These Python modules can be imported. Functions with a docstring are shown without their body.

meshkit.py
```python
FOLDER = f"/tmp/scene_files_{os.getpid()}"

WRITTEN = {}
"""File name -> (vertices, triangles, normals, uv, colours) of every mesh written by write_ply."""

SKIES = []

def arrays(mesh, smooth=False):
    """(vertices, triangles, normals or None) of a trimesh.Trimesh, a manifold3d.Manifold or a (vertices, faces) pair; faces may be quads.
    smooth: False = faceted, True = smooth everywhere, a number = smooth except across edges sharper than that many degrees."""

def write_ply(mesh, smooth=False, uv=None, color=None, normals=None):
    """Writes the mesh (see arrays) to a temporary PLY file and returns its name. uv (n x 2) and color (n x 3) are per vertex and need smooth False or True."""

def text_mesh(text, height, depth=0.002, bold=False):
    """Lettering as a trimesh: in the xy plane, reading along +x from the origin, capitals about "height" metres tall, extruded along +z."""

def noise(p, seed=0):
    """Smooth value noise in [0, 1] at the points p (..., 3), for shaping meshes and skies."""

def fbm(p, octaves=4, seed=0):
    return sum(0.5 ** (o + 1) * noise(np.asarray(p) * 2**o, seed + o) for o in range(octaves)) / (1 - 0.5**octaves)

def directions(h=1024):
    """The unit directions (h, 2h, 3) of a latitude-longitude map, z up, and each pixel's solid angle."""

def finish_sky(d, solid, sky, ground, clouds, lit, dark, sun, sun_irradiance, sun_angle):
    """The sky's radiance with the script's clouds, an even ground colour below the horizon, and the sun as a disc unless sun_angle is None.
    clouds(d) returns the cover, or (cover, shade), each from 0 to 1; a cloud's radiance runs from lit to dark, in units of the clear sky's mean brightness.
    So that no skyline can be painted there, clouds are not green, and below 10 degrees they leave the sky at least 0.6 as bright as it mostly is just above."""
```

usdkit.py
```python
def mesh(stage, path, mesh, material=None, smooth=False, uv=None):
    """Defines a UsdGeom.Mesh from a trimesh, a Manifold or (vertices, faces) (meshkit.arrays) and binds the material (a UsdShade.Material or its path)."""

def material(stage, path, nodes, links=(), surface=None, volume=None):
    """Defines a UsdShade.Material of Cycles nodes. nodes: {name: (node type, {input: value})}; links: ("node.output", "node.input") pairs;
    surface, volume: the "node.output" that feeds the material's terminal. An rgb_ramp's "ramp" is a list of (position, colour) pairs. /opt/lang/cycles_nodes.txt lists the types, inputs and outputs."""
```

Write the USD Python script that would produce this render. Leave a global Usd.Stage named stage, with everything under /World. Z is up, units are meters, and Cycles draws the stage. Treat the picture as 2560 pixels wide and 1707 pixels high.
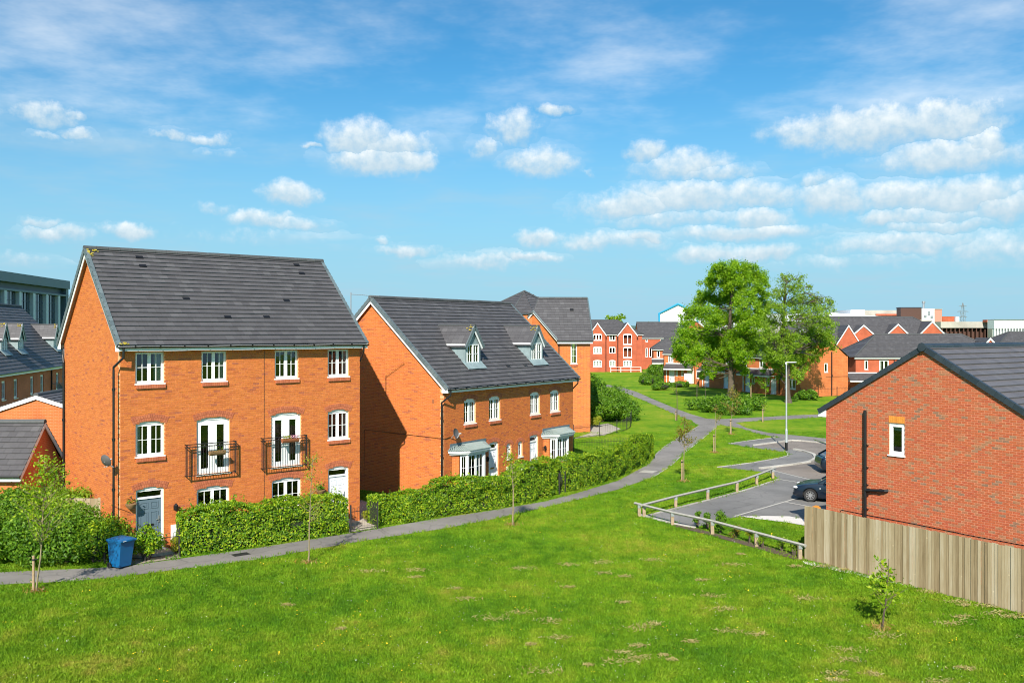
import math, random
import numpy as np
import trimesh, usdkit, meshkit, shapely
from shapely.geometry import Polygon, LineString, box as sbox
from shapely.ops import unary_union
from pxr import Usd, UsdGeom, UsdLux, UsdShade, Gf, Vt, Sdf

stage = Usd.Stage.CreateInMemory()
UsdGeom.SetStageUpAxis(stage, UsdGeom.Tokens.z)
UsdGeom.SetStageMetersPerUnit(stage, 1.0)
world = UsdGeom.Xform.Define(stage, '/World')
stage.SetDefaultPrim(world.GetPrim())
UsdGeom.Scope.Define(stage, '/World/Looks')

# ------------------------------------------------------------------ camera, sun, sky, exposure
FP, CX, YH, CH = 2300.0, 1280.0, 828.0, 8.2          # focal length and horizon in photo pixels (2560 wide), camera height in metres
cam = UsdGeom.Camera.Define(stage, '/World/camera')
cam.CreateHorizontalApertureAttr(36.0)
cam.CreateVerticalApertureAttr(36.0 * 682 / 1024)
cam.CreateFocalLengthAttr(36.0 * FP / 2560)
cam.CreateVerticalApertureOffsetAttr(-(853.5 - YH) / 2560 * 36.0)
cam.AddTranslateOp().Set(Gf.Vec3d(0, 0, CH))
cam.AddRotateXOp().Set(90.0)
cam.CreateClippingRangeAttr(Gf.Vec2f(0.5, 20000))
EXPOSURE = 0.70
cam.CreateExposureAttr(EXPOSURE)

SUN_EL, SUN_AZ = math.radians(36.0), math.atan2(-0.149, -0.989)
sun = UsdLux.DistantLight.Define(stage, '/World/sun')
sun.CreateIntensityAttr(1.2); sun.CreateAngleAttr(0.53); sun.CreateNormalizeAttr(True)
sun.CreateColorAttr(Gf.Vec3f(1.0, 0.93, 0.82))
sd = np.array([math.cos(SUN_EL) * math.sin(SUN_AZ), math.cos(SUN_EL) * math.cos(SUN_AZ), math.sin(SUN_EL)])
sun.AddTransformOp().Set(Gf.Matrix4d().SetRotate(Gf.Rotation(Gf.Vec3d(0, 0, 1), Gf.Vec3d(*map(float, sd)))))

def pdir(x, y):                                       # photo pixel -> (azimuth, elevation) of that direction
    return math.atan2(x - CX, FP), math.atan2(YH - y, math.hypot(x - CX, FP))
SL = lambda x, y, wx, wy, o=1.0: (x * .5442, 260 + y * .5442, wx * .5442, wy * .5442, o)
SR = lambda x, y, wx, wy, o=1.0: (1280 + x * .5442, 260 + y * .5442, wx * .5442, wy * .5442, o)
CLOUDS = [SL(1650, 165, 150, 75), SL(1790, 200, 170, 65), SL(1720, 265, 190, 50), SL(1890, 265, 110, 42), SL(1335, 408, 105, 45), SL(1200, 530, 130, 32, .85), SL(1350, 548, 150, 26, .7),
  SL(575, 580, 90, 32), SL(250, 592, 110, 30, .85), SL(200, 542, 60, 18, .8), SL(190, 52, 120, 50, .8), SL(330, 55, 50, 18, .7), SL(350, 135, 60, 22, .8), SL(230, 150, 64, 16, .7), SL(780, 132, 75, 22, .7),
  SL(950, 157, 80, 20, .7), SL(1010, 222, 70, 18, .45), SL(990, 478, 70, 20, .5), SL(1430, 200, 32, 12, .7), SL(1870, 668, 115, 26, .9), SL(2200, 722, 170, 34, .8), SL(1745, 622, 34, 15, .6), SL(2230, 205, 62, 46, .7), SL(1200, 610, 300, 40, .3), SL(90, 720, 120, 26, .5),
  SR(10, 110, 110, 75, .8), SR(190, 30, 80, 24, .8), SR(130, 268, 160, 58, .9), SR(355, 310, 22, 13, .5), SR(620, 215, 80, 45, .85), SR(790, 285, 190, 62, .85), SR(910, 318, 180, 40, .8), SR(1060, 335, 50, 20, .5),
  SR(1380, 120, 190, 52, .85), SR(1650, 110, 250, 90), SR(1950, 90, 220, 85), SR(2000, 242, 255, 58), SR(2170, 190, 85, 70), SR(550, 465, 220, 60), SR(800, 430, 240, 68), SR(1110, 425, 190, 55, .9), SR(750, 525, 330, 36, .7),
  SR(1400, 358, 75, 40, .75), SR(1470, 432, 145, 60), SR(1800, 425, 180, 60), SR(2060, 425, 240, 68), SR(2290, 470, 140, 60), SR(1900, 505, 260, 38, .8), SR(1130, 532, 110, 42), SR(1080, 588, 260, 32), SR(1680, 522, 80, 36), SR(1950, 555, 240, 30, .8),
  SR(130, 612, 90, 38), SR(440, 632, 220, 36, .8), SR(605, 612, 72, 26), SR(900, 680, 150, 34), SR(1150, 680, 130, 36), SR(80, 700, 130, 20), SR(1800, 640, 300, 50, .8), SR(2200, 660, 200, 60, .7), SR(1600, 720, 300, 30, .5)]
def build_sky():
    n = {'tc': ('texture_coordinate', {}), 'sky': ('sky_texture', {'sky_type': 'single_scattering', 'sun_disc': False, 'sun_elevation': SUN_EL, 'sun_rotation': SUN_AZ, 'air_density': 1.15, 'aerosol_density': 0.45, 'ozone_density': 2.2}),
         'xyz': ('separate_xyz', {}), 'az': ('math', {'math_type': 'arctan2'}), 'el': ('math', {'math_type': 'arcsine'}), 'ae': ('combine_xyz', {}),
         'warp': ('noise_texture', {'scale': 26.0, 'detail': 6.0, 'roughness': 0.62}), 'w0': ('vector_math', {'math_type': 'subtract', 'vector2': (.5, .5, .5)}), 'w1': ('vector_math', {'math_type': 'multiply', 'vector2': (.045, .026, 0)}), 'aew': ('vector_math', {'math_type': 'add'})}
    l = [('tc.generated', 'xyz.vector'), ('xyz.x', 'az.value1'), ('xyz.y', 'az.value2'), ('xyz.z', 'el.value1'), ('az.value', 'ae.x'), ('el.value', 'ae.y'), ('ae.vector', 'warp.vector'), ('warp.color', 'w0.vector1'), ('w0.vector', 'w1.vector1'), ('ae.vector', 'aew.vector1'), ('w1.vector', 'aew.vector2')]
    prevM = None
    for i, (x, y, wx, wy, op) in enumerate(CLOUDS):
        a, e = pdir(x, y); k = 1.62
        n[f's{i}'] = ('vector_math', {'math_type': 'subtract', 'vector2': (a, e, 0)}); l.append(('aew.vector', f's{i}.vector1'))
        n[f'm{i}'] = ('vector_math', {'math_type': 'multiply', 'vector2': (FP / wx / k, FP / wy / k, 0)}); l.append((f's{i}.vector', f'm{i}.vector1'))
        n[f'd{i}'] = ('vector_math', {'math_type': 'length'}); l.append((f'm{i}.vector', f'd{i}.vector1'))
        n[f'f{i}'] = ('map_range', {'from_min': 1.0, 'from_max': 0.35, 'to_min': 0.0, 'to_max': op, 'clamp': True}); l.append((f'd{i}.value', f'f{i}.value'))
        n[f'y{i}'] = ('separate_xyz', {}); l.append((f'm{i}.vector', f'y{i}.vector'))
        n[f'v{i}'] = ('combine_xyz', {}); l += [(f'f{i}.result', f'v{i}.x'), (f'y{i}.y', f'v{i}.y')]
        if prevM is None: prevM = f'v{i}.vector'
        else:                                          # the densest cloud wins, and brings its own height in the cloud along
            n[f'z{i}'] = ('separate_xyz', {}); n[f'g{i}'] = ('math', {'math_type': 'greater_than'}); n[f'x{i}'] = ('mix_vector', {})
            l += [(prevM, f'z{i}.vector'), (f'f{i}.result', f'g{i}.value1'), (f'z{i}.x', f'g{i}.value2'), (prevM, f'x{i}.a'), (f'v{i}.vector', f'x{i}.b'), (f'g{i}.value', f'x{i}.fac')]
            prevM = f'x{i}.result'
    n['best'] = ('separate_xyz', {}); l.append((prevM, 'best.vector')); prevM, prevS = 'best.x', 'best.y'
    # ragged edges: a fine noise eats into the cover
    n['fine'] = ('noise_texture', {'scale': 60.0, 'detail': 5.0, 'roughness': 0.6}); l.append(('ae.vector', 'fine.vector'))
    n['fr'] = ('map_range', {'from_min': .3, 'from_max': .72, 'to_min': -.30, 'to_max': .25, 'clamp': True}); l.append(('fine.fac', 'fr.value'))
    n['sum'] = ('math', {'math_type': 'add'}); l += [(prevM, 'sum.value1'), ('fr.result', 'sum.value2')]
    n['has'] = ('map_range', {'from_min': 0.0, 'from_max': .2, 'to_min': 0, 'to_max': 1, 'clamp': True}); l.append((prevM, 'has.value'))
    n['cov'] = ('map_range', {'range_type': 'smoothstep', 'from_min': .0, 'from_max': 1.15, 'to_min': 0, 'to_max': .95, 'clamp': True}); l.append(('sum.value', 'cov.value'))
    n['cov2'] = ('math', {'math_type': 'multiply'}); l += [('cov.result', 'cov2.value1'), ('has.result', 'cov2.value2')]
    # a high, thin and even layer of cloud all round the sky, seen as a flat sheet
    n['zz'] = ('math', {'math_type': 'add', 'value2': .09}); l.append(('xyz.z', 'zz.value1'))
    n['zm'] = ('math', {'math_type': 'maximum', 'value2': .03}); l.append(('zz.value', 'zm.value1'))
    n['px'] = ('math', {'math_type': 'divide'}); n['py'] = ('math', {'math_type': 'divide'}); l += [('xyz.x', 'px.value1'), ('zm.value', 'px.value2'), ('xyz.y', 'py.value1'), ('zm.value', 'py.value2')]
    n['pc'] = ('combine_xyz', {}); l += [('px.value', 'pc.x'), ('py.value', 'pc.y')]
    n['pn'] = ('noise_texture', {'scale': 1.1, 'detail': 7.0, 'roughness': 0.6}); l.append(('pc.vector', 'pn.vector'))
    n['pm'] = ('map_range', {'range_type': 'smoothstep', 'from_min': .42, 'from_max': .80, 'to_min': 0, 'to_max': .60, 'clamp': True}); l.append(('pn.fac', 'pm.value'))
    n['all'] = ('math', {'math_type': 'maximum'}); l += [('cov2.value', 'all.value1'), ('pm.result', 'all.value2')]
    n['fade'] = ('map_range', {'range_type': 'smoothstep', 'from_min': -.005, 'from_max': .05, 'to_min': 0, 'to_max': 1, 'clamp': True}); l.append(('xyz.z', 'fade.value'))
    n['mask'] = ('math', {'math_type': 'multiply'}); l += [('all.value', 'mask.value1'), ('fade.result', 'mask.value2')]
    # cloud brightness: white tops, blue grey bases
    n['sh0'] = ('math', {'math_type': 'multiply_add', 'value2': .8, 'value3': .12}); l.append(('fine.fac', 'sh0.value1'))
    n['sh1'] = ('math', {'math_type': 'multiply_add', 'value2': .55}); l += [(prevS, 'sh1.value1'), ('sh0.value', 'sh1.value3')]
    n['ccol'] = ('rgb_ramp', {'ramp': [(0, (1.75, 2.45, 2.95)), (.4, (2.3, 2.85, 3.2)), (.68, (3.0, 3.4, 3.6)), (.98, (4.1, 4.2, 4.2))]}); l.append(('sh1.value', 'ccol.fac'))
    n['cs'] = ('vector_math', {'math_type': 'scale', 'scale': CLOUD_GAIN}); l.append(('ccol.color', 'cs.vector1'))
    n['sk'] = ('mix', {'mix_type': 'multiply', 'fac': 1.0, 'color2': SKY_TINT}); l.append(('sky.color', 'sk.color1'))
    # pale air towards the horizon, the same all round
    n['hz'] = ('map_range', {'range_type': 'smoothstep', 'from_min': .30, 'from_max': -.02, 'to_min': 0, 'to_max': .92, 'clamp': True}); l.append(('xyz.z', 'hz.value'))
    n['sh'] = ('mix', {'color2': (4.0, 6.7, 8.6)}); l += [('hz.result', 'sh.fac'), ('sk.color', 'sh.color1')]
    n['mix'] = ('mix', {}); l += [('mask.value', 'mix.fac'), ('sh.color', 'mix.color1'), ('cs.vector', 'mix.color2')]
    n['bg'] = ('background_shader', {'strength': SKY_STRENGTH}); l.append(('mix.color', 'bg.color'))
    return usdkit.material(stage, '/World/Looks/sky_with_clouds', n, l, surface='bg.background')
SKY_STRENGTH, CLOUD_GAIN, SKY_TINT = 0.06, 2.75, (.38, 1.03, 1.34)
dome = UsdLux.DomeLight.Define(stage, '/World/sky')
dome.CreateIntensityAttr(1.0)
UsdShade.MaterialBindingAPI.Apply(dome.GetPrim()).Bind(build_sky())
dome.GetPrim().SetCustomDataByKey('kind', 'structure')

# ------------------------------------------------------------------ helpers
CAM = np.array([0, 0, CH])
R = np.random.RandomState(7)
def at(x, y, z=0.0):                                   # photo pixel -> the ground point seen there
    Y = FP * (CH - z) / (y - YH); return np.array([(x - CX) / FP * Y, Y, z])
def atY(x, y, Y):                                     # photo pixel -> the point seen there at depth Y
    return np.array([(x - CX) / FP * Y, Y, CH - (y - YH) / FP * Y])
def lin(r, g, b):
    f = lambda c: (c / 255 / 12.92) if c <= 10.3 else ((c / 255 + .055) / 1.055) ** 2.4
    return (f(r), f(g), f(b))
_names = {}
def numbered(parent, name):
    k = _names.get((parent, name), 0); _names[(parent, name)] = k + 1
    return name if k == 0 else f'{name}_{k:03d}'
def tag(prim, label=None, cat=None, group=None, kind=None):
    for k, v in (('label', label), ('category', cat), ('group', group), ('kind', kind)):
        if v: prim.SetCustomDataByKey(k, v)
    return prim
def thing(name, label, cat, loc=(0, 0, 0), rz=0.0, group=None):
    x = UsdGeom.Xform.Define(stage, '/World/' + numbered('/World', name))
    x.AddTranslateOp().Set(Gf.Vec3d(*map(float, loc))); x.AddRotateZOp().Set(float(rz))
    return tag(x.GetPrim(), label, cat, group or GROUPS.get(name))
GROUPS = dict(sapling='young trees planted about the lawn', hedge='clipped hedges along the footpath', terrace_house='terraced houses of the estate', satellite_dish='satellite dishes on the house walls', iron_railing='black hooped iron railings', access_cover='covers in the footpath', rail_fence='low timber rail fences round the car park', wheelie_bin='wheelie bins', parked_car='parked cars', balcony_railing='balcony railings of the tall house', planter='planters on the balcony railings', wall_basket='hanging baskets on the tall house', notice_board='white notice boards', shrub='shrubs and bushes')
def copy_of(src, loc, rz, label, group=None):
    name = src.GetName(); cd = src.GetCustomData()
    import re
    t = thing(re.sub(r'_\d{3}$', '', name), label or cd['label'], cd['category'], loc, rz, group or cd.get('group'))
    t.GetReferences().AddInternalReference(src.GetPath()); t.SetInstanceable(True)
    return t
BOXF = np.array([[0, 3, 2], [0, 2, 1], [4, 5, 6], [4, 6, 7], [0, 1, 5], [0, 5, 4], [1, 2, 6], [1, 6, 5], [2, 3, 7], [2, 7, 6], [3, 0, 4], [3, 4, 7]])
class MB:
    def __init__(s): s.v, s.f, s.n = [], [], 0
    def add(s, v, f):
        v = np.asarray(v, float); f = np.asarray(f, int); s.v.append(v); s.f.append(f + s.n); s.n += len(v); return s
    def box(s, x0, x1, y0, y1, z0, z1):
        return s.add([(x0, y0, z0), (x1, y0, z0), (x1, y1, z0), (x0, y1, z0), (x0, y0, z1), (x1, y0, z1), (x1, y1, z1), (x0, y1, z1)], BOXF)
    def hexa(s, p): return s.add(p, BOXF)
    def poly(s, p):
        p = np.asarray(p, float); return s.add(p, [(0, i, i + 1) for i in range(1, len(p) - 1)])
    def tube(s, pts, r, n=8, caps=True):
        pts = np.asarray(pts, float); r = np.broadcast_to(np.asarray(r, float), (len(pts),))
        t = np.gradient(pts, axis=0); t /= np.linalg.norm(t, axis=1, keepdims=True) + 1e-12
        up = np.array([0, 0, 1.]) if abs(t[:, 2]).mean() < .8 else np.array([1., 0, 0])
        a = np.cross(t, up); a /= np.linalg.norm(a, axis=1, keepdims=True) + 1e-12; b = np.cross(t, a)
        g = np.arange(n) * 2 * np.pi / n
        v = pts[:, None] + r[:, None, None] * (np.cos(g)[None, :, None] * a[:, None] + np.sin(g)[None, :, None] * b[:, None])
        i, j = np.meshgrid(np.arange(len(pts) - 1), np.arange(n), indexing='ij')
        q = np.stack([i * n + j, i * n + (j + 1) % n, (i + 1) * n + (j + 1) % n, (i + 1) * n + j], -1).reshape(-1, 4)
        f = np.vstack([q[:, [0, 1, 2]], q[:, [0, 2, 3]]])
        if caps:
            L = (len(pts) - 1) * n
            f = np.vstack([f, [(0, k + 1, k) for k in range(1, n - 1)], [(L, L + k, L + k + 1) for k in range(1, n - 1)]])
        return s.add(v.reshape(-1, 3), f)
    def mesh(s, m, T=None):
        v = np.asarray(m.vertices); v = v if T is None else v @ T[:3, :3].T + T[:3, 3]
        return s.add(v, m.faces)
    def lathe(s, prof, n=16, c=(0, 0, 0), axis=None):   # profile of (radius, height)
        prof = np.asarray(prof, float); g = np.arange(n) * 2 * np.pi / n
        v = np.stack([prof[:, None, 0] * np.cos(g), prof[:, None, 0] * np.sin(g), np.repeat(prof[:, 1:2], n, 1)], -1).reshape(-1, 3)
        if axis is not None:
            T = trimesh.geometry.align_vectors([0, 0, 1], axis)[:3, :3]; v = v @ T.T
        i, j = np.meshgrid(np.arange(len(prof) - 1), np.arange(n), indexing='ij')
        q = np.stack([i * n + j, i * n + (j + 1) % n, (i + 1) * n + (j + 1) % n, (i + 1) * n + j], -1).reshape(-1, 4)
        return s.add(v + np.asarray(c), np.vstack([q[:, [0, 1, 2]], q[:, [0, 2, 3]]]))
    def data(s): return np.vstack(s.v), np.vstack(s.f)
TONED = set()
def tone(prim, f, n):
    """One random value per loose piece, kept on its points."""
    from scipy.sparse import coo_matrix
    from scipy.sparse.csgraph import connected_components
    f = np.asarray(f); e = np.concatenate([f[:, [0, 1]], f[:, [1, 2]]]); k, lab = connected_components(coo_matrix((np.ones(len(e), np.int8), (e[:, 0], e[:, 1])), (n, n)), False)
    UsdGeom.PrimvarsAPI(prim).CreatePrimvar('tone', Sdf.ValueTypeNames.FloatArray, 'vertex').Set(Vt.FloatArray.FromNumpy(RT.rand(k)[lab].astype(np.float32)))
RT = np.random.RandomState(99)
def raw_mesh(path, v, f, mat):
    m = UsdGeom.Mesh.Define(stage, path)
    m.CreatePointsAttr(Vt.Vec3fArray.FromNumpy(np.ascontiguousarray(v, np.float32)))
    m.CreateFaceVertexCountsAttr(Vt.IntArray.FromNumpy(np.full(len(f), 3, np.int32)))
    m.CreateFaceVertexIndicesAttr(Vt.IntArray.FromNumpy(np.ascontiguousarray(f, np.int32).ravel()))
    m.CreateSubdivisionSchemeAttr('none')
    UsdShade.MaterialBindingAPI.Apply(m.GetPrim()).Bind(mat)
    if str(mat.GetPath()) in TONED: tone(m.GetPrim(), f, len(v))
    return m.GetPrim()
def obj(name, mb, mat, parent=None, label=None, smooth=False, kind=None, cat=None, group=None):
    pp = '/World' if parent is None else str(parent.GetPath())
    path = pp + '/' + numbered(pp, name)
    v, f = mb.data() if isinstance(mb, MB) else mb
    p = usdkit.mesh(stage, path, (v, f), mat, smooth=smooth).GetPrim() if smooth else raw_mesh(path, v, f, mat)
    return tag(p, label, cat, group, kind)
class Fr:                                              # a wall's own frame: a along it, d out of it, z up
    def __init__(s, O, u, n): s.O, s.u, s.n = (np.asarray(x, float) for x in (O, u, n))
    def p(s, a, d, z): return s.O + s.u * a + s.n * d + np.array([0, 0, z])
    def box(s, mb, a0, a1, d0, d1, z0, z1):
        mb.hexa([s.p(a0, d1, z0), s.p(a1, d1, z0), s.p(a1, d0, z0), s.p(a0, d0, z0), s.p(a0, d1, z1), s.p(a1, d1, z1), s.p(a1, d0, z1), s.p(a0, d0, z1)]); return mb
    def slab(s, mb, pg, d0, d1):                       # a shapely polygon in (a, z) given thickness
        for g in getattr(pg, 'geoms', [pg]):
            if g.is_empty or g.area < 1e-6: continue
            m = trimesh.creation.extrude_polygon(g, d1 - d0, engine='earcut'); v = m.vertices
            mb.add(s.O + v[:, :1] * s.u + (v[:, 2:3] + d0) * s.n + v[:, 1:2] * np.array([0, 0, 1.]), m.faces)
        return mb
def flat(poly, z, mb=None):
    mb = mb or MB()
    for g in getattr(poly, 'geoms', [poly]):
        v, f = trimesh.creation.triangulate_polygon(g, engine='earcut'); mb.add(np.c_[v, np.full(len(v), z)], f)
    return mb
def gpoly(pts): return Polygon([at(x, y)[:2] for x, y in pts])

# ------------------------------------------------------------------ materials
def mat(name, n, l, surface='p.BSDF'): return usdkit.material(stage, '/World/Looks/' + name, n, l, surface=surface)
def plain(name, col, rough=.5, metal=0., spec=.5, var=.12, scale=6., bump=0.):
    c = np.array(col, float)
    n = {'g': ('texture_coordinate', {}), 't': ('noise_texture', {'scale': scale, 'detail': 5., 'roughness': .65}), 'r': ('rgb_ramp', {'ramp': [(.25, tuple(c * (1 - var))), (.75, tuple(np.minimum(c * (1 + var), .95)))]}),
         'p': ('principled_bsdf', {'roughness': rough, 'metallic': metal, 'specular_ior_level': spec})}
    l = [('g.object', 't.vector'), ('t.fac', 'r.fac'), ('r.color', 'p.base_color')]
    if bump:
        n['b'] = ('bump', {'strength': bump, 'distance': .02}); n['t2'] = ('noise_texture', {'scale': scale * 8, 'detail': 3.}); l += [('g.object', 't2.vector'), ('t2.fac', 'b.height'), ('b.normal', 'p.normal')]
    return mat(name, n, l)
def pieces(name, ramp, rough=.8, spec=.25, fine=.18, scale=14., patch=0., pscale=.8, bump=.25):
    """One tone per loose piece, whether it is a mesh of its own or an island of a joined mesh, with fine grain and weathering."""
    TONED.add('/World/Looks/' + name)
    n = {'w': ('attribute', {'attribute': 'tone'}), 'g': ('geometry', {}),
         'tp': ('noise_texture', {'scale': pscale, 'detail': 3.}), 'pm': ('math', {'math_type': 'multiply_add', 'value2': patch}), 'po': ('math', {'math_type': 'subtract', 'value2': patch * .5}),
         'r': ('rgb_ramp', {'ramp': ramp}), 'tf': ('noise_texture', {'scale': scale, 'detail': 5., 'roughness': .7}), 'fm': ('map_range', {'from_min': .3, 'from_max': .7, 'to_min': 1 - fine, 'to_max': 1 + fine}),
         'sc': ('vector_math', {'math_type': 'scale'}), 'p': ('principled_bsdf', {'roughness': rough, 'specular_ior_level': spec}), 'b': ('bump', {'strength': bump, 'distance': .01})}
    l = [('g.position', 'tp.vector'), ('tp.fac', 'pm.value1'), ('w.fac', 'pm.value3'), ('pm.value', 'po.value1'), ('po.value', 'r.fac'),
         ('g.position', 'tf.vector'), ('tf.fac', 'fm.value'), ('r.color', 'sc.vector1'), ('fm.result', 'sc.scale'), ('sc.vector', 'p.base_color'), ('tf.fac', 'b.height'), ('b.normal', 'p.normal')]
    return mat(name, n, l)
def leaf(name, ramp, trans=.35, tint=(1.2, 1.25, .6), pscale=.5, patch=.35):
    TONED.add('/World/Looks/' + name)
    n = {'w': ('attribute', {'attribute': 'tone'}), 'g': ('geometry', {}),
         'tp': ('noise_texture', {'scale': pscale, 'detail': 2.}), 'pm': ('math', {'math_type': 'multiply_add', 'value2': patch}), 'po': ('math', {'math_type': 'subtract', 'value2': patch * .5}), 'r': ('rgb_ramp', {'ramp': ramp}),
         'p': ('principled_bsdf', {'roughness': .45, 'specular_ior_level': .35}), 'tr': ('translucent_bsdf', {}), 'tc': ('mix', {'mix_type': 'multiply', 'fac': 1., 'color2': tint}), 'm': ('mix_closure', {'fac': trans})}
    l = [('g.position', 'tp.vector'), ('tp.fac', 'pm.value1'), ('w.fac', 'pm.value3'), ('pm.value', 'po.value1'), ('po.value', 'r.fac'),
         ('r.color', 'p.base_color'), ('r.color', 'tc.color1'), ('tc.color', 'tr.color'), ('p.BSDF', 'm.closure1'), ('tr.BSDF', 'm.closure2')]
    return mat(name, n, l, 'm.closure')
def far_brick(name, c1, c2, mortar, bw=.25, rh=.075):
    n = {'t': ('texture_coordinate', {}), 's': ('separate_xyz', {}), 'a': ('math', {'math_type': 'add'}), 'c': ('combine_xyz', {}), 'b': ('brick_texture', {'scale': 1.0, 'brick_width': bw, 'row_height': rh, 'mortar_size': .008, 'color1': c1, 'color2': c2, 'mortar': mortar, 'mortar_smooth': .2}),
         'n': ('noise_texture', {'scale': .9, 'detail': 5.}), 'm': ('map_range', {'from_min': .3, 'from_max': .7, 'to_min': .85, 'to_max': 1.15}), 'v': ('vector_math', {'math_type': 'scale'}), 'p': ('principled_bsdf', {'roughness': .85, 'specular_ior_level': .2})}
    l = [('t.object', 's.vector'), ('s.x', 'a.value1'), ('s.y', 'a.value2'), ('a.value', 'c.x'), ('s.z', 'c.y'), ('c.vector', 'b.vector'), ('t.object', 'n.vector'), ('n.fac', 'm.value'), ('b.color', 'v.vector1'), ('m.result', 'v.scale'), ('v.vector', 'p.base_color')]
    return mat(name, n, l)
BR = {  # brick tones
 'orange': [(0, (.49, .140, .036)), (.25, (.53, .155, .038)), (.55, (.57, .176, .040)), (.85, (.52, .148, .038)), (.96, (.45, .122, .042)), (1, (.37, .108, .052))],
 'red': [(0, (.40, .090, .042)), (.46, (.43, .108, .042)), (.70, (.40, .104, .044)), (.82, (.37, .140, .068)), (.94, (.33, .160, .082)), (1, (.24, .135, .085))],
 'tile': [(0, (.074, .071, .075)), (.4, (.083, .080, .084)), (.85, (.090, .087, .091)), (1, (.106, .103, .107))],
 'tile_r': [(0, (.100, .094, .100)), (.5, (.110, .104, .110)), (1, (.122, .116, .122))]}
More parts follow.
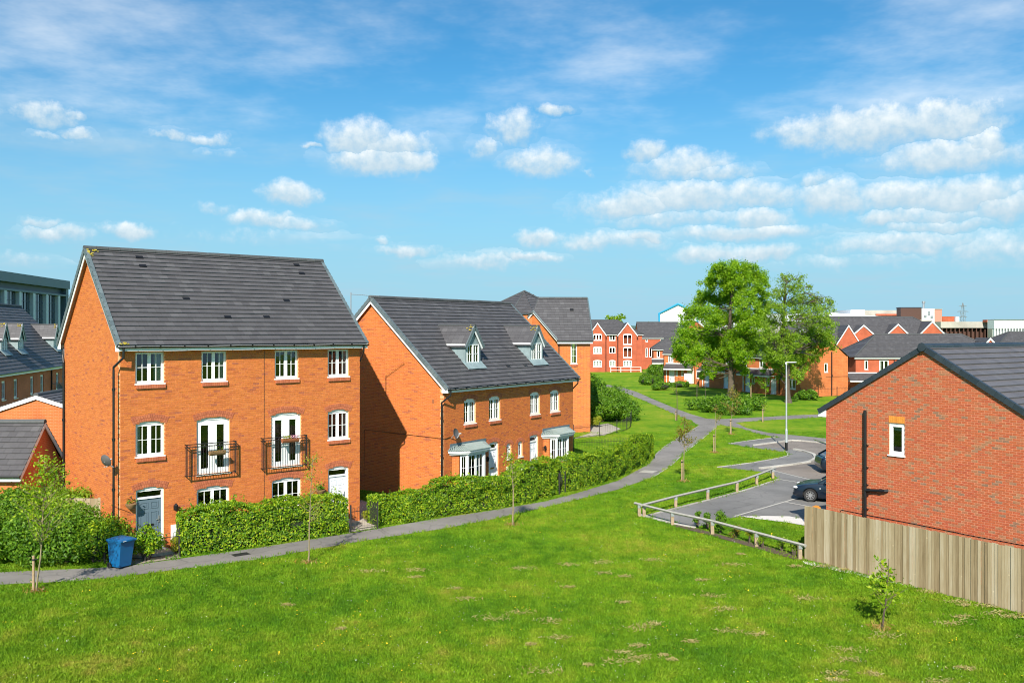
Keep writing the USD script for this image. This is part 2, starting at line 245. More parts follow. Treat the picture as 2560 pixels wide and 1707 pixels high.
M = dict(
 brick_orange=pieces('orange_brick', BR['orange'], patch=.35, pscale=.7), brick_red=pieces('red_brick', BR['red'], patch=.85, pscale=.8),
 mortar=plain('orange_mortar', (.74, .36, .17), .9, var=.15), mortar_red=plain('red_mortar', (.68, .34, .20), .9, var=.15),
 arch=pieces('arch_brick', [(0, (.38, .110, .055)), (1, (.48, .150, .070))]), lintel=pieces('soldier_brick', [(0, (.55, .20, .035)), (1, (.66, .27, .045))]),
 tile=pieces('roof_tile', BR['tile'], rough=.55, spec=.4, fine=.1, patch=.3, pscale=.5, bump=.12), tile_r=pieces('slate_tile', BR['tile_r'], rough=.5, spec=.45, fine=.08, bump=.1),
 under=plain('roof_underlay', (.02, .02, .02), .9), ridge=pieces('ridge_tile', [(0, (.055, .06, .062)), (1, (.085, .09, .092))], rough=.6), verge=pieces('verge_tile', [(0, (.085, .115, .125)), (1, (.13, .165, .175))], rough=.5, spec=.5),
 verge_dark=pieces('dark_verge', [(0, (.022, .032, .042)), (1, (.034, .046, .058))], rough=.4, spec=.5, bump=.05), lichen=plain('yellow_lichen', (.38, .30, .03), .9, var=.5, scale=30),
 white=plain('white_plastic', (.80, .82, .82), .3, var=.03), fascia=plain('fascia_board', (.78, .80, .80), .4, var=.04), soffit=plain('brown_soffit', (.50, .33, .24), .6), black=plain('black_plastic', (.012, .012, .013), .35, var=.2), iron=plain('black_iron', (.018, .017, .017), .45, var=.2),
 lead=plain('lead_sheet', (.22, .29, .30), .5, metal=.0, var=.25, scale=3.), lead_dark=plain('dark_lead', (.10, .14, .16), .55, var=.25), canopy=plain('canopy_metal', (.24, .30, .29), .45, var=.18, scale=4),
 door_blue=plain('blue_door', (.115, .165, .205), .35, var=.03), door_white=plain('white_door', (.74, .76, .80), .3, var=.02), brass=plain('brass', (.55, .40, .15), .3, metal=.9),
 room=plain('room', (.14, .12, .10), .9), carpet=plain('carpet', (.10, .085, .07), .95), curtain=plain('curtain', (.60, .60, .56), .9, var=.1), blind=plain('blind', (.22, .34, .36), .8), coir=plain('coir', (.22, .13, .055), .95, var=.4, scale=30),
 terracotta=plain('terracotta', (.30, .10, .04), .8), galv=plain('galvanised', (.42, .45, .45), .4, metal=.6), dish=plain('dish_grey', (.09, .085, .085), .5), dish_light=plain('light_grey', (.5, .5, .5), .5),
 stone=pieces('paving', [(0, (.30, .26, .21)), (1, (.40, .36, .30))]), gravel=plain('gravel', (.42, .38, .32), .95, var=.4, scale=40, bump=.5), kerb=pieces('kerb', [(0, (.36, .34, .30)), (1, (.50, .48, .43))], fine=.25), white_stone=plain('white_gravel', (.66, .62, .58), .9, var=.2, scale=30, bump=.5),
 paint=plain('road_paint', (.50, .48, .43), .8, var=.35, scale=12), soil=plain('soil', (.10, .068, .045), .95, var=.4, scale=10, bump=.6), bin=plain('blue_bin', (.003, .105, .270), .35, var=.06), bin_green=plain('green_bin', (.02, .08, .05), .45), rubber=plain('rubber', (.014, .014, .014), .75),
 bark=plain('bark', (.095, .072, .052), .9, var=.4, scale=5, bump=.8), young=plain('young_bark', (.25, .20, .11), .8, var=.3, scale=10), stake=plain('stake', (.34, .24, .14), .9, var=.3, scale=8),
 rail=plain('weathered_rail', (.34, .33, .29), .85, var=.3, scale=9, bump=.4), post=plain('weathered_post', (.33, .25, .16), .9, var=.3, scale=8, bump=.4), oak=plain('orange_timber', (.60, .25, .04), .6, var=.15, scale=8),
 concrete=plain('concrete', (.38, .36, .31), .9, var=.25, scale=.25), whitewall=plain('white_cladding', (.72, .74, .76), .5, var=.04), bluetrim=plain('blue_trim', (.03, .28, .50), .4), browncl=plain('brown_cladding', (.075, .033, .022), .6, var=.1), blueclad=plain('blue_grey_cladding', (.075, .115, .150), .5, var=.12, scale=.4), bluedark=plain('dark_blue_steel', (.03, .055, .085), .5),
 greyclad=plain('grey_cladding', (.40, .46, .52), .5), pink=plain('pink_brick', (.45, .22, .16), .85), steel=plain('steel', (.30, .32, .34), .5, metal=.5), lamp_grey=plain('lamp_grey', (.42, .46, .48), .4, metal=.3), lamp_head=plain('lamp_head', (.62, .64, .63), .4), blue_hill=plain('hill', (.06, .12, .09), .95, var=.3, scale=.01),
 far_orange=far_brick('far_orange_brick', (.50, .130, .036), (.56, .158, .042), (.56, .24, .12)), far_red=far_brick('far_red_brick', (.38, .078, .036), (.43, .098, .044), (.40, .15, .09)), far_brown=far_brick('far_brown_brick', (.46, .110, .045), (.52, .135, .055), (.46, .20, .12)),
 far_tile=plain('far_tile', (.062, .060, .064), .6, var=.12, scale=1.), car=mat('car_paint', {'p': ('principled_bsdf', {'base_color': (.003, .008, .018), 'roughness': .3, 'coat_weight': .6, 'coat_roughness': .05})}, []), carglass=mat('car_glass', {'p': ('principled_bsdf', {'base_color': (.02, .03, .035), 'roughness': .04, 'specular_ior_level': .9})}, []), alloy=plain('alloy', (.60, .60, .60), .25, metal=.8), lampglass=plain('headlamp', (.7, .72, .75), .1),
 flower=plain('flowers', (.62, .35, .42), .8, var=.5, scale=60))
M['glass'] = mat('window_glass', {'t': ('transparent_bsdf', {'color': (.80, .86, .84)}), 'g': ('glossy_bsdf', {'color': (.95, .98, 1.), 'roughness': .015}), 'f': ('fresnel', {'IOR': 1.55}), 'k': ('math', {'math_type': 'multiply_add', 'value2': 1.2, 'value3': .02}), 'm': ('mix_closure', {})}, [('f.fac', 'k.value1'), ('k.value', 'm.fac'), ('t.BSDF', 'm.closure1'), ('g.BSDF', 'm.closure2')], 'm.closure')
M['hedge'] = leaf('hedge_leaf', [(0, (.05, .135, .006)), (.4, (.12, .26, .008)), (.72, (.25, .40, .010)), (1, (.44, .51, .02))])
M['shrub'] = leaf('shrub_leaf', [(0, (.05, .13, .008)), (.5, (.10, .23, .010)), (1, (.20, .34, .02))])
M['tree'] = leaf('tree_leaf', [(0, (.12, .25, .008)), (.5, (.22, .40, .012)), (1, (.36, .52, .02))], trans=.5, pscale=.25)
M['tree2'] = leaf('sparse_leaf', [(0, (.12, .22, .015)), (.5, (.21, .35, .02)), (1, (.34, .48, .03))], trans=.4, pscale=.25)
M['lime'] = leaf('lime_leaf', [(0, (.18, .26, .015)), (1, (.42, .42, .03))], trans=.4)
M['bronze'] = leaf('bronze_leaf', [(0, (.12, .12, .02)), (.6, (.20, .20, .02)), (1, (.30, .16, .03))], trans=.3)
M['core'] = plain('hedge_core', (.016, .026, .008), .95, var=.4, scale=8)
def lawn_nodes():
    n = {'g': ('geometry', {}), 'a': ('noise_texture', {'scale': .16, 'detail': 6., 'roughness': .6}), 'b': ('noise_texture', {'scale': 1.3, 'detail': 6., 'roughness': .68}), 'c': ('noise_texture', {'scale': 22., 'detail': 4., 'roughness': .7}),
         'ab': ('math', {'math_type': 'multiply_add', 'value2': .55}), 'bb': ('math', {'math_type': 'multiply', 'value2': .45}), 'r': ('rgb_ramp', {'ramp': [(.32, (.052, .150, .008)), (.42, (.092, .215, .008)), (.50, (.148, .275, .010)), (.57, (.215, .305, .018)), (.66, (.34, .31, .05))]}),
         'cm': ('map_range', {'from_min': .3, 'from_max': .7, 'to_min': .70, 'to_max': 1.3}), 'v': ('vector_math', {'math_type': 'scale'})}
    l = [('g.position', 'a.vector'), ('g.position', 'b.vector'), ('g.position', 'c.vector'), ('b.fac', 'bb.value1'), ('a.fac', 'ab.value1'), ('bb.value', 'ab.value3'), ('ab.value', 'r.fac'), ('c.fac', 'cm.value'), ('r.color', 'v.vector1'), ('cm.result', 'v.scale')]
    return n, l
n_, l_ = lawn_nodes()
n_ |= {'p': ('principled_bsdf', {'roughness': .9, 'specular_ior_level': .1}), 'bp': ('bump', {'strength': .9, 'distance': .06})}
M['lawn'] = mat('lawn', n_, l_ + [('v.vector', 'p.base_color'), ('c.fac', 'bp.height'), ('bp.normal', 'p.normal')])
n_, l_ = lawn_nodes()
n_ |= {'o': ('object_info', {}), 'ov': ('map_range', {'from_min': 0, 'from_max': 1, 'to_min': .75, 'to_max': 1.35}), 'v2': ('vector_math', {'math_type': 'scale'}), 'p': ('principled_bsdf', {'roughness': .6, 'specular_ior_level': .2}), 't': ('translucent_bsdf', {}), 'm': ('mix_closure', {'fac': .35})}
M['blade'] = mat('grass_blade', n_, l_ + [('o.random', 'ov.value'), ('v.vector', 'v2.vector1'), ('ov.result', 'v2.scale'), ('v2.vector', 'p.base_color'), ('v2.vector', 't.color'), ('p.BSDF', 'm.closure1'), ('t.BSDF', 'm.closure2')], 'm.closure')
def asphalt(name, c, var=.25):
    c = np.array(c)
    n = {'cr': ('voronoi_texture', {'feature': 'distance_to_edge', 'scale': .55}), 'cw': ('noise_texture', {'scale': 2.2, 'detail': 4.}), 'cv': ('vector_math', {'math_type': 'multiply_add', 'vector2': (.5, .5, 0)}), 'cm': ('map_range', {'from_min': .0, 'from_max': .018, 'to_min': .72, 'to_max': 1., 'clamp': True}), 'v0': ('vector_math', {'math_type': 'scale'}), 'g': ('geometry', {}), 'a': ('noise_texture', {'scale': .35, 'detail': 6., 'roughness': .65}), 'b': ('noise_texture', {'scale': 90., 'detail': 2.}), 'r': ('rgb_ramp', {'ramp': [(.3, tuple(c * (1 - var))), (.5, tuple(c)), (.7, tuple(c * (1 + var)))]}), 'm': ('map_range', {'from_min': .3, 'from_max': .7, 'to_min': .75, 'to_max': 1.25}), 'v': ('vector_math', {'math_type': 'scale'}), 'bp': ('bump', {'strength': .5, 'distance': .01}), 'p': ('principled_bsdf', {'roughness': .85, 'specular_ior_level': .3})}
    return mat(name, n, [('g.position', 'a.vector'), ('g.position', 'b.vector'), ('a.fac', 'r.fac'), ('b.fac', 'm.value'), ('g.position', 'cw.vector'), ('cw.color', 'cv.vector1'), ('g.position', 'cv.vector3'), ('cv.vector', 'cr.vector'), ('cr.distance', 'cm.value'), ('r.color', 'v0.vector1'), ('cm.result', 'v0.scale'), ('v0.vector', 'v.vector1'), ('m.result', 'v.scale'), ('v.vector', 'p.base_color'), ('b.fac', 'bp.height'), ('bp.normal', 'p.normal')])
M['path'] = asphalt('path_asphalt', (.215, .200, .186)); M['road'] = asphalt('road_asphalt', (.190, .185, .178)); M['road_red'] = asphalt('worn_asphalt', (.215, .185, .160))
def fence_wood():
    n = {'o': ('object_info', {}), 't': ('texture_coordinate', {}), 'mp': ('mapping', {'scale': (22., 22., 1.4)}), 'a': ('noise_texture', {'scale': 1.0, 'detail': 5., 'roughness': .65}), 'ad': ('vector_math', {'math_type': 'add'}), 'cx': ('combine_xyz', {}), 'om': ('math', {'math_type': 'multiply', 'value2': 57.}), 'k': ('math', {'math_type': 'multiply_add', 'value2': .55}), 'ko': ('math', {'math_type': 'multiply_add', 'value2': .42, 'value3': .03}),
         'r': ('rgb_ramp', {'ramp': [(.2, (.15, .110, .058)), (.40, (.25, .190, .108)), (.58, (.32, .258, .158)), (.8, (.41, .355, .255))]}), 'kn': ('voronoi_texture', {'scale': 3.2}), 'km': ('map_range', {'from_min': .03, 'from_max': .10, 'to_min': 1.45, 'to_max': 1., 'clamp': True}), 'v': ('vector_math', {'math_type': 'scale'}), 'p': ('principled_bsdf', {'roughness': .85, 'specular_ior_level': .2}), 'b': ('bump', {'strength': .35, 'distance': .01})}
    l = [('o.random', 'om.value1'), ('om.value', 'cx.x'), ('om.value', 'cx.z'), ('t.object', 'ad.vector1'), ('cx.vector', 'ad.vector2'), ('ad.vector', 'mp.vector'), ('mp.vector', 'a.vector'), ('o.random', 'ko.value1'), ('a.fac', 'k.value1'), ('ko.value', 'k.value3'), ('k.value', 'r.fac'), ('ad.vector', 'kn.vector'), ('kn.distance', 'km.value'), ('r.color', 'v.vector1'), ('km.result', 'v.scale'), ('v.vector', 'p.base_color'), ('a.fac', 'b.height'), ('b.normal', 'p.normal')]
    return mat('fence_wood', n, l)
M['fence'] = fence_wood()

# ------------------------------------------------------------------ the setting
def structure(name, mb, m, **k): return obj(name, mb, m, kind='structure', **k)
structure('ground', MB().box(-900, 900, -60, 2600, -1.0, 0.0), M['lawn'])
PATH_LOW = [(-420, 1480), (0, 1461), (180, 1453), (306, 1441), (470, 1420), (640, 1399), (900, 1353), (1104, 1322), (1240, 1296), (1410, 1257), (1546, 1223), (1631, 1193), (1679, 1162), (1711, 1131), (1752, 1099), (1791, 1067)]
PATH_UP = [(1792, 1048), (1765, 1046), (1727, 1035), (1689, 1021), (1631, 997), (1593, 980), (1555, 968), (1510, 960), (1480, 957), (1470, 963), (1508, 966), (1539, 970), (1548, 978), (1567, 984), (1599, 997), (1644, 1016), (1689, 1037), (1727, 1051), (1746, 1064), (1722, 1080), (1692, 1097), (1660, 1118), (1638, 1136), (1624, 1159), (1546, 1201), (1444, 1232), (1359, 1254), (1240, 1274), (1070, 1300), (900, 1329), (640, 1370), (453, 1396), (330, 1413), (240, 1420), (0, 1430), (-420, 1442)]
footpath = gpoly(PATH_LOW + [(1800, 1062)] + PATH_UP)
sidepath = gpoly([(1791, 1067), (1800, 1062), (1851, 1070), (1891, 1083), (1940, 1093), (1975, 1100), (2066, 1106), (2400, 1125), (2400, 1106), (2066, 1096), (1998, 1089), (1963, 1086), (1918, 1081), (1867, 1070), (1838, 1056), (1918, 1050), (1982, 1047), (2065, 1042), (2400, 1034), (2400, 1028), (2065, 1035), (1982, 1038), (1918, 1042), (1854, 1045), (1790, 1048)])
carpark = gpoly([(1819, 1108), (1860, 1103), (1938, 1093), (1975, 1099), (2066, 1105), (2450, 1128), (2450, 1290), (2150, 1310), (2013, 1299), (1985, 1295), (1921, 1291), (1858, 1291), (1811, 1297), (1739, 1318), (1612, 1291), (1700, 1268), (1772, 1250), (1858, 1227), (1900, 1214), (1947, 1198), (1934, 1186), (1915, 1180), (1858, 1174), (1794, 1168), (1879, 1157), (1942, 1146), (1966, 1141), (1972, 1136), (1966, 1131), (1942, 1127), (1891, 1120), (1830, 1111)])
paved = unary_union([footpath.buffer(0), sidepath.buffer(0), carpark.buffer(0)])
structure('footpath', flat(footpath, .012), M['path'])
structure('side_path', flat(sidepath.difference(footpath), .010), M['path'])
structure('car_park', flat(carpark.difference(unary_union([footpath, sidepath])), .008), M['road'])
inner = gpoly([(1885, 1114), (1985, 1101), (2066, 1109), (2450, 1130), (2450, 1196), (2066, 1206), (1940, 1177), (1942, 1167), (2027, 1155), (2040, 1146), (2035, 1137), (2010, 1128), (1960, 1121)])
structure('turning_head', flat(inner.intersection(carpark), .014), M['road_red'])
def strip(pts, w, z, mb=None):
    mb = mb or MB(); p = np.array([at(x, y)[:2] for x, y in pts]); l = LineString(p).buffer(w / 2, cap_style=2); return flat(l, z, mb)
def kerb_run(name, pts, w, h, piece=.9, label=None):
    """A run of kerb stones, one loose stone after another."""
    p = np.array([at(x, y)[:2] for x, y in pts]); L = LineString(p); mb = MB(); n = max(1, int(L.length / piece)); step = L.length / n
    for i in range(n):
        a, b = np.array(L.interpolate(i * step + .006).coords[0]), np.array(L.interpolate((i + 1) * step - .006).coords[0]); d = (b - a) / np.linalg.norm(b - a); q = np.array([-d[1], d[0]]) * w / 2; e = R.uniform(-.004, .004)
        c = [a + q, a - q, b - q, b + q]; mb.hexa([(*x, -.05) for x in c] + [(*x, h + e) for x in c])
    return obj(name, mb, M['kerb'], kind='structure')
kerb_run('kerb', [(1885, 1114), (1985, 1101), (2066, 1109), (2300, 1122)], .16, .10)
kerb_run('kerb', [(1900, 1172), (1942, 1167), (1985, 1162), (2027, 1155), (2040, 1146), (2036, 1138), (2012, 1129), (1985, 1124)], .22, .10)
kerb_run('path_edging', [(1612, 1291), (1700, 1268), (1772, 1250), (1858, 1227), (1900, 1214), (1947, 1198)], .07, .05)
kerb_run('path_edging', [(1598, 1287), (1680, 1309), (1738, 1320)], .12, .06)
kerb_run('path_edging', [(1794, 1168), (1879, 1157), (1942, 1146), (1966, 1141), (1972, 1136), (1964, 1130)], .07, .04)
kerb_run('path_edging', [(1822, 1109), (1860, 1103), (1940, 1093)], .07, .03)
kerb_run('path_edging', [(1631, 1194), (1679, 1163), (1711, 1132), (1752, 1100), (1791, 1068)], .05, .02)
kerb_run('path_edging', [(1640, 1135), (1660, 1117), (1692, 1096), (1722, 1079), (1748, 1064)], .05, .02)
mk = MB()
for a in ([(1836, 1291), (1998, 1244)], [(1962, 1255), (2060, 1273)], [(1936, 1177), (2120, 1223)], [(1947, 1198), (2060, 1216)]): strip(a, .10, .020, mk)
structure('bay_marking', mk, M['paint'])
structure('gravel_strip', flat(gpoly([(1853, 1291), (1910, 1290), (1973, 1291), (2012, 1298), (2200, 1322), (2200, 1340), (2012, 1314), (1965, 1306), (1890, 1297)]), .022), M['white_stone'])
structure('flower_bed', flat(gpoly([(1660, 1306), (1740, 1320), (1812, 1340), (1900, 1362), (2013, 1388), (2018, 1402), (1985, 1398), (1900, 1374), (1780, 1340), (1690, 1317)]), .018), M['soil'])
structure('front_yard', flat(gpoly([(300, 1421), (330, 1412), (452, 1394), (430, 1362), (340, 1382)]), .016), M['stone'])
structure('side_yard', flat(gpoly([(872, 1331), (945, 1320), (960, 1270), (905, 1250), (880, 1255)]), .016), M['gravel'])
structure('side_yard', flat(gpoly([(1432, 1096), (1510, 1088), (1552, 1072), (1520, 1058), (1474, 1066), (1474, 1083)]), .010), M['gravel'])
def hill(n, x0, x1, y, h, seed):
    r = np.random.RandomState(seed); xs = np.linspace(x0, x1, 60); t = np.linspace(0, 1, 60); z = h * (.55 + .45 * meshkit.fbm(np.c_[t * 9, t * 0, t * 0 + seed], 4)) * np.sin(np.pi * t) ** .5
    mb = MB(); v = np.concatenate([np.c_[xs, np.full(60, y - 250), np.full(60, -.5)], np.c_[xs, np.full(60, y), z], np.c_[xs, np.full(60, y + 300), np.full(60, -.5)]])
    i = np.arange(59); f = np.concatenate([np.c_[i, i + 1, i + 61], np.c_[i, i + 61, i + 60], np.c_[i + 60, i + 61, i + 121], np.c_[i + 60, i + 121, i + 120]])
    return structure(n, mb.add(v, f), M['blue_hill'])
hill('hill', -700, 560, 1900, 34, 1); hill('hill', 350, 1700, 2100, 26, 2)

# ------------------------------------------------------------------ building kit
def world_of(t):
    return np.array(UsdGeom.XformCache().GetLocalToWorldTransform(t)).T
def split_parts(t, name, V, F, m, cap=300, full=None, label=None, parent=None):
    """V: (pieces, k, 3) alike pieces, F their faces. The nearest become parts of their own, the rest one part."""
    W = world_of(t); c = V.mean(1) @ W[:3, :3].T + W[:3, 3]; d = np.linalg.norm(c - CAM, axis=1)
    if full is not None: d = d + np.where(full, 0, 1e3)
    px = np.where((np.abs((c[:, 0]) / np.maximum(c[:, 1], .1)) < .56), 0, 1e4); o = np.argsort(d + px)
    p = parent or t
    for k in o[:cap]: obj(name, (V[k], F), m, p)
    rest = o[cap:]
    if len(rest): obj(name, (V[rest].reshape(-1, 3), (F[None] + np.arange(len(rest))[:, None, None] * V.shape[1]).reshape(-1, 3)), m, p, kind='stuff')
BRF = np.array([[4, 5, 6], [4, 6, 7], [0, 1, 5], [0, 5, 4], [1, 2, 6], [1, 6, 5], [2, 3, 7], [2, 7, 6], [3, 0, 4], [3, 4, 7]])
def bricks(fr, pg, L=.25, Hc=.075, j=.011, amin=-1e9, amax=1e9):
    """Stretcher bond over a polygon with openings: (n, 8, 3) corner points and whether each brick is whole."""
    out, full = [], []; x0, z0, x1, z1 = pg.bounds; k = 0; z = z0
    while z + Hc * .5 < z1:
        zm = z + Hc / 2; g = pg.intersection(LineString([(x0 - 1, zm), (x1 + 1, zm)]))
        for s in getattr(g, 'geoms', [g]):
            if s.is_empty or s.geom_type != 'LineString': continue
            a, b = s.coords[0][0], s.coords[-1][0]; a, b = max(min(a, b), amin), min(max(a, b), amax)
            i = math.floor((a - x0) / L - 1)
            while True:
                c0 = x0 + (i + .5 * (k % 2)) * L; c1 = c0 + L - j; i += 1
                if c0 > b: break
                e0, e1 = max(c0, a), min(c1, b)
                if e1 - e0 < .03: continue
                w = R.uniform(-.0025, .0025); q = (e0, e1, z, min(z + Hc - j, z1), w); out.append(q); full.append(e1 - e0 > L * .8)
        k += 1; z += Hc
    q = np.array(out); a0, a1, b0, b1, w = q.T
    P = lambda a, d, zz: fr.O + a[:, None] * fr.u + d[:, None] * fr.n + zz[:, None] * np.array([0, 0, 1.])
    bk = np.full(len(q), -.02)
    V = np.stack([P(a0, bk, b0), P(a1, bk, b0), P(a1, bk, b1), P(a0, bk, b1), P(a0, w, b0), P(a1, w, b0), P(a1, w, b1), P(a0, w, b1)], 1)
    return V, np.array(full)
def arch_poly(a0, a1, zs, rise, ext=0.):
    w = (a1 - a0) / 2; Rr = (w * w + rise * rise) / (2 * rise); c = ((a0 + a1) / 2, zs + rise - Rr); t = math.asin(min(1, w / Rr)); g = np.linspace(-t, t, 13)
    return [(c[0] + (Rr + ext) * math.sin(x), c[1] + (Rr + ext) * math.cos(x)) for x in g], c, Rr, t
def opening(a0, a1, z0, zs, rise=0.):
    if rise <= 0: return sbox(a0, z0, a1, zs)
    return Polygon([(a1, z0), (a0, z0), *arch_poly(a0, a1, zs, rise)[0]])
def brick_arch(t, fr, a0, a1, zs, rise, rings=2, th=.115, proud=.012, m='arch', w=.075):
    mb = MB(); _, c, Rr, tt = arch_poly(a0, a1, zs, rise)
    for r in range(rings):
        r0 = Rr + r * (th + .01) + .005; r1 = r0 + th; span = tt + .06 / Rr; n = int(2 * span * (r0 + r1) / 2 / (w + .01)); g = np.linspace(-span, span, n + 1)
        for i in range(n):
            p0, p1 = g[i] + .005 / r0, g[i + 1] - .005 / r0; C = lambda rr, x, d: fr.p(c[0] + rr * math.sin(x), d, c[1] + rr * math.cos(x))
            mb.hexa([C(r0, p0, proud), C(r0, p1, proud), C(r0, p1, -.05), C(r0, p0, -.05), C(r1, p0, proud), C(r1, p1, proud), C(r1, p1, -.05), C(r1, p0, -.05)])
    return obj('brick_arch', mb, M[m], t, kind='stuff')
def sill_course(t, fr, a0, a1, z1, h=.14, out=.07):
    mb = MB(); n = int((a1 - a0) / .085); s = (a1 - a0) / n
    for i in range(n): fr.box(mb, a0 + i * s + .004, a0 + (i + 1) * s - .004, -.04, out, z1 - h + R.uniform(-.003, .003), z1)
    return obj('brick_sill', mb, M['arch'], t, kind='stuff')
def window(t, fr, a0, a1, z0, z1, lights=2, rows=2, cols=2, rise=0., back=.09, sill=True, curtain=None, name='window', top_split=None, frame=.05, sash=.038, glassm='glass', bar=.019, label=None, arch_back=.06):
    """A framed window: frame mesh with sashes and bars, every pane a piece of its own below it, sill and curtains likewise."""
    mb, panes = MB(), []; d0, d1 = -back - .06, -back
    fr.box(mb, a0, a0 + frame, d0, d1, z0, z1); fr.box(mb, a1 - frame, a1, d0, d1, z0, z1); fr.box(mb, a0 + frame, a1 - frame, d0, d1, z1 - frame, z1); fr.box(mb, a0 + frame, a1 - frame, d0, d1, z0, z0 + frame)
    if rise > 0:
        pts = arch_poly(a0, a1, z1 + .002, rise)[0]; fr.slab(mb, Polygon([*pts, (a1, z1 + .002), (a0, z1 + .002)]), -arch_back - .04, -arch_back)
    lw = (a1 - a0 - 2 * frame) / lights
    for k in range(lights):
        x0 = a0 + frame + k * lw; x1 = x0 + lw
        if k: fr.box(mb, x0 - .025, x0 + .025, d0 + .003, d1 + .004, z0 + frame, z1 - frame)
        sd = d1 + .012; s = sash; zb, zt = z0 + frame, z1 - frame; xa, xb = x0 + (.025 if k else 0), x1 - (.025 if k < lights - 1 else 0)
        fr.box(mb, xa, xa + s, d0 + .01, sd, zb, zt); fr.box(mb, xb - s, xb, d0 + .01, sd, zb, zt); fr.box(mb, xa + s, xb - s, d0 + .01, sd, zb, zb + s); fr.box(mb, xa + s, xb - s, d0 + .01, sd, zt - s, zt)
        gx = np.linspace(xa + s, xb - s, cols + 1); gz = np.linspace(zb + s, zt - s, rows + 1) if top_split is None else np.array([zb + s, *top_split, zt - s])
        for x in gx[1:-1]: fr.box(mb, x - bar / 2, x + bar / 2, d0 + .02, d1 - .004, zb + s, zt - s)
        for z in gz[1:-1]: fr.box(mb, xa + s, xb - s, d0 + .021, d1 - .006, z - bar / 2, z + bar / 2)
        panes += [(gx[i] + (bar / 2 if i else 0), gx[i + 1] - (bar / 2 if i < len(gx) - 2 else 0), gz[j] + (bar / 2 if j else 0), gz[j + 1] - (bar / 2 if j < len(gz) - 2 else 0)) for i in range(len(gx) - 1) for j in range(len(gz) - 1)]
    w = obj(name, mb, M['white'], t, label=label)
    for i, (p0, p1, q0, q1) in enumerate(panes):
        tl = R.uniform(-.004, .004); m = MB(); m.poly([fr.p(p0, d0 + .03, q0), fr.p(p1, d0 + .03 + tl, q0), fr.p(p1, d0 + .03 + tl, q1), fr.p(p0, d0 + .03, q1)]); obj('pane', m, M[glassm], w)
    if sill: m = MB(); fr.box(m, a0 - .03, a1 + .03, d1 - .03, .05, z0 - .045, z0 - .002); obj('sill', m, M['white'], w)
    for side, wd, cm in (curtain or []):
        m = MB(); cw = wd * (a1 - a0); base = a0 + .03 if side == 'l' else a1 - .03 - cw; n = 14; xs = np.linspace(base, base + cw, n); ds = -back - .16 + .035 * np.sin(np.arange(n) * 1.9)
        if side == 't': fr.box(m, a0 + .04, a1 - .04, -back - .15, -back - .13, z1 - wd * (z1 - z0), z1 - .02)
        else:
            v = np.array([fr.p(x, d, zz) for zz in (z0, z1) for x, d in zip(xs, ds)]); i = np.arange(n - 1); m.add(v, np.r_[np.c_[i, i + 1, i + 1 + n], np.c_[i, i + 1 + n, i + n]])
        obj('blind' if side == 't' else 'curtain', m, M[cm], w)
    return w
def door(t, fr, a0, a1, z0, zd, z1, m, rise=0., back=.1, glazed=False, handle='r', letter=True, panels=True, label=None):
    """Framed six-panel door with a fanlight; door (a part) > frame, fanlight, letter_box, handle."""
    d0, d1 = -back - .05, -back; f = .07
    lf = MB(); fr.box(lf, a0 + f, a1 - f, d0, d1 - .015, z0, zd); w = a1 - a0 - 2 * f; H = zd - z0
    if panels:
        for x0, x1 in ((.13, .45), (.55, .87)):
            for y0, y1 in ((.06, .36), (.44, .74), (.80, .93)):
                A0, A1, Z0, Z1 = a0 + f + x0 * w, a0 + f + x1 * w, z0 + y0 * H, z0 + y1 * H
                for b in ((A0, A1, Z0, Z0 + .025), (A0, A1, Z1 - .025, Z1), (A0, A0 + .025, Z0 + .025, Z1 - .025), (A1 - .025, A1, Z0 + .025, Z1 - .025)): fr.box(lf, b[0], b[1], d1 - .02, d1 + .001, b[2], b[3])
                fr.box(lf, A0 + .06, A1 - .06, d1 - .02, d1 - .005, Z0 + .06, Z1 - .06)
    dr = obj('door', lf, M[m], t, label=label)
    mb = MB(); fr.box(mb, a0, a0 + f, d0 - .01, d1 + .03, z0, z1); fr.box(mb, a1 - f, a1, d0 - .01, d1 + .03, z0, z1); fr.box(mb, a0 + f, a1 - f, d0 - .01, d1 + .03, z1 - .06, z1)
    if z1 - zd > .12: fr.box(mb, a0 + f, a1 - f, d0 - .01, d1 + .03, zd, zd + .07)
    if rise > 0: fr.slab(mb, Polygon([*arch_poly(a0, a1, z1 + .002, rise)[0], (a1, z1 + .002), (a0, z1 + .002)]), -.1, -.05)
    fr.box(mb, a0 - .03, a1 + .03, d0, .06, z0 - .05, z0 - .002); obj('frame', mb, M['white'], dr)
    if z1 - zd > .2: g = MB(); g.poly([fr.p(a0 + f, d0, zd + .07), fr.p(a1 - f, d0, zd + .07), fr.p(a1 - f, d0, z1 - .06), fr.p(a0 + f, d0, z1 - .06)]); obj('fanlight', g, M['glass'], dr)
    if letter: b = MB(); fr.box(b, (a0 + a1) / 2 - .16, (a0 + a1) / 2 + .16, d1 - .01, d1 + .012, z0 + .85, z0 + .93); obj('letter_box', b, M['black' if m == 'door_blue' else 'brass'], dr)
    h = MB(); x = a1 - f - .09 if handle == 'r' else a0 + f + .09; fr.box(h, x - .02, x + .02, d1 - .02, d1 + .015, z0 + .95, z0 + 1.2); fr.box(h, x - .11 if handle == 'r' else x, x if handle == 'r' else x + .11, d1 + .03, d1 + .05, z0 + 1.06, z0 + 1.09); fr.box(h, x - .012, x + .012, d1 + .01, d1 + .04, z0 + 1.06, z0 + 1.09); obj('handle', h, M['galv'], dr)
    return dr
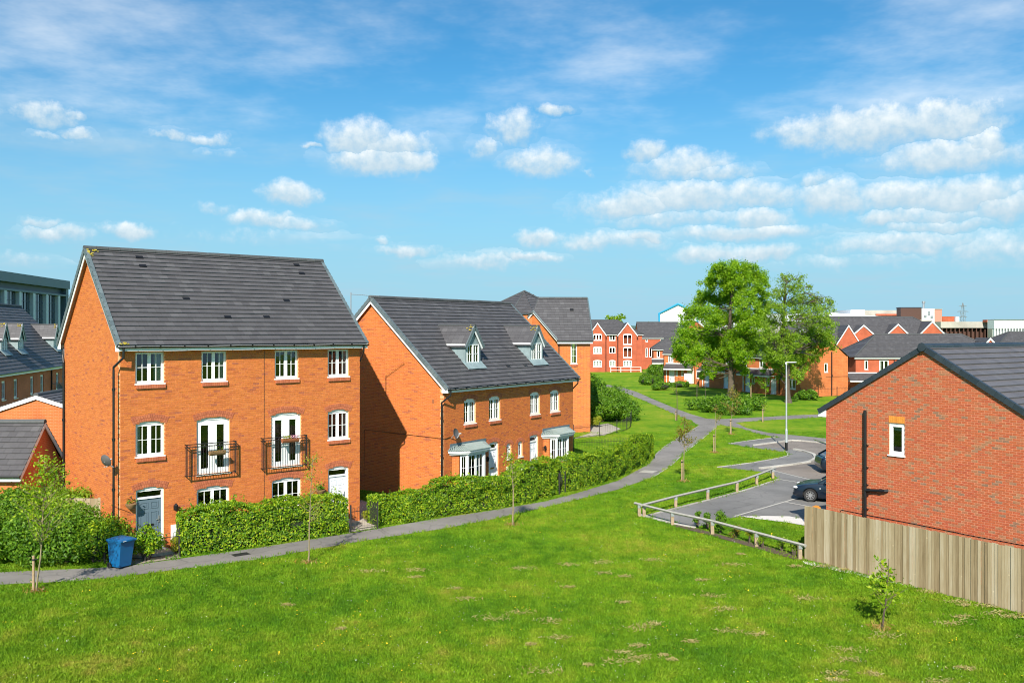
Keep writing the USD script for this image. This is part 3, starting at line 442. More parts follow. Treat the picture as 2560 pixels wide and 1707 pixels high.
class Slope:                                           # a roof slope: a along the eave, s up the slope, h off it
    def __init__(S, O, u, run, rise):                  # run: horizontal vector towards the ridge, rise its height gain
        S.O, S.u = np.asarray(O, float), np.asarray(u, float); v = np.array([*run, rise]); S.L = np.linalg.norm(v); S.v = v / S.L; S.n = np.cross(S.u, S.v)
        if S.n[2] < 0: S.n = -S.n
    def p(S, a, s, h): return S.O + S.u * a + S.v * s + S.n * h
    def box(S, mb, a0, a1, s0, s1, h0, h1): mb.hexa([S.p(a0, s0, h0), S.p(a1, s0, h0), S.p(a1, s1, h0), S.p(a0, s1, h0), S.p(a0, s0, h1), S.p(a1, s0, h1), S.p(a1, s1, h1), S.p(a0, s1, h1)]); return mb
def tiles(S, a0, a1, gauge, tw, th=.060, clip=None, s1=None, gap=.004):
    """Interlocking tiles in broken bond, each a slab whose thick lower edge laps the course below. clip(a, s) keeps a tile."""
    out = []; k = 0; s = 0.0; Lm = s1 or S.L
    while s < Lm - .02:
        a = a0 - (tw / 2 if k % 2 else 0)
        while a < a1 - .01:
            b0, b1 = max(a, a0), min(a + tw - gap, a1); a += tw
            if b1 - b0 < .02: continue
            for c0, c1 in (clip(b0, b1, s, min(s + gauge, Lm)) if clip else [(b0, b1)]):
                if c1 - c0 > .03: out.append((c0, c1, s, min(s + gauge + .03, Lm), th + R.uniform(-.002, .002), R.uniform(-.0007, .0007)))
        k += 1; s += gauge
    q = np.array(out); a, b, s0, s1_, h, tl = q.T
    P = lambda x, y, z: S.O + x[:, None] * S.u + y[:, None] * S.v + z[:, None] * S.n
    lo = np.full(len(q), .004)
    return np.stack([P(a, s0, lo), P(b, s0, lo), P(b, s1_, lo * 0), P(a, s1_, lo * 0), P(a, s0, h + tl), P(b, s0, h - tl), P(b, s1_, lo * 2), P(a, s1_, lo * 2)], 1)
def courses(S, a0, a1, gauge, th=.04, mb=None, lim=None):
    """Far roof: each course one stepped strip. lim(s) -> (a0, a1)."""
    mb = mb or MB(); s = 0.0
    while s < S.L - .05:
        e = min(s + gauge + .02, S.L); x0, x1 = (a0, a1) if lim is None else lim(s); y0, y1 = (a0, a1) if lim is None else lim(e)
        if x1 - x0 > .05: mb.hexa([S.p(x0, s, 0), S.p(x1, s, 0), S.p(max(y1, y0), e, 0), S.p(y0, e, 0), S.p(x0, s, th), S.p(x1, s, th), S.p(max(y1, y0), e, .006), S.p(y0, e, .006)])
        s += gauge
    return mb
def half_round(mb, p0, p1, r, n=8, up=(0, 0, 1.)):
    p0, p1 = np.asarray(p0, float), np.asarray(p1, float); d = (p1 - p0) / np.linalg.norm(p1 - p0); b = np.cross(d, up); b /= np.linalg.norm(b); c = np.cross(b, d); g = np.linspace(-.15, np.pi + .15, n)
    v = [p + b * r * math.cos(x) + c * r * math.sin(x) for p in (p0, p1) for x in g]; i = np.arange(n - 1)
    mb.add(v, np.r_[np.c_[i, i + 1, i + 1 + n], np.c_[i, i + 1 + n, i + n], [(0, k + 1, k) for k in range(1, n - 1)], [(n, n + k, n + k + 1) for k in range(1, n - 1)]]); return mb
def downpipe(t, pts, r=.04, name='downpipe', m='black'):
    mb = MB(); mb.tube(pts, r, 8)
    p = np.asarray(pts, float); a, b = p[-2], p[-1]
    for k in np.arange(.6, np.linalg.norm(b - a), 1.8): c = a + (b - a) / np.linalg.norm(b - a) * k; mb.tube([c - [0, 0, .05], c + [0, 0, .05]], r * 1.35, 8)
    return obj(name, mb, M[m], t)
def lantern(t, fr, a, z, m='black'):
    mb = MB(); fr.box(mb, a - .04, a + .04, 0, .02, z - .12, z + .05); mb.tube([fr.p(a, .01, z - .08), fr.p(a, .12, z - .12), fr.p(a, .15, z - .02)], .012, 6)
    c = fr.p(a, .15, z); mb.lathe([(.0, .16), (.03, .13), (.09, .06), (.085, .05), (.065, .04)], 8, c); mb.lathe([(.05, -.12), (.06, -.10), (.075, .045)], 8, c); mb.lathe([(.0, -.16), (.02, -.15), (.05, -.12)], 8, c)
    return obj('wall_lantern', mb, M[m], t)
def dish_thing(label, base, look, r=.33, m='dish', arm=None):
    """Satellite dish: shallow bowl, feed arm, wall bracket."""
    t = thing('satellite_dish', label, 'satellite dish', base); look = np.asarray(look, float); look /= np.linalg.norm(look); arm = np.array([0, 0, .25]) if arm is None else np.asarray(arm, float)
    c = arm
    mb = MB(); prof = [(0, 0), (r * .4, .012), (r * .75, .045), (r, .085), (r, .095), (r * .75, .056), (0, .014)]; mb.lathe(prof, 20, c, look); obj('dish', mb, M[m], t, smooth=40)
    mb = MB(); mb.tube([(0, 0, 0), arm * .6, arm], .02, 6); obj('bracket', mb, M['galv'], t)
    low = c - np.array([0, 0, r * .8]); f = c + look * r * 1.25 - np.array([0, 0, r * .25]); mb = MB(); mb.tube([low, low + look * .12 - [0, 0, .06], f], .014, 6); mb.tube([f - look * .06, f + look * .06], .032, 8); obj('feed_arm', mb, M['dish_light'], t)
    return t
def near_house(name, label, cat, O, d, Wd, D, ze, zr, yr, front_open, gable_open, brick='brick_orange', mortar='mortar', tile='tile', gauge=.25, tw=.33, oe=.34, ov=.18, verge='verge', L=.25, Hc=.075, zbase=0., floors=(0.1,), split=False, bargem='fascia', roof_clip=None):
    """Detached gabled house. Local axes: x along the front, y into the house, z up. Builds walls, brickwork, roof, tiles, verges, ridge, boards, gutter."""
    t = thing(name, label, cat, (O[0], O[1], zbase), math.degrees(math.atan2(d[1], d[0])))
    fr = Fr((0, 0, 0), (1, 0, 0), (0, -1, 0)); ga = Fr((0, D, 0), (0, -1, 0), (-1, 0, 0)); s = (zr - ze) / yr; s2 = (zr - ze) / (D - yr); zw = ze - .02
    fpg = sbox(0, 0, Wd, zw).difference(unary_union(front_open)) if front_open else sbox(0, 0, Wd, zw)
    zt = ze - .04
    gp = Polygon([(0, 0), (D, 0), (D, zt), (D - yr, zr - .10), (0, zt)]); gpg = gp.difference(unary_union(gable_open)) if gable_open else gp
    a = fr.slab(MB(), fpg, -.26, -.009); obj('wall', a, M[mortar], t)
    a = ga.slab(MB(), gpg.intersection(sbox(-1, -1, D - .262, 99)), -.26, -.009); obj('wall', a, M[mortar], t)
    fb = M['far_red'] if brick == 'brick_red' else M['far_orange']
    m = MB(); rg = Fr((Wd, 0, 0), (0, 1, 0), (1, 0, 0)); rg.slab(m, Polygon([(.262, 0), (D, 0), (D, zt), (yr, zr - .10), (.262, zt + s * .262 - .02)]), -.26, -.001); obj('wall', m, fb, t)
    m = MB(); m.box(.27, Wd - .27, D - .262, D - .002, 0, zt - .1); obj('wall', m, fb, t)
    j_ = .015 if brick == 'brick_red' else .012; V1, F1 = bricks(fr, fpg, L, Hc, j_); V2, F2 = bricks(ga, gpg, L, Hc, j_, amax=D - .023)
    split_parts(t, 'brick', np.concatenate([V1, V2]), BRF, M[brick], full=np.r_[F1, F2])
    m = MB()
    for z in floors: m.box(.28, Wd - .28, .28, D - .28, z, z + .08)
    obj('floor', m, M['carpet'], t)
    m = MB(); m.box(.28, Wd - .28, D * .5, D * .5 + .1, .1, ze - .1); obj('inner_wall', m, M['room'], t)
    # roof
    run = yr + oe; Sf = Slope((0, -oe, ze - s * oe), (1, 0, 0), (0, run), s * run); run2 = D - yr + oe; Sb = Slope((0, D + oe, ze - s2 * oe), (1, 0, 0), (0, -run2), s2 * run2)
    m = MB(); Sf.box(m, -ov + .01, Wd + ov - .01, .03, Sf.L - .03, -.06, 0); Sb.box(m, -ov + .01, Wd + ov - .01, .03, Sb.L - .03, -.06, 0); obj('roof', m, M['under'], t)
    split_parts(t, 'roof_tile', tiles(Sf, -ov, Wd + ov, gauge, tw, clip=roof_clip), BOXF, M[tile])
    obj('rear_tiles', courses(Sb, -ov, Wd + ov, gauge), M[tile], t, kind='stuff')
    for S, nm in ((Sf, 'f'), (Sb, 'b')):               # verge caps, one per course
        k = 0.0
        while k < S.L - .05:
            e = min(k + gauge, S.L)
            for x0, x1 in ((-ov - .045, -ov + .10), (Wd + ov - .10, Wd + ov + .045)):
                m = MB(); hi = .075
                m.hexa([S.p(x0, k + .004, -.11), S.p(x0 + .03 if x0 < 0 else x1 - .03, k + .004, -.11), S.p(x0 + .03 if x0 < 0 else x1 - .03, e, -.11), S.p(x0, e, -.11), S.p(x0, k + .004, hi), S.p(x0 + .03 if x0 < 0 else x1 - .03, k + .004, hi), S.p(x0 + .03 if x0 < 0 else x1 - .03, e, hi - .03), S.p(x0, e, hi - .03)] if x0 < 0 else
                       [S.p(x1 - .03, k + .004, -.11), S.p(x1, k + .004, -.11), S.p(x1, e, -.11), S.p(x1 - .03, e, -.11), S.p(x1 - .03, k + .004, hi), S.p(x1, k + .004, hi), S.p(x1, e, hi - .03), S.p(x1 - .03, e, hi - .03)])
                S.box(m, x0 + (.03 if x0 < 0 else 0), x1 - (0 if x0 < 0 else .03), k + .004, e, hi - .035, hi - .005); obj('verge_cap', m, M[verge], t)
            k += gauge
    nr = int((Wd + 2 * ov) / .45); st = (Wd + 2 * ov + .08) / nr
    for i in range(nr): half = half_round(MB(), (-ov - .04 + i * st + .004, yr, zr + .0), (-ov - .04 + (i + 1) * st - .004, yr, zr + .0 + R.uniform(-.005, .005)), .125); obj('ridge_tile', half, M['ridge'] if verge == 'verge' else M[verge], t)
    # boards
    for x, sg in ((-ov + .02, -1), (Wd + ov - .02, 1)):
        m = MB()
        for S in (Sf, Sb): S.box(m, x - .012, x + .012, .0, S.L, -.24 if bargem else -.10, -.055)
        if bargem: obj('bargeboard', m, M[bargem], t)
        m = MB(); x0, x1 = sorted((x, x - sg * (ov + .0)))
        for S in (Sf, Sb): S.box(m, x0 + .013, x1 - .001, .1, S.L - .02, -.095, -.062)
        obj('verge_soffit', m, M['soffit'], t)
    zf = ze - s * oe
    m = MB(); m.box(-ov + .03, Wd + ov - .03, -oe + .0, -oe + .025, zf - .20, zf - .02); m.box(-ov + .033, Wd + ov - .033, -oe + .026, -.012, zf - .19, zf - .165)
    if bargem:
        for x in (-ov + .005, Wd + ov - .035): m.hexa([(x, -oe - .01, zf - .21), (x + .03, -oe - .01, zf - .21), (x + .03, .02, zf - .21), (x, .02, zf - .21), (x, -oe - .01, zf + .0), (x + .03, -oe - .01, zf + .0), (x + .03, .02, zf + s * oe), (x, .02, zf + s * oe)])
    obj('fascia', m, M['fascia'], t)
    m = MB(); m.box(-ov + .03, Wd + ov - .03, D + oe - .025, D + oe, ze - s2 * oe - .2, ze - s2 * oe - .02); m.hexa([(-ov + .005, D - .02, ze - s2 * oe - .21), (-ov + .035, D - .02, ze - s2 * oe - .21), (-ov + .035, D + oe + .01, ze - s2 * oe - .21), (-ov + .005, D + oe + .01, ze - s2 * oe - .21), (-ov + .005, D - .02, ze + .0), (-ov + .035, D - .02, ze + .0), (-ov + .035, D + oe + .01, ze - s2 * oe), (-ov + .005, D + oe + .01, ze - s2 * oe)]); obj('fascia', m, M['fascia'], t)
    m = MB(); g = np.linspace(np.pi, 2 * np.pi, 9); cy, cz = -oe - .06, zf - .03
    prof = [(cy + .06 * math.cos(x), cz + .06 * math.sin(x)) for x in g] + [(cy + .05 * math.cos(x), cz + .05 * math.sin(x)) for x in g[::-1]]
    v = [(x, y, z) for x in (-ov - .02, Wd + ov + .02) for y, z in prof]; n = len(prof); i = np.arange(n); f = np.r_[np.c_[i, (i + 1) % n, (i + 1) % n + n], np.c_[i, (i + 1) % n + n, i + n]]
    m.add(v, f)
    for x in np.arange(.4, Wd, .9): m.box(x, x + .03, -oe - .09, -oe, zf - .10, zf - .02)
    obj('gutter', m, M['black'], t)
    return t, fr, ga, Sf, Sb

# ------------------------------------------------------------------ the tall brick house with two railed windows
V2 = lambda x, y: np.array([x, y], float)
D1 = V2(.7546, .6562)
h1_open = [sbox(a, 6.28, b, 7.45) for a, b in ((.53, 1.59), (3.01, 4.02), (6.05, 7.10), (8.47, 9.50))] + [opening(.54, 1.59, 3.60, 4.79, .10), opening(8.47, 9.50, 3.62, 4.78, .10), opening(2.82, 4.15, 2.72, 4.78, .12), opening(5.90, 7.23, 2.70, 4.78, .12),
  opening(2.82, 4.13, .92, 2.13, .10), opening(5.92, 7.22, .92, 2.13, .10), opening(.55, 1.58, .14, 2.36, .10), opening(8.49, 9.48, .14, 2.36, .10)]
H1, F1, G1, S1f, S1b = near_house('brick_house', 'tall three-storey orange brick house with two railed balcony windows, left of centre', 'house', (-14.17, 33.28), D1, 10.04, 7.0, 8.00, 11.42, 3.6, h1_open, [], floors=(.02, 2.55, 5.0))
C = 'curtain'
window(H1, F1, .53, 1.59, 6.28, 7.45, curtain=[('r', .26, C)]); window(H1, F1, 3.01, 4.02, 6.28, 7.45, curtain=[('r', .22, C)]); window(H1, F1, 6.05, 7.10, 6.28, 7.45, curtain=[('t', .35, 'room')]); window(H1, F1, 8.47, 9.50, 6.28, 7.45, curtain=[('r', .16, C)])
window(H1, F1, .54, 1.59, 3.60, 4.79, rise=.10, curtain=[('l', .2, C)]); window(H1, F1, 8.47, 9.50, 3.62, 4.78, rise=.10, curtain=[('r', .14, C)])
for a, b, z in ((2.82, 4.15, 2.72), (5.90, 7.23, 2.70)): window(H1, F1, a, b, z, 4.78, rows=1, cols=1, rise=.12, name='french_window', sash=.14, frame=.06)
window(H1, F1, 2.82, 4.13, .92, 2.13, rise=.10); window(H1, F1, 5.92, 7.22, .92, 2.13, rise=.10)
door(H1, F1, .55, 1.58, .15, 2.02, 2.36, 'door_blue', rise=.10, label='blue grey panelled front door'); door(H1, F1, 8.49, 9.48, .15, 2.02, 2.36, 'door_white', rise=.10, label='white panelled front door')
for a, b, z, r in ((.54, 1.59, 4.79, .10), (8.47, 9.50, 4.78, .10), (2.82, 4.15, 4.78, .12), (5.90, 7.23, 4.78, .12), (2.82, 4.13, 2.13, .10), (5.92, 7.22, 2.13, .10), (.55, 1.58, 2.36, .10), (8.49, 9.48, 2.36, .10)): brick_arch(H1, F1, a - .03, b + .03, z, r)
for a, b, z in ((.53, 1.59, 6.235), (3.01, 4.02, 6.235), (6.05, 7.1, 6.235), (8.47, 9.5, 6.235), (.54, 1.59, 3.555), (8.47, 9.5, 3.575), (2.82, 4.13, .87), (5.92, 7.22, .87)): sill_course(H1, F1, a + .01, b + .03, z)
m = MB(); F1.box(m, 5.58, 5.60, -.02, .004, .9, 7.42); obj('movement_joint', m, M['iron'], H1)
downpipe(H1, [(-.02, -.42, 7.6), (-.02, -.40, 7.25), (-.24, -.02, 6.9), (-.24, -.02, 6.7), (-.24, -.02, .05)], .045); downpipe(H1, [(-.05, 7.1, 7.5), (-.05, 7.05, 7.2), (-.06, 6.9, 6.9), (-.06, 6.9, .05)], .045); downpipe(H1, [(10.0, -.40, 7.6), (10.0, -.38, 7.35), (10.12, -.06, 7.1), (10.12, .1, 6.9)], .04)
lantern(H1, F1, 1.97, 1.62)
for a, y in ((1.66, 3.31), (1.66, 2.92), (2.87, 1.54), (4.25, .78), (8.62, 3.33), (8.66, 2.91), (5.93, .80), (7.22, 1.55)):
    m = MB(); s = (y + .34) / (3.94) * S1f.L; S1f.box(m, a, a + .28, s - .06, s + .07, .02, .062); S1f.box(m, a + .02, a + .26, s - .075, s - .06, .03, .055); obj('roof_vent', m, M['black'], H1)
m = MB(); r_ = np.random.RandomState(3)
for k in range(26):
    s = S1f.L - abs(r_.normal(0, .22)) - .02 if k < 16 else abs(r_.normal(0, .08)); a = -.16 + abs(r_.normal(0, .16)); w = r_.uniform(.02, .07); S1f.box(m, a, a + w * 1.6, max(s - w, 0), s, .05, .078)
obj('lichen', m, M['lichen'], H1, kind='stuff')
m = MB(); F1.box(m, 1.83, 2.2, .0, .16, .35, .95); obj('meter_box', m, M['white'], H1)
m = MB(); q0, q1 = np.array([10.5, 1.5, 9.86]), np.array([11.66, 1.02, 9.78]); m.tube([(10.5, 1.5, 8.0), (10.5, 1.5, 9.95)], .024, 6); m.tube([q0, q1], .013, 5)
for z in (8.15, 8.6): m.tube([(10.5, 1.5, z), (10.04, 1.5, z)], .02, 5)
for k in range(12): q = q0 + (q1 - q0) * (k + 1) / 12.5; m.tube([q - [.05, .12, 0], q + [.05, .12, 0]], .007, 4)
obj('aerial', m, M['steel'], H1)
m = MB(); F1.box(m, .45, 1.7, .0, .7, .0, .13); obj('door_step', m, M['stone'], H1); m = MB(); F1.box(m, 8.4, 9.6, .0, .7, .0, .13); obj('door_step', m, M['stone'], H1)
m = MB(); pts = [(-.33 + .02, .0, 3.0), (-.3, -.02, 2.2), (-.05, -.015, 1.95), (.1, -.012, 2.6)]; m.tube([(-.27, -.03, 3.1), (-.27, -.03, 2.1), (-.22, -.02, 1.9), (.35, -.012, 1.6)], .008, 5); obj('cable', m, M['black'], H1)
def railing(t_label, a0, a1, z0, z1, fr, T):
    """Juliet balcony: returned railing with round bars and a hooped upper band."""
    t = thing('balcony_railing', t_label, 'balcony railing', T(fr.p((a0 + a1) / 2, 0, z0)), math.degrees(math.atan2(D1[1], D1[0]))); w = (a1 - a0) / 2; d = .22
    m = MB(); L = Fr((0, 0, 0), (1, 0, 0), (0, -1, 0)); H = z1 - z0
    for z in (0., H - .13, H - .03): L.box(m, -w, w, d - .02, d + .015, z, z + .03)
    for x in (-w, w): L.box(m, x - .018, x + .018, d - .022, d + .017, -.03, H); [L.box(m, x - .012, x + .012, 0, d - .02, z, z + .028) for z in (0., H - .13, H - .03)]
    obj('frame', m, M['iron'], t)
    for x in np.arange(-w + .11, w - .05, .108): m = MB(); m.tube([(x, -d + .002, .03), (x, -d + .002, H - .13)], .008, 6); obj('bar', m, M['iron'], t)
    for y in (.08, .16):
        for x in (-w, w): m = MB(); m.tube([(x, -y, .03), (x, -y, H - .13)], .008, 6); obj('bar', m, M['iron'], t)
    m = MB()
    for x in np.arange(-w + .1, w - .05, .2): m.tube([(x - .05, -d, H - .10), (x, -d, H - .05), (x + .05, -d, H - .10)], .006, 4)
    obj('hoop_band', m, M['iron'], t, kind='stuff')
    return t
T1 = lambda p: (lambda W: W[:3, :3] @ np.asarray(p, float) + W[:3, 3])(world_of(H1))
railing('black balcony railing with coir planter on it, left of the two', 2.36, 4.30, 2.72, 3.93, F1, T1)
railing('black balcony railing with flower box on it, right of the two', 5.44, 7.36, 2.70, 3.94, F1, T1)
def planter(label, loc, rz, L, m, plants):
    t = thing('planter', label, 'planter', loc, rz); b = MB(); n = 9; g = np.linspace(np.pi, 2 * np.pi, n); xs = np.linspace(-L / 2, L / 2, 12)
    v = [(x, .11 * math.cos(a), .0 + .17 * math.sin(a) * (1 + .0 * x)) for x in xs for a in g]; f = [(i * n + j, i * n + j + 1, (i + 1) * n + j + 1) for i in range(11) for j in range(n - 1)] + [(i * n + j, (i + 1) * n + j + 1, (i + 1) * n + j) for i in range(11) for j in range(n - 1)]
    f += [(0, j, j + 1) for j in range(1, n - 1)] + [(11 * n, 11 * n + j + 1, 11 * n + j) for j in range(1, n - 1)]; b.add(v, f); b.box(-L / 2 + .01, L / 2 - .01, -.10, .10, -.05, -.03); obj('box', b, M[m], t, smooth=35)
    b = MB()
    for x in (-L * .3, L * .3): b.tube([(x, .12, .03), (x, .10, .0), (x, -.0, -.175), (x, -.12, .0)], .008, 5)
    obj('hanger', b, M['iron'], t)
    r = np.random.RandomState(len(label))
    for nm, mm, k, x0, x1 in plants:
        P = np.c_[r.uniform(x0, x1, k), r.uniform(-.09, .09, k), r.uniform(-.03, .13, k)]; obj(nm, leaf_cloud(P, P * [0, 1, 0] + [0, 0, 1], .07, r), M[mm], t, kind='stuff')
    return t
def leaf_cloud(P, N, size, r, elong=1.7, jit=.55, var=.35):
    """Loose folded leaves at points P facing roughly N: (vertices, faces)."""
    n = len(P); N = N / (np.linalg.norm(N, axis=1, keepdims=True) + 1e-9) + r.normal(0, jit, (n, 3)); N /= np.linalg.norm(N, axis=1, keepdims=True) + 1e-9
    t = np.cross(N, r.normal(0, 1, (n, 3))); t[:, 2] -= .25; t -= N * (t * N).sum(1, keepdims=True); t /= np.linalg.norm(t, axis=1, keepdims=True) + 1e-9; b = np.cross(N, t)
    L = (size * (1 + r.uniform(-var, var, n)))[:, None]; W = L / elong
    v = np.stack([P - t * L * .5, P + b * W * .5 + N * L * .10 - t * L * .05, P + t * L * .55, P - b * W * .5 + N * L * .10 - t * L * .05], 1).reshape(-1, 3)
    k = np.arange(n)[:, None] * 4
    return v, np.concatenate([k + [0, 1, 2], k + [0, 2, 3]])
rz1 = math.degrees(math.atan2(D1[1], D1[0]))
planter('brown coir trough planter hooked on the left balcony railing', T1((3.48, -.36, 3.62)), rz1, .62, 'coir', [('plant', 'hedge', 14, -.1, .3)])
planter('terracotta flower box with pink and lime plants on the right balcony railing', T1((6.55, -.36, 3.86)), rz1, .72, 'terracotta', [('plant', 'lime', 70, -.28, -.02), ('flowers', 'flower', 90, 0., .32)])
def wall_basket(label, loc, rz, plants):
    t = thing('wall_basket', label, 'hanging basket', loc, rz); b = MB(); b.lathe([(.0, -.17), (.10, -.15), (.18, -.05), (.20, .02), (.185, .03), (.0, .02)], 16, (0, -.14, 0)); obj('basket', b, M['coir'], t, smooth=40)
    b = MB(); b.tube([(0, -.01, .25), (0, -.2, .28), (0, -.22, .22)], .01, 5); b.tube([(0, -.21, .24), (.16, -.14, .02)], .004, 4); b.tube([(0, -.21, .24), (-.16, -.14, .02)], .004, 4); obj('bracket', b, M['iron'], t)
    r = np.random.RandomState(4); P = np.c_[r.normal(0, .09, plants), -.14 + r.normal(0, .07, plants), .05 + np.abs(r.normal(0, .10, plants))]; obj('plant', leaf_cloud(P, P + [0, 0, .3], .08, r), M['shrub'], t, kind='stuff')
wall_basket('small brown hanging basket on the wall left of the blue door', T1((.33, 0, 1.92)), rz1, 30); wall_basket('green planted hanging basket on the wall left of the white door', T1((8.05, 0, 1.55)), rz1, 170)
dish_thing('grey satellite dish on the corner downpipe of the tall brick house', T1((-.26, -.06, 3.32)), (.35, .85, .3), r=.23, arm=(-.26, -.16, .22))

# ------------------------------------------------------------------ the brick house with two dormers and bay windows
D2 = V2(.5576, .8301); W2, DE2 = 12.44, 9.3
h2_open = [opening(a, b, 3.56, 4.70, .12) for a, b in ((1.60, 2.61), (3.77, 4.80), (7.71, 8.73), (9.83, 10.87))] + [opening(3.74, 4.63, .14, 2.34, .10), opening(7.67, 8.56, .14, 2.34, .10), opening(5.38, 5.84, 1.36, 2.10, .12), opening(6.49, 6.95, 1.36, 2.10, .12), sbox(.75, .2, 3.0, 2.2), sbox(9.25, .2, 11.3, 2.2)]
H2, F2, G2, S2f, S2b = near_house('brick_house', 'orange brick house with two dormer windows and two bay windows, in the middle', 'house', (-3.29, 44.66), D2, W2, DE2, 5.73, 9.92, 4.65, h2_open, [], floors=(.02, 2.7), gauge=.27)
for a, b, cu in ((1.60, 2.61, [('r', .3, C), ('l', .12, C)]), (3.77, 4.80, [('r', .36, C)]), (7.71, 8.73, [('r', .3, 'terracotta'), ('l', .1, C)]), (9.83, 10.87, [('r', .4, C), ('l', .14, C)])):
    window(H2, F2, a, b, 3.56, 4.70, rise=.12, curtain=cu); brick_arch(H2, F2, a - .03, b + .03, 4.70, .12, rings=1, th=.21); sill_course(H2, F2, a + .01, b + .03, 3.515)
door(H2, F2, 3.74, 4.63, .15, 2.02, 2.34, 'door_white', rise=.10); door(H2, F2, 7.67, 8.56, .15, 2.02, 2.34, 'door_white', rise=.10)
for a, b in ((3.74, 4.63), (7.67, 8.56)): brick_arch(H2, F2, a - .03, b + .03, 2.34, .10, rings=1, th=.21); m = MB(); F2.box(m, a - .1, b + .1, 0, .7, 0, .13); obj('door_step', m, M['stone'], H2)
for a, b in ((5.38, 5.84), (6.49, 6.95)): window(H2, F2, a, b, 1.36, 2.10, lights=1, rise=.12); brick_arch(H2, F2, a - .03, b + .03, 2.10, .12, rings=1, th=.19)
for a in (5.35, 6.6): m = MB(); F2.box(m, a, a + .42, 0, .18, .45, .98); obj('meter_box', m, M['white'], H2)
lantern(H2, F2, 3.45, 1.62); lantern(H2, F2, 9.05, 1.60)
downpipe(H2, [(-.02, -.42, 5.4), (-.02, -.40, 5.1), (-.22, -.02, 4.75), (-.22, -.02, 4.6), (-.22, -.02, .05)], .045); downpipe(H2, [(12.35, -.40, 5.4), (12.35, -.38, 5.1), (12.48, -.04, 4.85), (12.48, .1, 4.7)], .04)
m = MB(); G2.box(m, DE2 - .75, DE2 - .63, -.02, .006, 4.68, 4.86); obj('vent_brick', m, M['terracotta'], H2)
m = MB(); m.tube([(.5, -.03, 3.05), (.1, -.02, 2.98), (-.015, .0, 2.98), (-.015, 2.5, 3.05), (-.015, 5.2, 3.12), (-.015, 5.2, .2)], .013, 5); obj('cable', m, M['black'], H2)
T2 = lambda p: (lambda W: W[:3, :3] @ np.asarray(p, float) + W[:3, 3])(world_of(H2))
dish_thing('grey satellite dish seen edge on, above the left bay window of the dormered house', T2((.55, 0, 2.95)), (1., -.5, .3), r=.25, arm=(.18, -.16, .25))
def bay(x0, cxs, x1, cu):
    """Canted bay: plinth bricks, boarded posts, three windows and a hipped metal canopy."""
    a0, b0, b1, a1 = cxs; dp = .55; p = [(a0, 0), (b0, -dp), (b1, -dp), (a1, 0)]
    bt = None
    for k, (q0, q1) in enumerate(zip(p[:-1], p[1:])):
        q0, q1 = np.array(q0), np.array(q1); L = np.linalg.norm(q1 - q0); u = (q1 - q0) / L; n = np.array([u[1], -u[0]]); f = Fr((*q0, 0), (*u, 0), (*n, 0)); top = .70 if k == 1 else 2.1
        w0, w1 = (.02, L - .02) if k == 1 else ((.40, L - .02) if k == 0 else (.02, L - .40))
        pg = sbox(0, 0, L, .72).union(sbox(0, 0, .36, 2.15) if k == 0 else (sbox(L - .36, 0, L, 2.15) if k == 2 else Polygon()))
        m = MB(); f.slab(m, pg, -.2, -.009); obj('wall', m, M['mortar'], H2); V, _ = bricks(f, pg); obj('bay_brickwork', (V.reshape(-1, 3), (BRF[None] + np.arange(len(V))[:, None, None] * 8).reshape(-1, 3)), M['brick_orange'], H2, kind='stuff')
        window(H2, f, w0, w1, .80, 2.12, lights=2 if k == 1 else 1, rows=2, cols=2, back=.02, name='bay_window', curtain=cu if k == 1 else None)
        if k == 1: sill_course(H2, f, 0, L, .75, h=.12, out=.05)
    m = MB()
    for q in ((b0, -dp), (b1, -dp)): m = MB(); m.box(q[0] - .055, q[0] + .055, q[1] - .04, q[1] + .07, .80, 2.14); obj('bay_post', m, M['white'], H2)
    e0, e1, f0, f1, dd = x0, x1, x0 + .82, x1 - .82, .78
    lo, hi = 2.34, 2.56; A = [(e0, 0, lo), (f0, -dd, lo), (f1, -dd, lo), (e1, 0, lo)]; B = [(e0 + .28, 0, hi), (f0 + .25, -.03, hi), (f1 - .25, -.03, hi), (e1 - .28, 0, hi)]
    m = MB(); m.hexa([*A, *B]); cn = obj('canopy', m, M['canopy'], H2)
    m = MB(); up = .012
    for k in range(24):                                # rolled ribs of the metal sheet along the front
        t_ = (k + .5) / 24; a = np.array(A[1]) * (1 - t_) + np.array(A[2]) * t_; b = np.array(B[1]) * (1 - t_) + np.array(B[2]) * t_; m.tube([a + [0, -.03, up], b + [0, 0, up]], .022, 5)
    for k in range(9):
        for P0, P1, Q0, Q1 in ((A[0], A[1], B[0], B[1]), (A[2], A[3], B[2], B[3])): t_ = (k + .5) / 9; m.tube([np.array(P0) * (1 - t_) + np.array(P1) * t_ + [0, 0, up], np.array(Q0) * (1 - t_) + np.array(Q1) * t_ + [0, 0, up]], .02, 5)
    obj('canopy_ribs', m, M['canopy'], cn, kind='stuff')
    m = MB(); F2.box(m, e0 + .2, e1 - .2, .002, .03, 2.50, 2.68); obj('flashing', m, M['lead_dark'], cn)
    m = MB()
    for z0, z1, ins in ((2.24, 2.335, .03), (2.16, 2.238, .10), (2.11, 2.158, .16)):
        q = [(e0 + ins * 1.5, -.01), (f0 + ins * .5, -dd + ins), (f1 - ins * .5, -dd + ins), (e1 - ins * 1.5, -.01)]; m.hexa([(*x, z0) for x in q] + [(*x, z1) for x in q])
    obj('canopy_fascia', m, M['white'], cn)
bay(.24, (.62, 1.17, 2.55, 3.1), 3.66, [('r', .3, C), ('l', .12, C)]); bay(8.79, (9.10, 9.66, 10.90, 11.45), 12.19, [('l', .25, 'terracotta'), ('r', .3, C)])
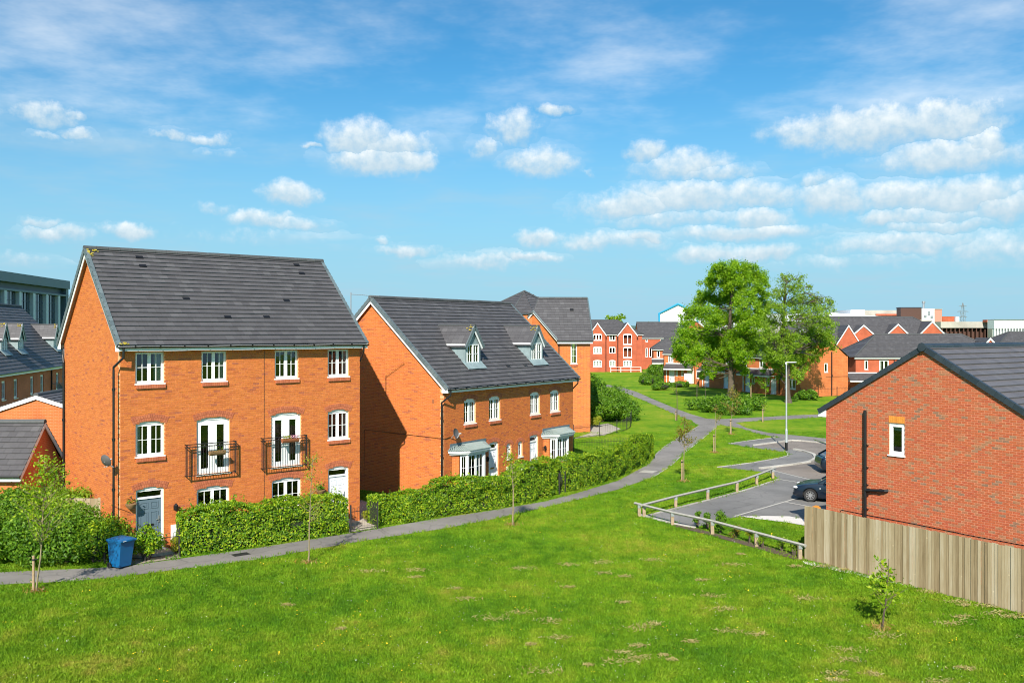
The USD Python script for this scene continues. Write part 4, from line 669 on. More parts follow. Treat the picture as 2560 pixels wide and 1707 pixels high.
def dormer(t, c, y0, s_of, zb, ze_, za, hw, win, cu, ez=0.0):
    """Gabled dormer standing on the slope z = s_of(y): lead front and cheeks, white frame, its own tiled roof."""
    yb = lambda z: (z - s_of[0]) / s_of[1]
    m = MB(); zr0 = s_of[0] + s_of[1] * y0
    fr = Fr((c, y0, 0), (1, 0, 0), (0, -1, 0)); w0, w1, z0, z1 = win
    pg = Polygon([(-hw, zr0 - .1), (hw, zr0 - .1), (hw, ze_), (0, za - .06), (-hw, ze_)]).difference(sbox(w0, z0, w1, z1)); fr.slab(m, pg, -.08, 0)
    for sg in (-1, 1):
        x = sg * hw; ye = yb(ze_); q = [(c + x, y0 + .08, zr0 - .05), (c + x, y0 + .08, ze_), (c + x, ye, ze_)]; m.add([*q, *[(a - sg * .06, b, e) for a, b, e in q]], [(0, 1, 2), (3, 5, 4), (0, 3, 4), (0, 4, 1), (1, 4, 5), (1, 5, 2), (0, 2, 5), (0, 5, 3)])
    m.box(c - hw - .22, c + hw + .22, y0 - .30, y0 - .0, zr0 - .32, zr0 - .30) if False else None
    dm = obj('dormer', m, M['lead'], t)
    ap = MB(); S = Slope((c - hw - .2, y0 - .30, s_of[0] + s_of[1] * (y0 - .30)), (1, 0, 0), (0, .42), s_of[1] * .42); S.box(ap, .06, 2 * hw + .34, 0, S.L, .05, .085); obj('apron', ap, M['lead'], dm)
    oh, fo = .16, .12; s_ = (za - ze_) / hw
    for sg in (-1, 1):
        O = np.array([c + sg * (hw + oh), y0 - fo, ze_ - s_ * oh]); yend = yb(za) + .1
        Sl = Slope(O, (0, 1, 0), (-sg * (hw + oh), 0), s_ * (hw + oh)); g = .24; m = MB(); k = 0.0
        while k < Sl.L - .03:
            e = min(k + g + .02, Sl.L); z = O[2] + Sl.v[2] * k; L0 = yb(z) - (y0 - fo); ze2 = O[2] + Sl.v[2] * e; L1 = yb(ze2) - (y0 - fo)
            a = 0.0
            while a < L1 - .02: b = min(a + .33, L1); Sl.box(m, a + .002, b - .002, k, e, .0, .03) ; a = b
            k += g
        obj('dormer_tiles', m, M['tile'], dm, kind='stuff')
        m = MB(); Sl.box(m, -.05, .0, -.02, Sl.L, -.10, .05); obj('verge_cap', m, M['verge'], dm)
        m = MB(); Sl.box(m, .002, .025, .0, Sl.L, -.20, -.02); obj('bargeboard', m, M['fascia'], dm)
        m = MB(); x = c + sg * (hw + oh * .8); L = yb(ze_ - .1); m.box(min(x, x - sg * .02), max(x, x - sg * .02), y0 - fo + .03, L, ze_ - .22, ze_ - .06); m.box(min(x - sg * .02, c + sg * hw), max(x - sg * .02, c + sg * hw), y0 - .05, L, ze_ - .22, ze_ - .20); obj('fascia', m, M['fascia'], dm)
    half = half_round(MB(), (c, y0 - fo - .05, za), (c, yb(za) + .05, za), .075); obj('ridge_tile', half, M['ridge'], dm)
    m = MB(); r = np.random.RandomState(int(abs(c) * 10))
    for k in range(16): y = y0 - fo + abs(r.normal(0, .22)); q = r.uniform(-.22, .22); w = r.uniform(.03, .08); m.box(c + q - w, c + q + w, y, y + w * 1.5, za - abs(q) * s_ + .035, za - abs(q) * s_ + .075)
    obj('lichen', m, M['lichen'], dm, kind='stuff')
    w = window(dm, fr, w0, w1, z0, z1, lights=2, rows=2, cols=2, back=.0, curtain=None, name='window', arch_back=0) if False else None
    # window of the dormer: frame and panes one level down
    mb = MB(); f = .05; fr.box(mb, w0, w0 + f, -.07, .02, z0, z1); fr.box(mb, w1 - f, w1, -.07, .02, z0, z1); fr.box(mb, w0 + f, w1 - f, -.07, .02, z1 - f, z1); fr.box(mb, w0 + f, w1 - f, -.07, .02, z0, z0 + f); cx = (w0 + w1) / 2; fr.box(mb, cx - .05, cx + .05, -.07, .022, z0 + f, z1 - f)
    zm = (z0 + z1) / 2; fr.box(mb, w0 + f, w1 - f, -.06, .0, zm - .012, zm + .012)
    for x in ((w0 + f + cx - .05) / 2, (w1 - f + cx + .05) / 2): fr.box(mb, x - .012, x + .012, -.06, -.001, z0 + f, z1 - f)
    fr.box(mb, w0 - .04, w1 + .04, .0, .07, z0 - .05, z0 - .002); obj('window_frame', mb, M['white'], dm)
    for a, b in ((w0 + f, cx - .05), (cx + .05, w1 - f)):
        for q, e in ((z0 + f, zm - .012), (zm + .012, z1 - f)): g = MB(); g.poly([fr.p(a, -.03, q), fr.p(b, -.03, q), fr.p(b, -.03, e), fr.p(a, -.03, e)]); obj('pane', g, M['glass'], dm)
    for a, wd in cu: m = MB(); xs = np.linspace(a, a + wd, 10); ds = -.14 + .03 * np.sin(np.arange(10) * 2.); v = np.array([fr.p(x, d, zz) for zz in (z0, z1) for x, d in zip(xs, ds)]); i = np.arange(9); m.add(v, np.r_[np.c_[i, i + 1, i + 11], np.c_[i, i + 11, i + 10]]); obj('curtain', m, M['curtain'], dm)
    return dm
sl2 = (5.73 + .05, (9.92 - 5.73) / 4.65)
for c in (3.40, 9.60): dormer(H2, c, .78, sl2, 6.45, 7.60, 8.50, .66, (-.52, .52, 6.54, 7.52), [(-.46, .22), (.16, .28)])
for a, y in ((6.22, .57), (7.92, .56)): m = MB(); s = (y + .34) / 4.99 * S2f.L; S2f.box(m, a, a + .3, s - .06, s + .07, .02, .06); obj('roof_vent', m, M['black'], H2)


# ------------------------------------------------------------------ the red brick house on the right
DR = V2(.816, .578)
r_open = [sbox(2.59, 3.86, 3.19, 4.97)]
r_open_d = [sbox(a.bounds[0], a.bounds[1], a.bounds[2], a.bounds[3]) for a in r_open]
H3, F3, G3, S3f, S3b = near_house('brick_house', 'red and tan brick house with plain gable and black soil pipe, at the right edge', 'house', (16.32, 28.24), DR, 9.0, 7.8, 5.37, 7.66, 3.9, [], r_open_d, brick='brick_red', mortar='mortar_red', tile='tile_r', gauge=.334, tw=.34, oe=.3, ov=.05, verge='verge_dark', L=.222, Hc=.082, bargem=None, floors=(.02, 2.6))
window(H3, G3, 2.59, 3.19, 3.86, 4.97, lights=1, rows=1, cols=1, sash=.06, frame=.065, back=.05, curtain=[('t', .24, 'blind')])
m = MB()
for i in range(8): G3.box(m, 2.59 + i * .076 + .004, 2.59 + (i + 1) * .076 - .004, -.03, .006, 4.99, 5.22)
obj('brick_lintel', m, M['lintel'], H3, kind='stuff')
m = MB(); p = lambda a, d, z: G3.p(a, d, z); m.tube([p(1.71, .10, 5.30), p(1.71, .10, .05)], .062, 12); m.tube([p(1.71, .10, 5.30), p(1.71, .10, 5.36)], .055, 10); m.tube([p(1.71, .10, 2.48), p(2.36, .10, 2.55), p(2.48, .09, 2.56), p(2.55, .0, 2.56)], .058, 10)
for z in (2.3, 2.68, 4.1, 3.3, 1.8): m.tube([p(1.71, .10, z - .04), p(1.71, .10, z + .04)], .073, 12); G3.box(m, 1.62, 1.80, 0, .10, z - .012, z + .012)
m.tube([p(1.80, .10, 2.49), p(1.88, .10, 2.498)], .07, 10); m.tube([p(2.30, .10, 2.545), p(2.38, .10, 2.55)], .07, 10); obj('soil_pipe', m, M['black'], H3)
m = MB(); m.tube([p(.62, .01, 1.2), p(.62, .01, 1.55), p(.70, .012, 1.60), p(2.0, .015, 1.58), p(3.2, .012, 1.575), p(4.3, .015, 1.56), p(5.5, .012, 1.53), p(7.7, .012, 1.53)], .012, 5); obj('cable', m, M['black'], H3)
m = MB(); m.lathe([(.0, 0), (.15, 0), (.15, .05), (.05, .055), (.0, .055)], 10, (-.10, 3.9, 7.66), (-1, 0, 0)); obj('ridge_end_cap', m, M['verge_dark'], H3)

# ------------------------------------------------------------------ the taller corner block behind it
H4 = thing('corner_block', 'tall orange brick corner block with hipped roof, behind the dormered house', 'house', (3.75, 74.6, 0))
fa = Fr((0, 0, 0), (.9965, .08, 0), (.08, -.9965, 0)); gd = np.array([.77, -.64]); gb = Fr((-.77 * 4.92, .64 * 4.92, 0), (*gd, 0), (-.64, -.77, 0)); WF = 2.62
fo = [sbox(1.02, 5.55, 1.55, 7.35)]; fpg = sbox(0, 0, WF, 7.55).difference(unary_union(fo)); gpg = Polygon([(0, 0), (4.92, 0), (4.92, 7.6), (2.46, 9.62), (0, 7.6)])
allV = []
for f, pg in ((fa, fpg), (gb, gpg)):
    m = MB(); f.slab(m, pg, -.25, -.009); obj('wall', m, M['mortar'], H4); V, fl = bricks(f, pg); allV.append(V)
split_parts(H4, 'brick', np.concatenate(allV), BRF, M['brick_orange'], cap=120)
e = fa.p(WF, 0, 0); m = MB(); rg = Fr((e[0], e[1], 0), (-.08, .9965, 0), (.9965, .08, 0)); rg.slab(m, sbox(.255, 0, 7., 7.6), -.25, -.001); obj('wall', m, M['far_orange'], H4)
window(H4, fa, 1.02, 1.55, 5.55, 7.35, lights=1, rows=3, cols=2, curtain=[('l', .3, C)]); sill_course(H4, fa, 1.0, 1.6, 5.5)
m = MB(); fa.box(m, -.15, -.02, .02, .06, .05, 7.4); m2 = MB(); m2.tube([fa.p(.05, .06, 7.4), fa.p(.05, .06, .1)], .045, 8); obj('downpipe', m2, M['black'], H4)
def roof_plane(t, pts, gauge, m='tile', th=.045, name='tile_courses'):
    """A planar roof polygon (3D points, the first two its eave) laid with stepped courses clipped to it."""
    P = np.array(pts, float); n = np.cross(P[1] - P[0], P[2] - P[0]); n /= np.linalg.norm(n); n = n if n[2] > 0 else -n; u = np.cross([0, 0, 1.], n); u /= np.linalg.norm(u); v = np.cross(n, u)
    q = np.c_[(P - P[0]) @ u, (P - P[0]) @ v]; pg = Polygon(q).buffer(0); mb = MB(); s = q[:, 1].min(); top = q[:, 1].max(); pt = lambda a, b, h: P[0] + u * a + v * b + n * h
    base = MB()
    for g in getattr(pg, 'geoms', [pg]): vv, ff = trimesh.creation.triangulate_polygon(g, engine='earcut'); base.add(np.array([pt(a, b, -.02) for a, b in vv]), ff)
    obj('roof', base, M['under'], t)
    k = 0
    while s < top - .03:
        e = min(s + gauge, top); g = pg.intersection(LineString([(-99, (s + e) / 2), (99, (s + e) / 2)]))
        for L in getattr(g, 'geoms', [g]):
            if L.is_empty or L.geom_type != 'LineString': continue
            a, b = sorted((L.coords[0][0], L.coords[-1][0])); x = a - (.165 if k % 2 else 0)
            while x < b:
                x0, x1 = max(x, a), min(x + .33, b); x += .33
                if x1 - x0 > .02: h = th + R.uniform(-.005, .005); mb.hexa([pt(x0, s, 0), pt(x1 - .005, s, 0), pt(x1 - .005, e + .02, 0), pt(x0, e + .02, 0), pt(x0, s, h), pt(x1 - .005, s, h), pt(x1 - .005, e + .02, .008), pt(x0, e + .02, .008)])
        s += gauge; k += 1
    return obj(name, mb, M[m], t, kind='stuff')
E0, E1 = fa.p(-.02, .3, 7.45), fa.p(WF + .18, .3, 7.45); A_ = gb.p(2.46, .12, 9.75); R1 = fa.p(WF + .18, -2.5, 10.95); R0 = fa.p(-1.35, -2.5, 10.95)
roof_plane(H4, [E0, E1, R1, R0, A_], .27)
T_ = np.array([(1311 - CX) / FP * 80, 80, CH + 100 / FP * 80]) - [3.75, 74.6, 0]; TL_ = np.array([(1238 - CX) / FP * 81, 81, CH + 66 / FP * 81]) - [3.75, 74.6, 0]; TF = np.array([(1275 - CX) / FP * 76.5, 76.5, CH + 40 / FP * 76.5]) - [3.75, 74.6, 0]
roof_plane(H4, [TF, A_ + [0, .02, -.02], T_], .27); roof_plane(H4, [A_ + [0, .02, -.02], R0, T_], .27); roof_plane(H4, [TL_, TF, T_], .27); roof_plane(H4, [R0, R0 + [1.5, 4, -.8], T_], .27); roof_plane(H4, [TL_, TL_ + [2., 5, -1.], T_], .27)
Lg = gb.p(-.1, .12, 7.45); bk_ = np.array([.64, .77, 0]) * 2.2
roof_plane(H4, [Lg, A_, A_ + bk_, Lg + bk_], .27); mb_ = MB(); mb_.hexa([TF + [0, .1, -4], A_ + [0, .25, -4], A_ + [0, .45, -4], TF + [0, .3, -4], TF + [0, .1, -.03], A_ + [0, .25, -.05], A_ + [0, .45, -.05], TF + [0, .3, -.03]]); obj('wall', mb_, M['far_orange'], H4)
for a, b, r in ((R0, R1, .12), (A_, R0, .06), (TL_, T_, .09), (T_, R0, .09), (TF, T_, .09)):
    n_ = max(2, int(np.linalg.norm(b - a) / .45))
    for i in range(n_): half_round(mb_ := MB(), a + (b - a) * i / n_, a + (b - a) * (i + .98) / n_, r); obj('ridge_tile', mb_, M['ridge'], H4)
m = MB(); Lf = gb.p(-.1, .1, 7.50)
for a, b in ((E0 + [-.06, -.06, .05], A_ + [-.03, -.03, .12]), (A_ + [-.03, -.03, .12], Lf)):
    d = b - a; nn = np.array([-.64, -.77, 0]); w = np.array([0, 0, .2]); m.hexa([a - w + nn * .0, b - w, b - w - nn * .04, a - w - nn * .04, a, b, b - nn * .04, a - nn * .04])
obj('bargeboard', m, M['fascia'], H4)
m = MB()
for a, b in ((E0 + [-.07, -.07, .07], A_ + [-.04, -.04, .15]), (A_ + [-.04, -.04, .15], Lf + [0, 0, .03])): m.tube([a, b], .07, 6)
obj('verge_cap', m, M['verge'], H4, kind='stuff')
m = MB(); fa.box(m, -.1, WF + .16, .28, .30, 7.2, 7.42); obj('fascia', m, M['fascia'], H4); m = MB(); m.tube([fa.p(-.15, .36, 7.42), fa.p(WF + .2, .36, 7.42)], .06, 8); obj('gutter', m, M['black'], H4)
m = MB(); m.tube([R1 + [0, 0, .03], E1 + [.02, 0, .06]], .06, 6); obj('verge_cap', m, M['verge'], H4)
m = MB(); S_ = Slope(E0, (E1 - E0) / np.linalg.norm(E1 - E0), (0, 2.8), 3.5); S_.box(m, 1.05, 1.35, 3.1, 3.3, .03, .1); obj('roof_vent', m, M['black'], H4)

# ------------------------------------------------------------------ houses farther off
def far_house(name, label, O, d, W, D, ze, zr, wins=(), lwins=(), rwins=(), ends=('g', 'g'), mat_='far_orange', gauge=.30, cross=(), porch=(), doors=(), group=None, m='tile', cat='house', yr=None, white=True, pipes=(), base=0.0):
    t = thing(name, label, cat, (O[0], O[1], base), math.degrees(math.atan2(d[1], d[0])), group); yr = yr or D / 2
    fr = Fr((0, 0, 0), (1, 0, 0), (0, -1, 0)); gl = Fr((0, D, 0), (0, -1, 0), (-1, 0, 0)); gr_ = Fr((W, 0, 0), (0, 1, 0), (1, 0, 0)); s = (zr - ze) / yr; oe, ov = .28, .10
    fop = [opening(a, b, z0, z1, r) for a, b, z0, z1, l, r, *_ in wins] + [sbox(a, .1, b, z1) for a, b, z1, *_ in doors]
    def wall(f, pg, o): mm = MB(); f.slab(mm, pg.difference(unary_union(o)) if o else pg, -.25, 0); return obj('wall', mm, M[mat_], t)
    wall(fr, sbox(0, 0, W, ze), fop)
    for f, w, e in ((gl, lwins, ends[0]), (gr_, rwins, ends[1])):
        pk = D - yr if f is gl else yr
        pg = Polygon([(.251, 0), (D - .251, 0), (D - .251, ze), (pk, zr - .02), (.251, ze)]) if e == 'g' else sbox(.251, 0, D - .251, ze)
        wall(f, pg, [sbox(a, z0, b, z1) for a, b, z0, z1, *_ in w])
    wall(Fr((W, D, 0), (-1, 0, 0), (0, 1, 0)), sbox(0, 0, W, ze), [])
    for f, ws in ((fr, wins), (gl, lwins), (gr_, rwins)):
        for a, b, z0, z1, l, r, *ex in ws: window(t, f, a, b, z0, z1, lights=l, rows=(2 if z1 - z0 < 1.6 else 1) if 'bars' in ex else 1, cols=2 if 'bars' in ex else 1, rise=r, back=.06, frame=.07, sash=.06, curtain=[('l', .5, C), ('r', .5, C)] if 'net' in ex else ([('l', .25, C)] if R.rand() < .6 else None), sill=True)
    for a, b, z1, m_ in doors: door(t, fr, a, b, .12, z1 - .05, z1, m_, panels=False, letter=False)
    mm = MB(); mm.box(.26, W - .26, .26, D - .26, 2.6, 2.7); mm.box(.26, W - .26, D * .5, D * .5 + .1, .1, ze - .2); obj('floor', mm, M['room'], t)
    hl, hr = (0 if ends[0] == 'g' else yr), (0 if ends[1] == 'g' else yr); x0, x1 = (-ov if not hl else -oe), (W + ov if not hr else W + oe)
    zE = ze - s * oe; a0, a1 = (x0, -oe, zE), (x1, -oe, zE); b0, b1 = (hl if hl else x0, yr, zr), (W - hr if hr else x1, yr, zr); c0, c1 = (x0, D + oe, ze - (zr - ze) / (D - yr) * oe), (x1, D + oe, ze - (zr - ze) / (D - yr) * oe)
    roof_plane(t, [a0, a1, b1, b0], gauge, m); roof_plane(t, [c1, c0, b0, b1], gauge, m)
    if hl: roof_plane(t, [c0, a0, b0], gauge, m)
    if hr: roof_plane(t, [a1, c1, b1], gauge, m)
    mm = MB(); half_round(mm, np.array(b0), np.array(b1), .13)
    for a, b, h in ((a0, b0, hl), (c0, b0, hl), (a1, b1, hr), (c1, b1, hr)):
        if h: mm.tube([np.array(a) + [0, 0, .06], np.array(b) + [0, 0, .06]], .09, 6)
    obj('ridge', mm, M['ridge'], t)
    mm = MB(); mm.box(x0 + .02, x1 - .02, -oe, -oe + .03, zE - .20, zE - .02)
    for a, b, h, sg in ((a0, b0, hl, -1), (c0, b0, hl, -1), (a1, b1, hr, 1), (c1, b1, hr, 1)):
        if not h and white: a, b = np.array(a), np.array(b); w = np.array([0, 0, .2]); k = np.array([sg * -.04, 0, 0]); mm.hexa([a - w, b - w, b - w + k, a - w + k, a + [0, 0, -.01], b + [0, 0, -.01], b + k + [0, 0, -.01], a + k + [0, 0, -.01]])
    obj('fascia', mm, M['fascia'], t)
    mm = MB(); mm.tube([(x0, -oe - .05, zE), (x1, -oe - .05, zE)], .06, 6); obj('gutter', mm, M['black'], t)
    for x in pipes: mm = MB(); mm.tube([(x, -.08, zE - .1), (x, -.08, .1)], .06, 6); obj('downpipe', mm, M['black'], t)
    for ac, hw, za, proud, zf, cw in cross:               # gabled bays standing out of the front
        f = Fr((ac - hw, -proud, 0), (1, 0, 0), (0, -1, 0)); pg = Polygon([(0, 0), (2 * hw, 0), (2 * hw, zf), (hw, za - .05), (0, zf)]); mm = MB(); f.slab(mm, pg.difference(unary_union([opening(a - ac + hw, b - ac + hw, z0, z1, r) for a, b, z0, z1, l, r, *_ in cw])) if cw else pg, -.2, 0)
        for sx in (0, 2 * hw - .2): mm.box(ac - hw + sx, ac - hw + sx + .2, -proud + .2, .0, 0, zf)
        obj('gabled_bay', mm, M[mat_], t)
        for a, b, z0, z1, l, r, *ex in cw: window(t, f, a - ac + hw, b - ac + hw, z0, z1, lights=l, rows=2 if 'bars' in ex else 1, cols=2 if 'bars' in ex else 1, rise=r, back=.06, frame=.09, sash=.08, curtain=[('l', .5, C), ('r', .5, C)] if 'net' in ex else None)
        sl = (za - zf) / hw; yb = min((za - ze) / s, yr) if s > 0 else 1
        for sg in (-1, 1):
            ex_, Z = ac + sg * (hw + .18), zf - sl * .18; back = max((Z - ze) / s, 0) ; roof_plane(t, [(ex_, -proud - .15, Z), (ex_, max(back, -.05), Z), (ac, yb, za), (ac, -proud - .15, za)], gauge, m)
            mm = MB(); a, b = np.array([ex_, -proud - .17, Z]), np.array([ac, -proud - .17, za]); w = np.array([0, 0, .26]); k = np.array([0, .05, 0]); mm.hexa([a - w, b - w, b - w + k, a - w + k, a + [0, 0, .03], b + [0, 0, .03], b + k + [0, 0, .03], a + k + [0, 0, .03]]); obj('bargeboard', mm, M['fascia'], t)
    for a, b, dp, zt, zl in porch:
        roof_plane(t, [(a, -dp, zl), (b, -dp, zl), (b, -.02, zt), (a, -.02, zt)], .26, m); mm = MB(); mm.box(a + .03, b - .03, -dp + .02, -dp + .05, zl - .2, zl - .03)
        for x in (a + .08, b - .2): mm.box(x, x + .12, -dp + .08, -.01, zl - .12, zl - .02); mm.box(x, x + .1, -.12, -.01, .1, zl)
        mm.box(a, b, -.05, -.02, zt - .04, zt + .12); obj('porch', mm, M['fascia'], t)
    return t
# row behind the big tree
DH = far_house('terrace_house', 'orange brick house nearest the sparse tree, its sunlit gable facing the lawn', (30.7, 125.4), V2(.433, -.901), 12.0, 8.0, 5.0, 7.75, wins=[(1., 2., 3.4, 4.6, 1, 0), (4.4, 5.6, 3.4, 4.6, 2, 0), (8.6, 10.2, 3.4, 4.6, 2, 0), (9.2, 11.2, .9, 2.2, 3, 0), (3.0, 3.5, 1.2, 2.2, 1, 0), (5.8, 6.4, 1.1, 2.2, 1, 0)], rwins=[(4.0, 4.6, 3.0, 4.2, 1, 0)], porch=[(1.2, 7.8, 1.2, 3.2, 2.5)], doors=[(1.6, 2.6, 2.1, 'door_white'), (6.6, 7.5, 2.1, 'door_white')], group=None, pipes=(8.3,), white=False, mat_='far_orange')
g_ = Fr((12.0, 0, 0), (0, 1, 0), (1, 0, 0)); m = MB(); m.tube([g_.p(5.15, .08, 5.6), g_.p(5.15, .08, .1)], .075, 8); m.tube([g_.p(5.15, .08, 2.6), g_.p(5.3, .12, 2.6)], .07, 6); obj('soil_pipe', m, M['black'], DH); m = MB(); m.tube([g_.p(4.2, .02, 2.45), g_.p(8., .02, 2.42)], .02, 4); obj('cable', m, M['black'], DH)
far_house('terrace_house', 'orange brick house mostly hidden behind the big leafy tree', (27.6, 135.6), V2(.55, -.835), 10.0, 8.0, 5.1, 8.0, wins=[(1., 2.2, 3.5, 4.6, 2, 0), (5.2, 6.4, 3.5, 4.6, 2, 0), (7.4, 9.2, .9, 2.2, 3, 0)], porch=[(.6, 6.2, 1.2, 3.2, 2.5)], doors=[(1., 2., 2.1, 'door_white'), (4.8, 5.7, 2.1, 'door_white')], pipes=(6.6,), white=False)
far_house('terrace_house', 'orange brick house with paired white doors under one porch, left of the big tree', (23.9, 145.2), V2(.88, -.475), 7.5, 8.0, 4.95, 8.3, wins=[(.8, 1.6, 3.3, 4.5, 2, 0), (3.2, 3.9, 3.4, 4.5, 1, 0), (5.3, 7.0, .9, 2.3, 3, 0), (2.0, 2.35, 1.2, 2.3, 1, 0), (2.9, 3.25, 1.2, 2.3, 1, 0)], porch=[(.4, 5.0, 1.3, 3.1, 2.4)], doors=[(.9, 1.8, 2.1, 'door_white'), (3.8, 4.7, 2.1, 'door_white')], pipes=(.1, 5.1), white=False)
far_house('terrace_house', 'brown brick house with slate grey roof, leftmost of the row behind the lawn', (27.1, 176), V2(.995, -.1), 6.5, 7.5, 4.95, 7.7, wins=[(.6, 1.2, 3.2, 4.5, 1, 0), (2.2, 2.4, 3.3, 4.5, 1, 0), (3.6, 3.9, 3.3, 4.5, 1, 0)], porch=[(-.4, 3.6, 1.8, 2.9, 2.2)], doors=[(.2, .9, 2.0, 'door_white'), (2.2, 2.9, 2.0, 'door_white')], mat_='far_brown', ends=('h', 'g'), white=False)
far_house('apartment_block', 'three-storey red brick flats with twin gables and juliet windows, beyond the far lawn', (13.4, 186), V2(1, 0), 12.9, 9.0, 7.75, 10.5, wins=[(6.25, 7.5, 6.3, 7.5, 2, .12), (6.25, 7.5, 3.75, 5.0, 2, .12), (6.25, 7.5, 1.05, 2.3, 2, .12, 'net')], ends=('g', 'h'), mat_='far_red',
  cross=[(3.8, 1.6, 9.9, .9, 7.7, [(2.9, 4.7, 6.35, 7.6, 3, .15), (2.9, 4.7, 3.7, 5.0, 3, .15, 'net'), (2.9, 4.7, 1.0, 2.3, 3, .15, 'net')]), (9.85, 1.85, 9.95, .9, 7.6, [(8.95, 10.75, 5.5, 7.6, 2, .12), (8.95, 10.75, 2.85, 5.0, 2, .12), (8.95, 10.75, 1.0, 2.3, 3, .12, 'net')])], pipes=(5.6, 7.9), cat='flats')
far_house('apartment_block', 'plain red brick wing with small windows, between the twin gabled flats and the terrace', (27.5, 199), V2(1, -.02), 9.0, 9.0, 7.0, 10.2, wins=[(4.6, 5.3, 5.6, 6.9, 2, 0), (6.6, 7.3, 5.8, 6.9, 2, 0), (1.4, 1.9, 5.9, 6.9, 1, 0), (1.4, 1.9, 2.6, 4.6, 1, 0), (2.2, 2.7, 2.6, 4.6, 1, 0)], mat_='far_red', cat='flats', white=False)
far_house('terrace_house', 'red brick gable end beside the blue edged white shed', (36.5, 214), V2(.1, -.995), 8.0, 8.0, 7.4, 10.4, mat_='far_red', white=False)
# estate on the right
far_house('terrace_house', 'long red brick terrace with a broad dark hipped roof, just behind the right gable house', (46.7, 125), V2(1, .0), 21.0, 9.0, 4.85, 7.75, wins=[(1.2, 1.7, 3.0, 4.3, 1, 0), (3.2, 4.5, 2.7, 4.3, 2, 0), (7.2, 8.3, 2.9, 4.3, 2, 0)], porch=[(-1.3, 3.6, 1.5, 2.5, 1.6)], doors=[(1.0, 1.9, 2.0, 'door_white')], ends=('h', 'h'), mat_='far_red', pipes=(5.2,), cross=[(18.2, 1.0, 7.3, .1, 6.2, [])])
far_house('terrace_house', 'red houses with three small gables, beyond the broad roofed terrace', (58.0, 176), V2(1, .02), 26.0, 10., 7.4, 11.0, wins=[(1.5, 2.1, 5.6, 6.7, 1, 0), (4.0, 4.6, 5.6, 6.7, 1, 0)], ends=('g', 'h'), mat_='far_red', cross=[(9.0, 2.3, 9.4, .8, 7.4, []), (15.6, 2.8, 9.6, .8, 7.0, []), (22.2, 3.1, 10.1, .8, 7.0, [])], pipes=(7.2,))
far_house('terrace_house', 'house with white gable edges and dark hipped roof, right behind the sparse tree', (50.5, 166), V2(1, .02), 11.0, 9., 6.6, 9.9, ends=('g', 'h'), wins=[(7.5, 8.3, 4.5, 6.0, 1, 0)], mat_='far_red', cross=[(1.6, 2.3, 8.6, .8, 6.4, []), (9.9, 2.0, 9.3, 1.0, 6.2, [])])
far_house('terrace_house', 'small orange house with white framed windows, in the gap left of the broad roof', (43.0, 141), V2(1, -.1), 5.2, 8., 5.2, 7.9, wins=[(1.2, 2.4, 3.6, 4.9, 2, 0), (3.6, 4.8, 3.6, 4.9, 2, 0)], mat_='far_orange')
far_house('terrace_house', 'dark tiled house roof at the right edge, in front of the white finned building', (72.5, 138), V2(1, .0), 14.0, 9., 5.6, 8.1, ends=('h', 'g'), mat_='far_red')
# left edge
garage = far_house('garage', 'brick garage with pale grey tiled roof at the bottom left, behind the shrubs', (-27.0, 36.6), V2(1, 0), 7.5, 3.3, 2.75, 4.42, mat_='far_orange', gauge=.28, white=True)
far_house('garage', 'brick bungalow gable with white edged roof, between the garage and the tall house', (-28.9, 46), V2(1, .06), 9.6, 12, 3.6, 3.7, mat_='far_orange') if False else None
bung = far_house('bungalow', 'orange brick outbuilding with a broad white edged gable, left of the tall house', (-19.5, 46.4), V2(-.088, .996), 11.0, 8.6, 3.55, 5.0, mat_='far_orange', gauge=.28)
LB = far_house('terrace_house', 'long brown brick terrace with dormers and slim windows, at the left edge', (-34.149 + .216 * 9, 61.36 - .976 * 9), V2(-.216, .976), 29.5, 9.0, 5.65, 10.35, wins=[(9.35, 10.15, 3.55, 4.85, 1, 0, 'bars'), (11.95, 12.8, 3.5, 4.85, 1, 0, 'bars'), (15.9, 16.7, 3.5, 4.85, 1, 0, 'bars'), (18.5, 19.4, 3.42, 4.85, 1, 0, 'bars'), (22.95, 23.85, 3.4, 4.8, 1, 0, 'bars'), (5.2, 6.0, 3.55, 4.85, 1, 0, 'bars')], mat_='far_brown', gauge=.32, pipes=(21.35,))
slb = (5.65 + .05, (10.35 - 5.65) / 4.5)
for c in (13.3, 17.1, 26.9): dormer(LB, c, 1.0, slb, 6.5, 7.75, 8.75, .68, (-.48, .48, 6.55, 7.65), [(-.42, .3)])
m = MB(); m.tube([(21.7, -.9, 3.4), (21.7, -.9, 8.3)], .035, 6); m.tube([(21.7, -.9, 8.2), (20.6, -1.3, 8.4)], .015, 5); m.tube([(21.7, -.9, 4.0), (21.7, .0, 4.0)], .04, 5)
for k in range(7): q = np.array([21.7, -.9, 8.2]) + np.array([-1.1, -.4, .2]) * (k + 1) / 7; m.tube([q - [.05, -.3, .0], q + [.05, -.3, 0]], .01, 4)
obj('aerial', m, M['steel'], LB)
TL = lambda p: (lambda W: W[:3, :3] @ np.asarray(p, float) + W[:3, 3])(world_of(LB))
dish_thing('dark satellite dish on the brown terrace wall, above the white edged gable', TL((22.8, -.05, 3.35)), (.9, -.2, .3), r=.35, arm=(.3, -.1, .2))

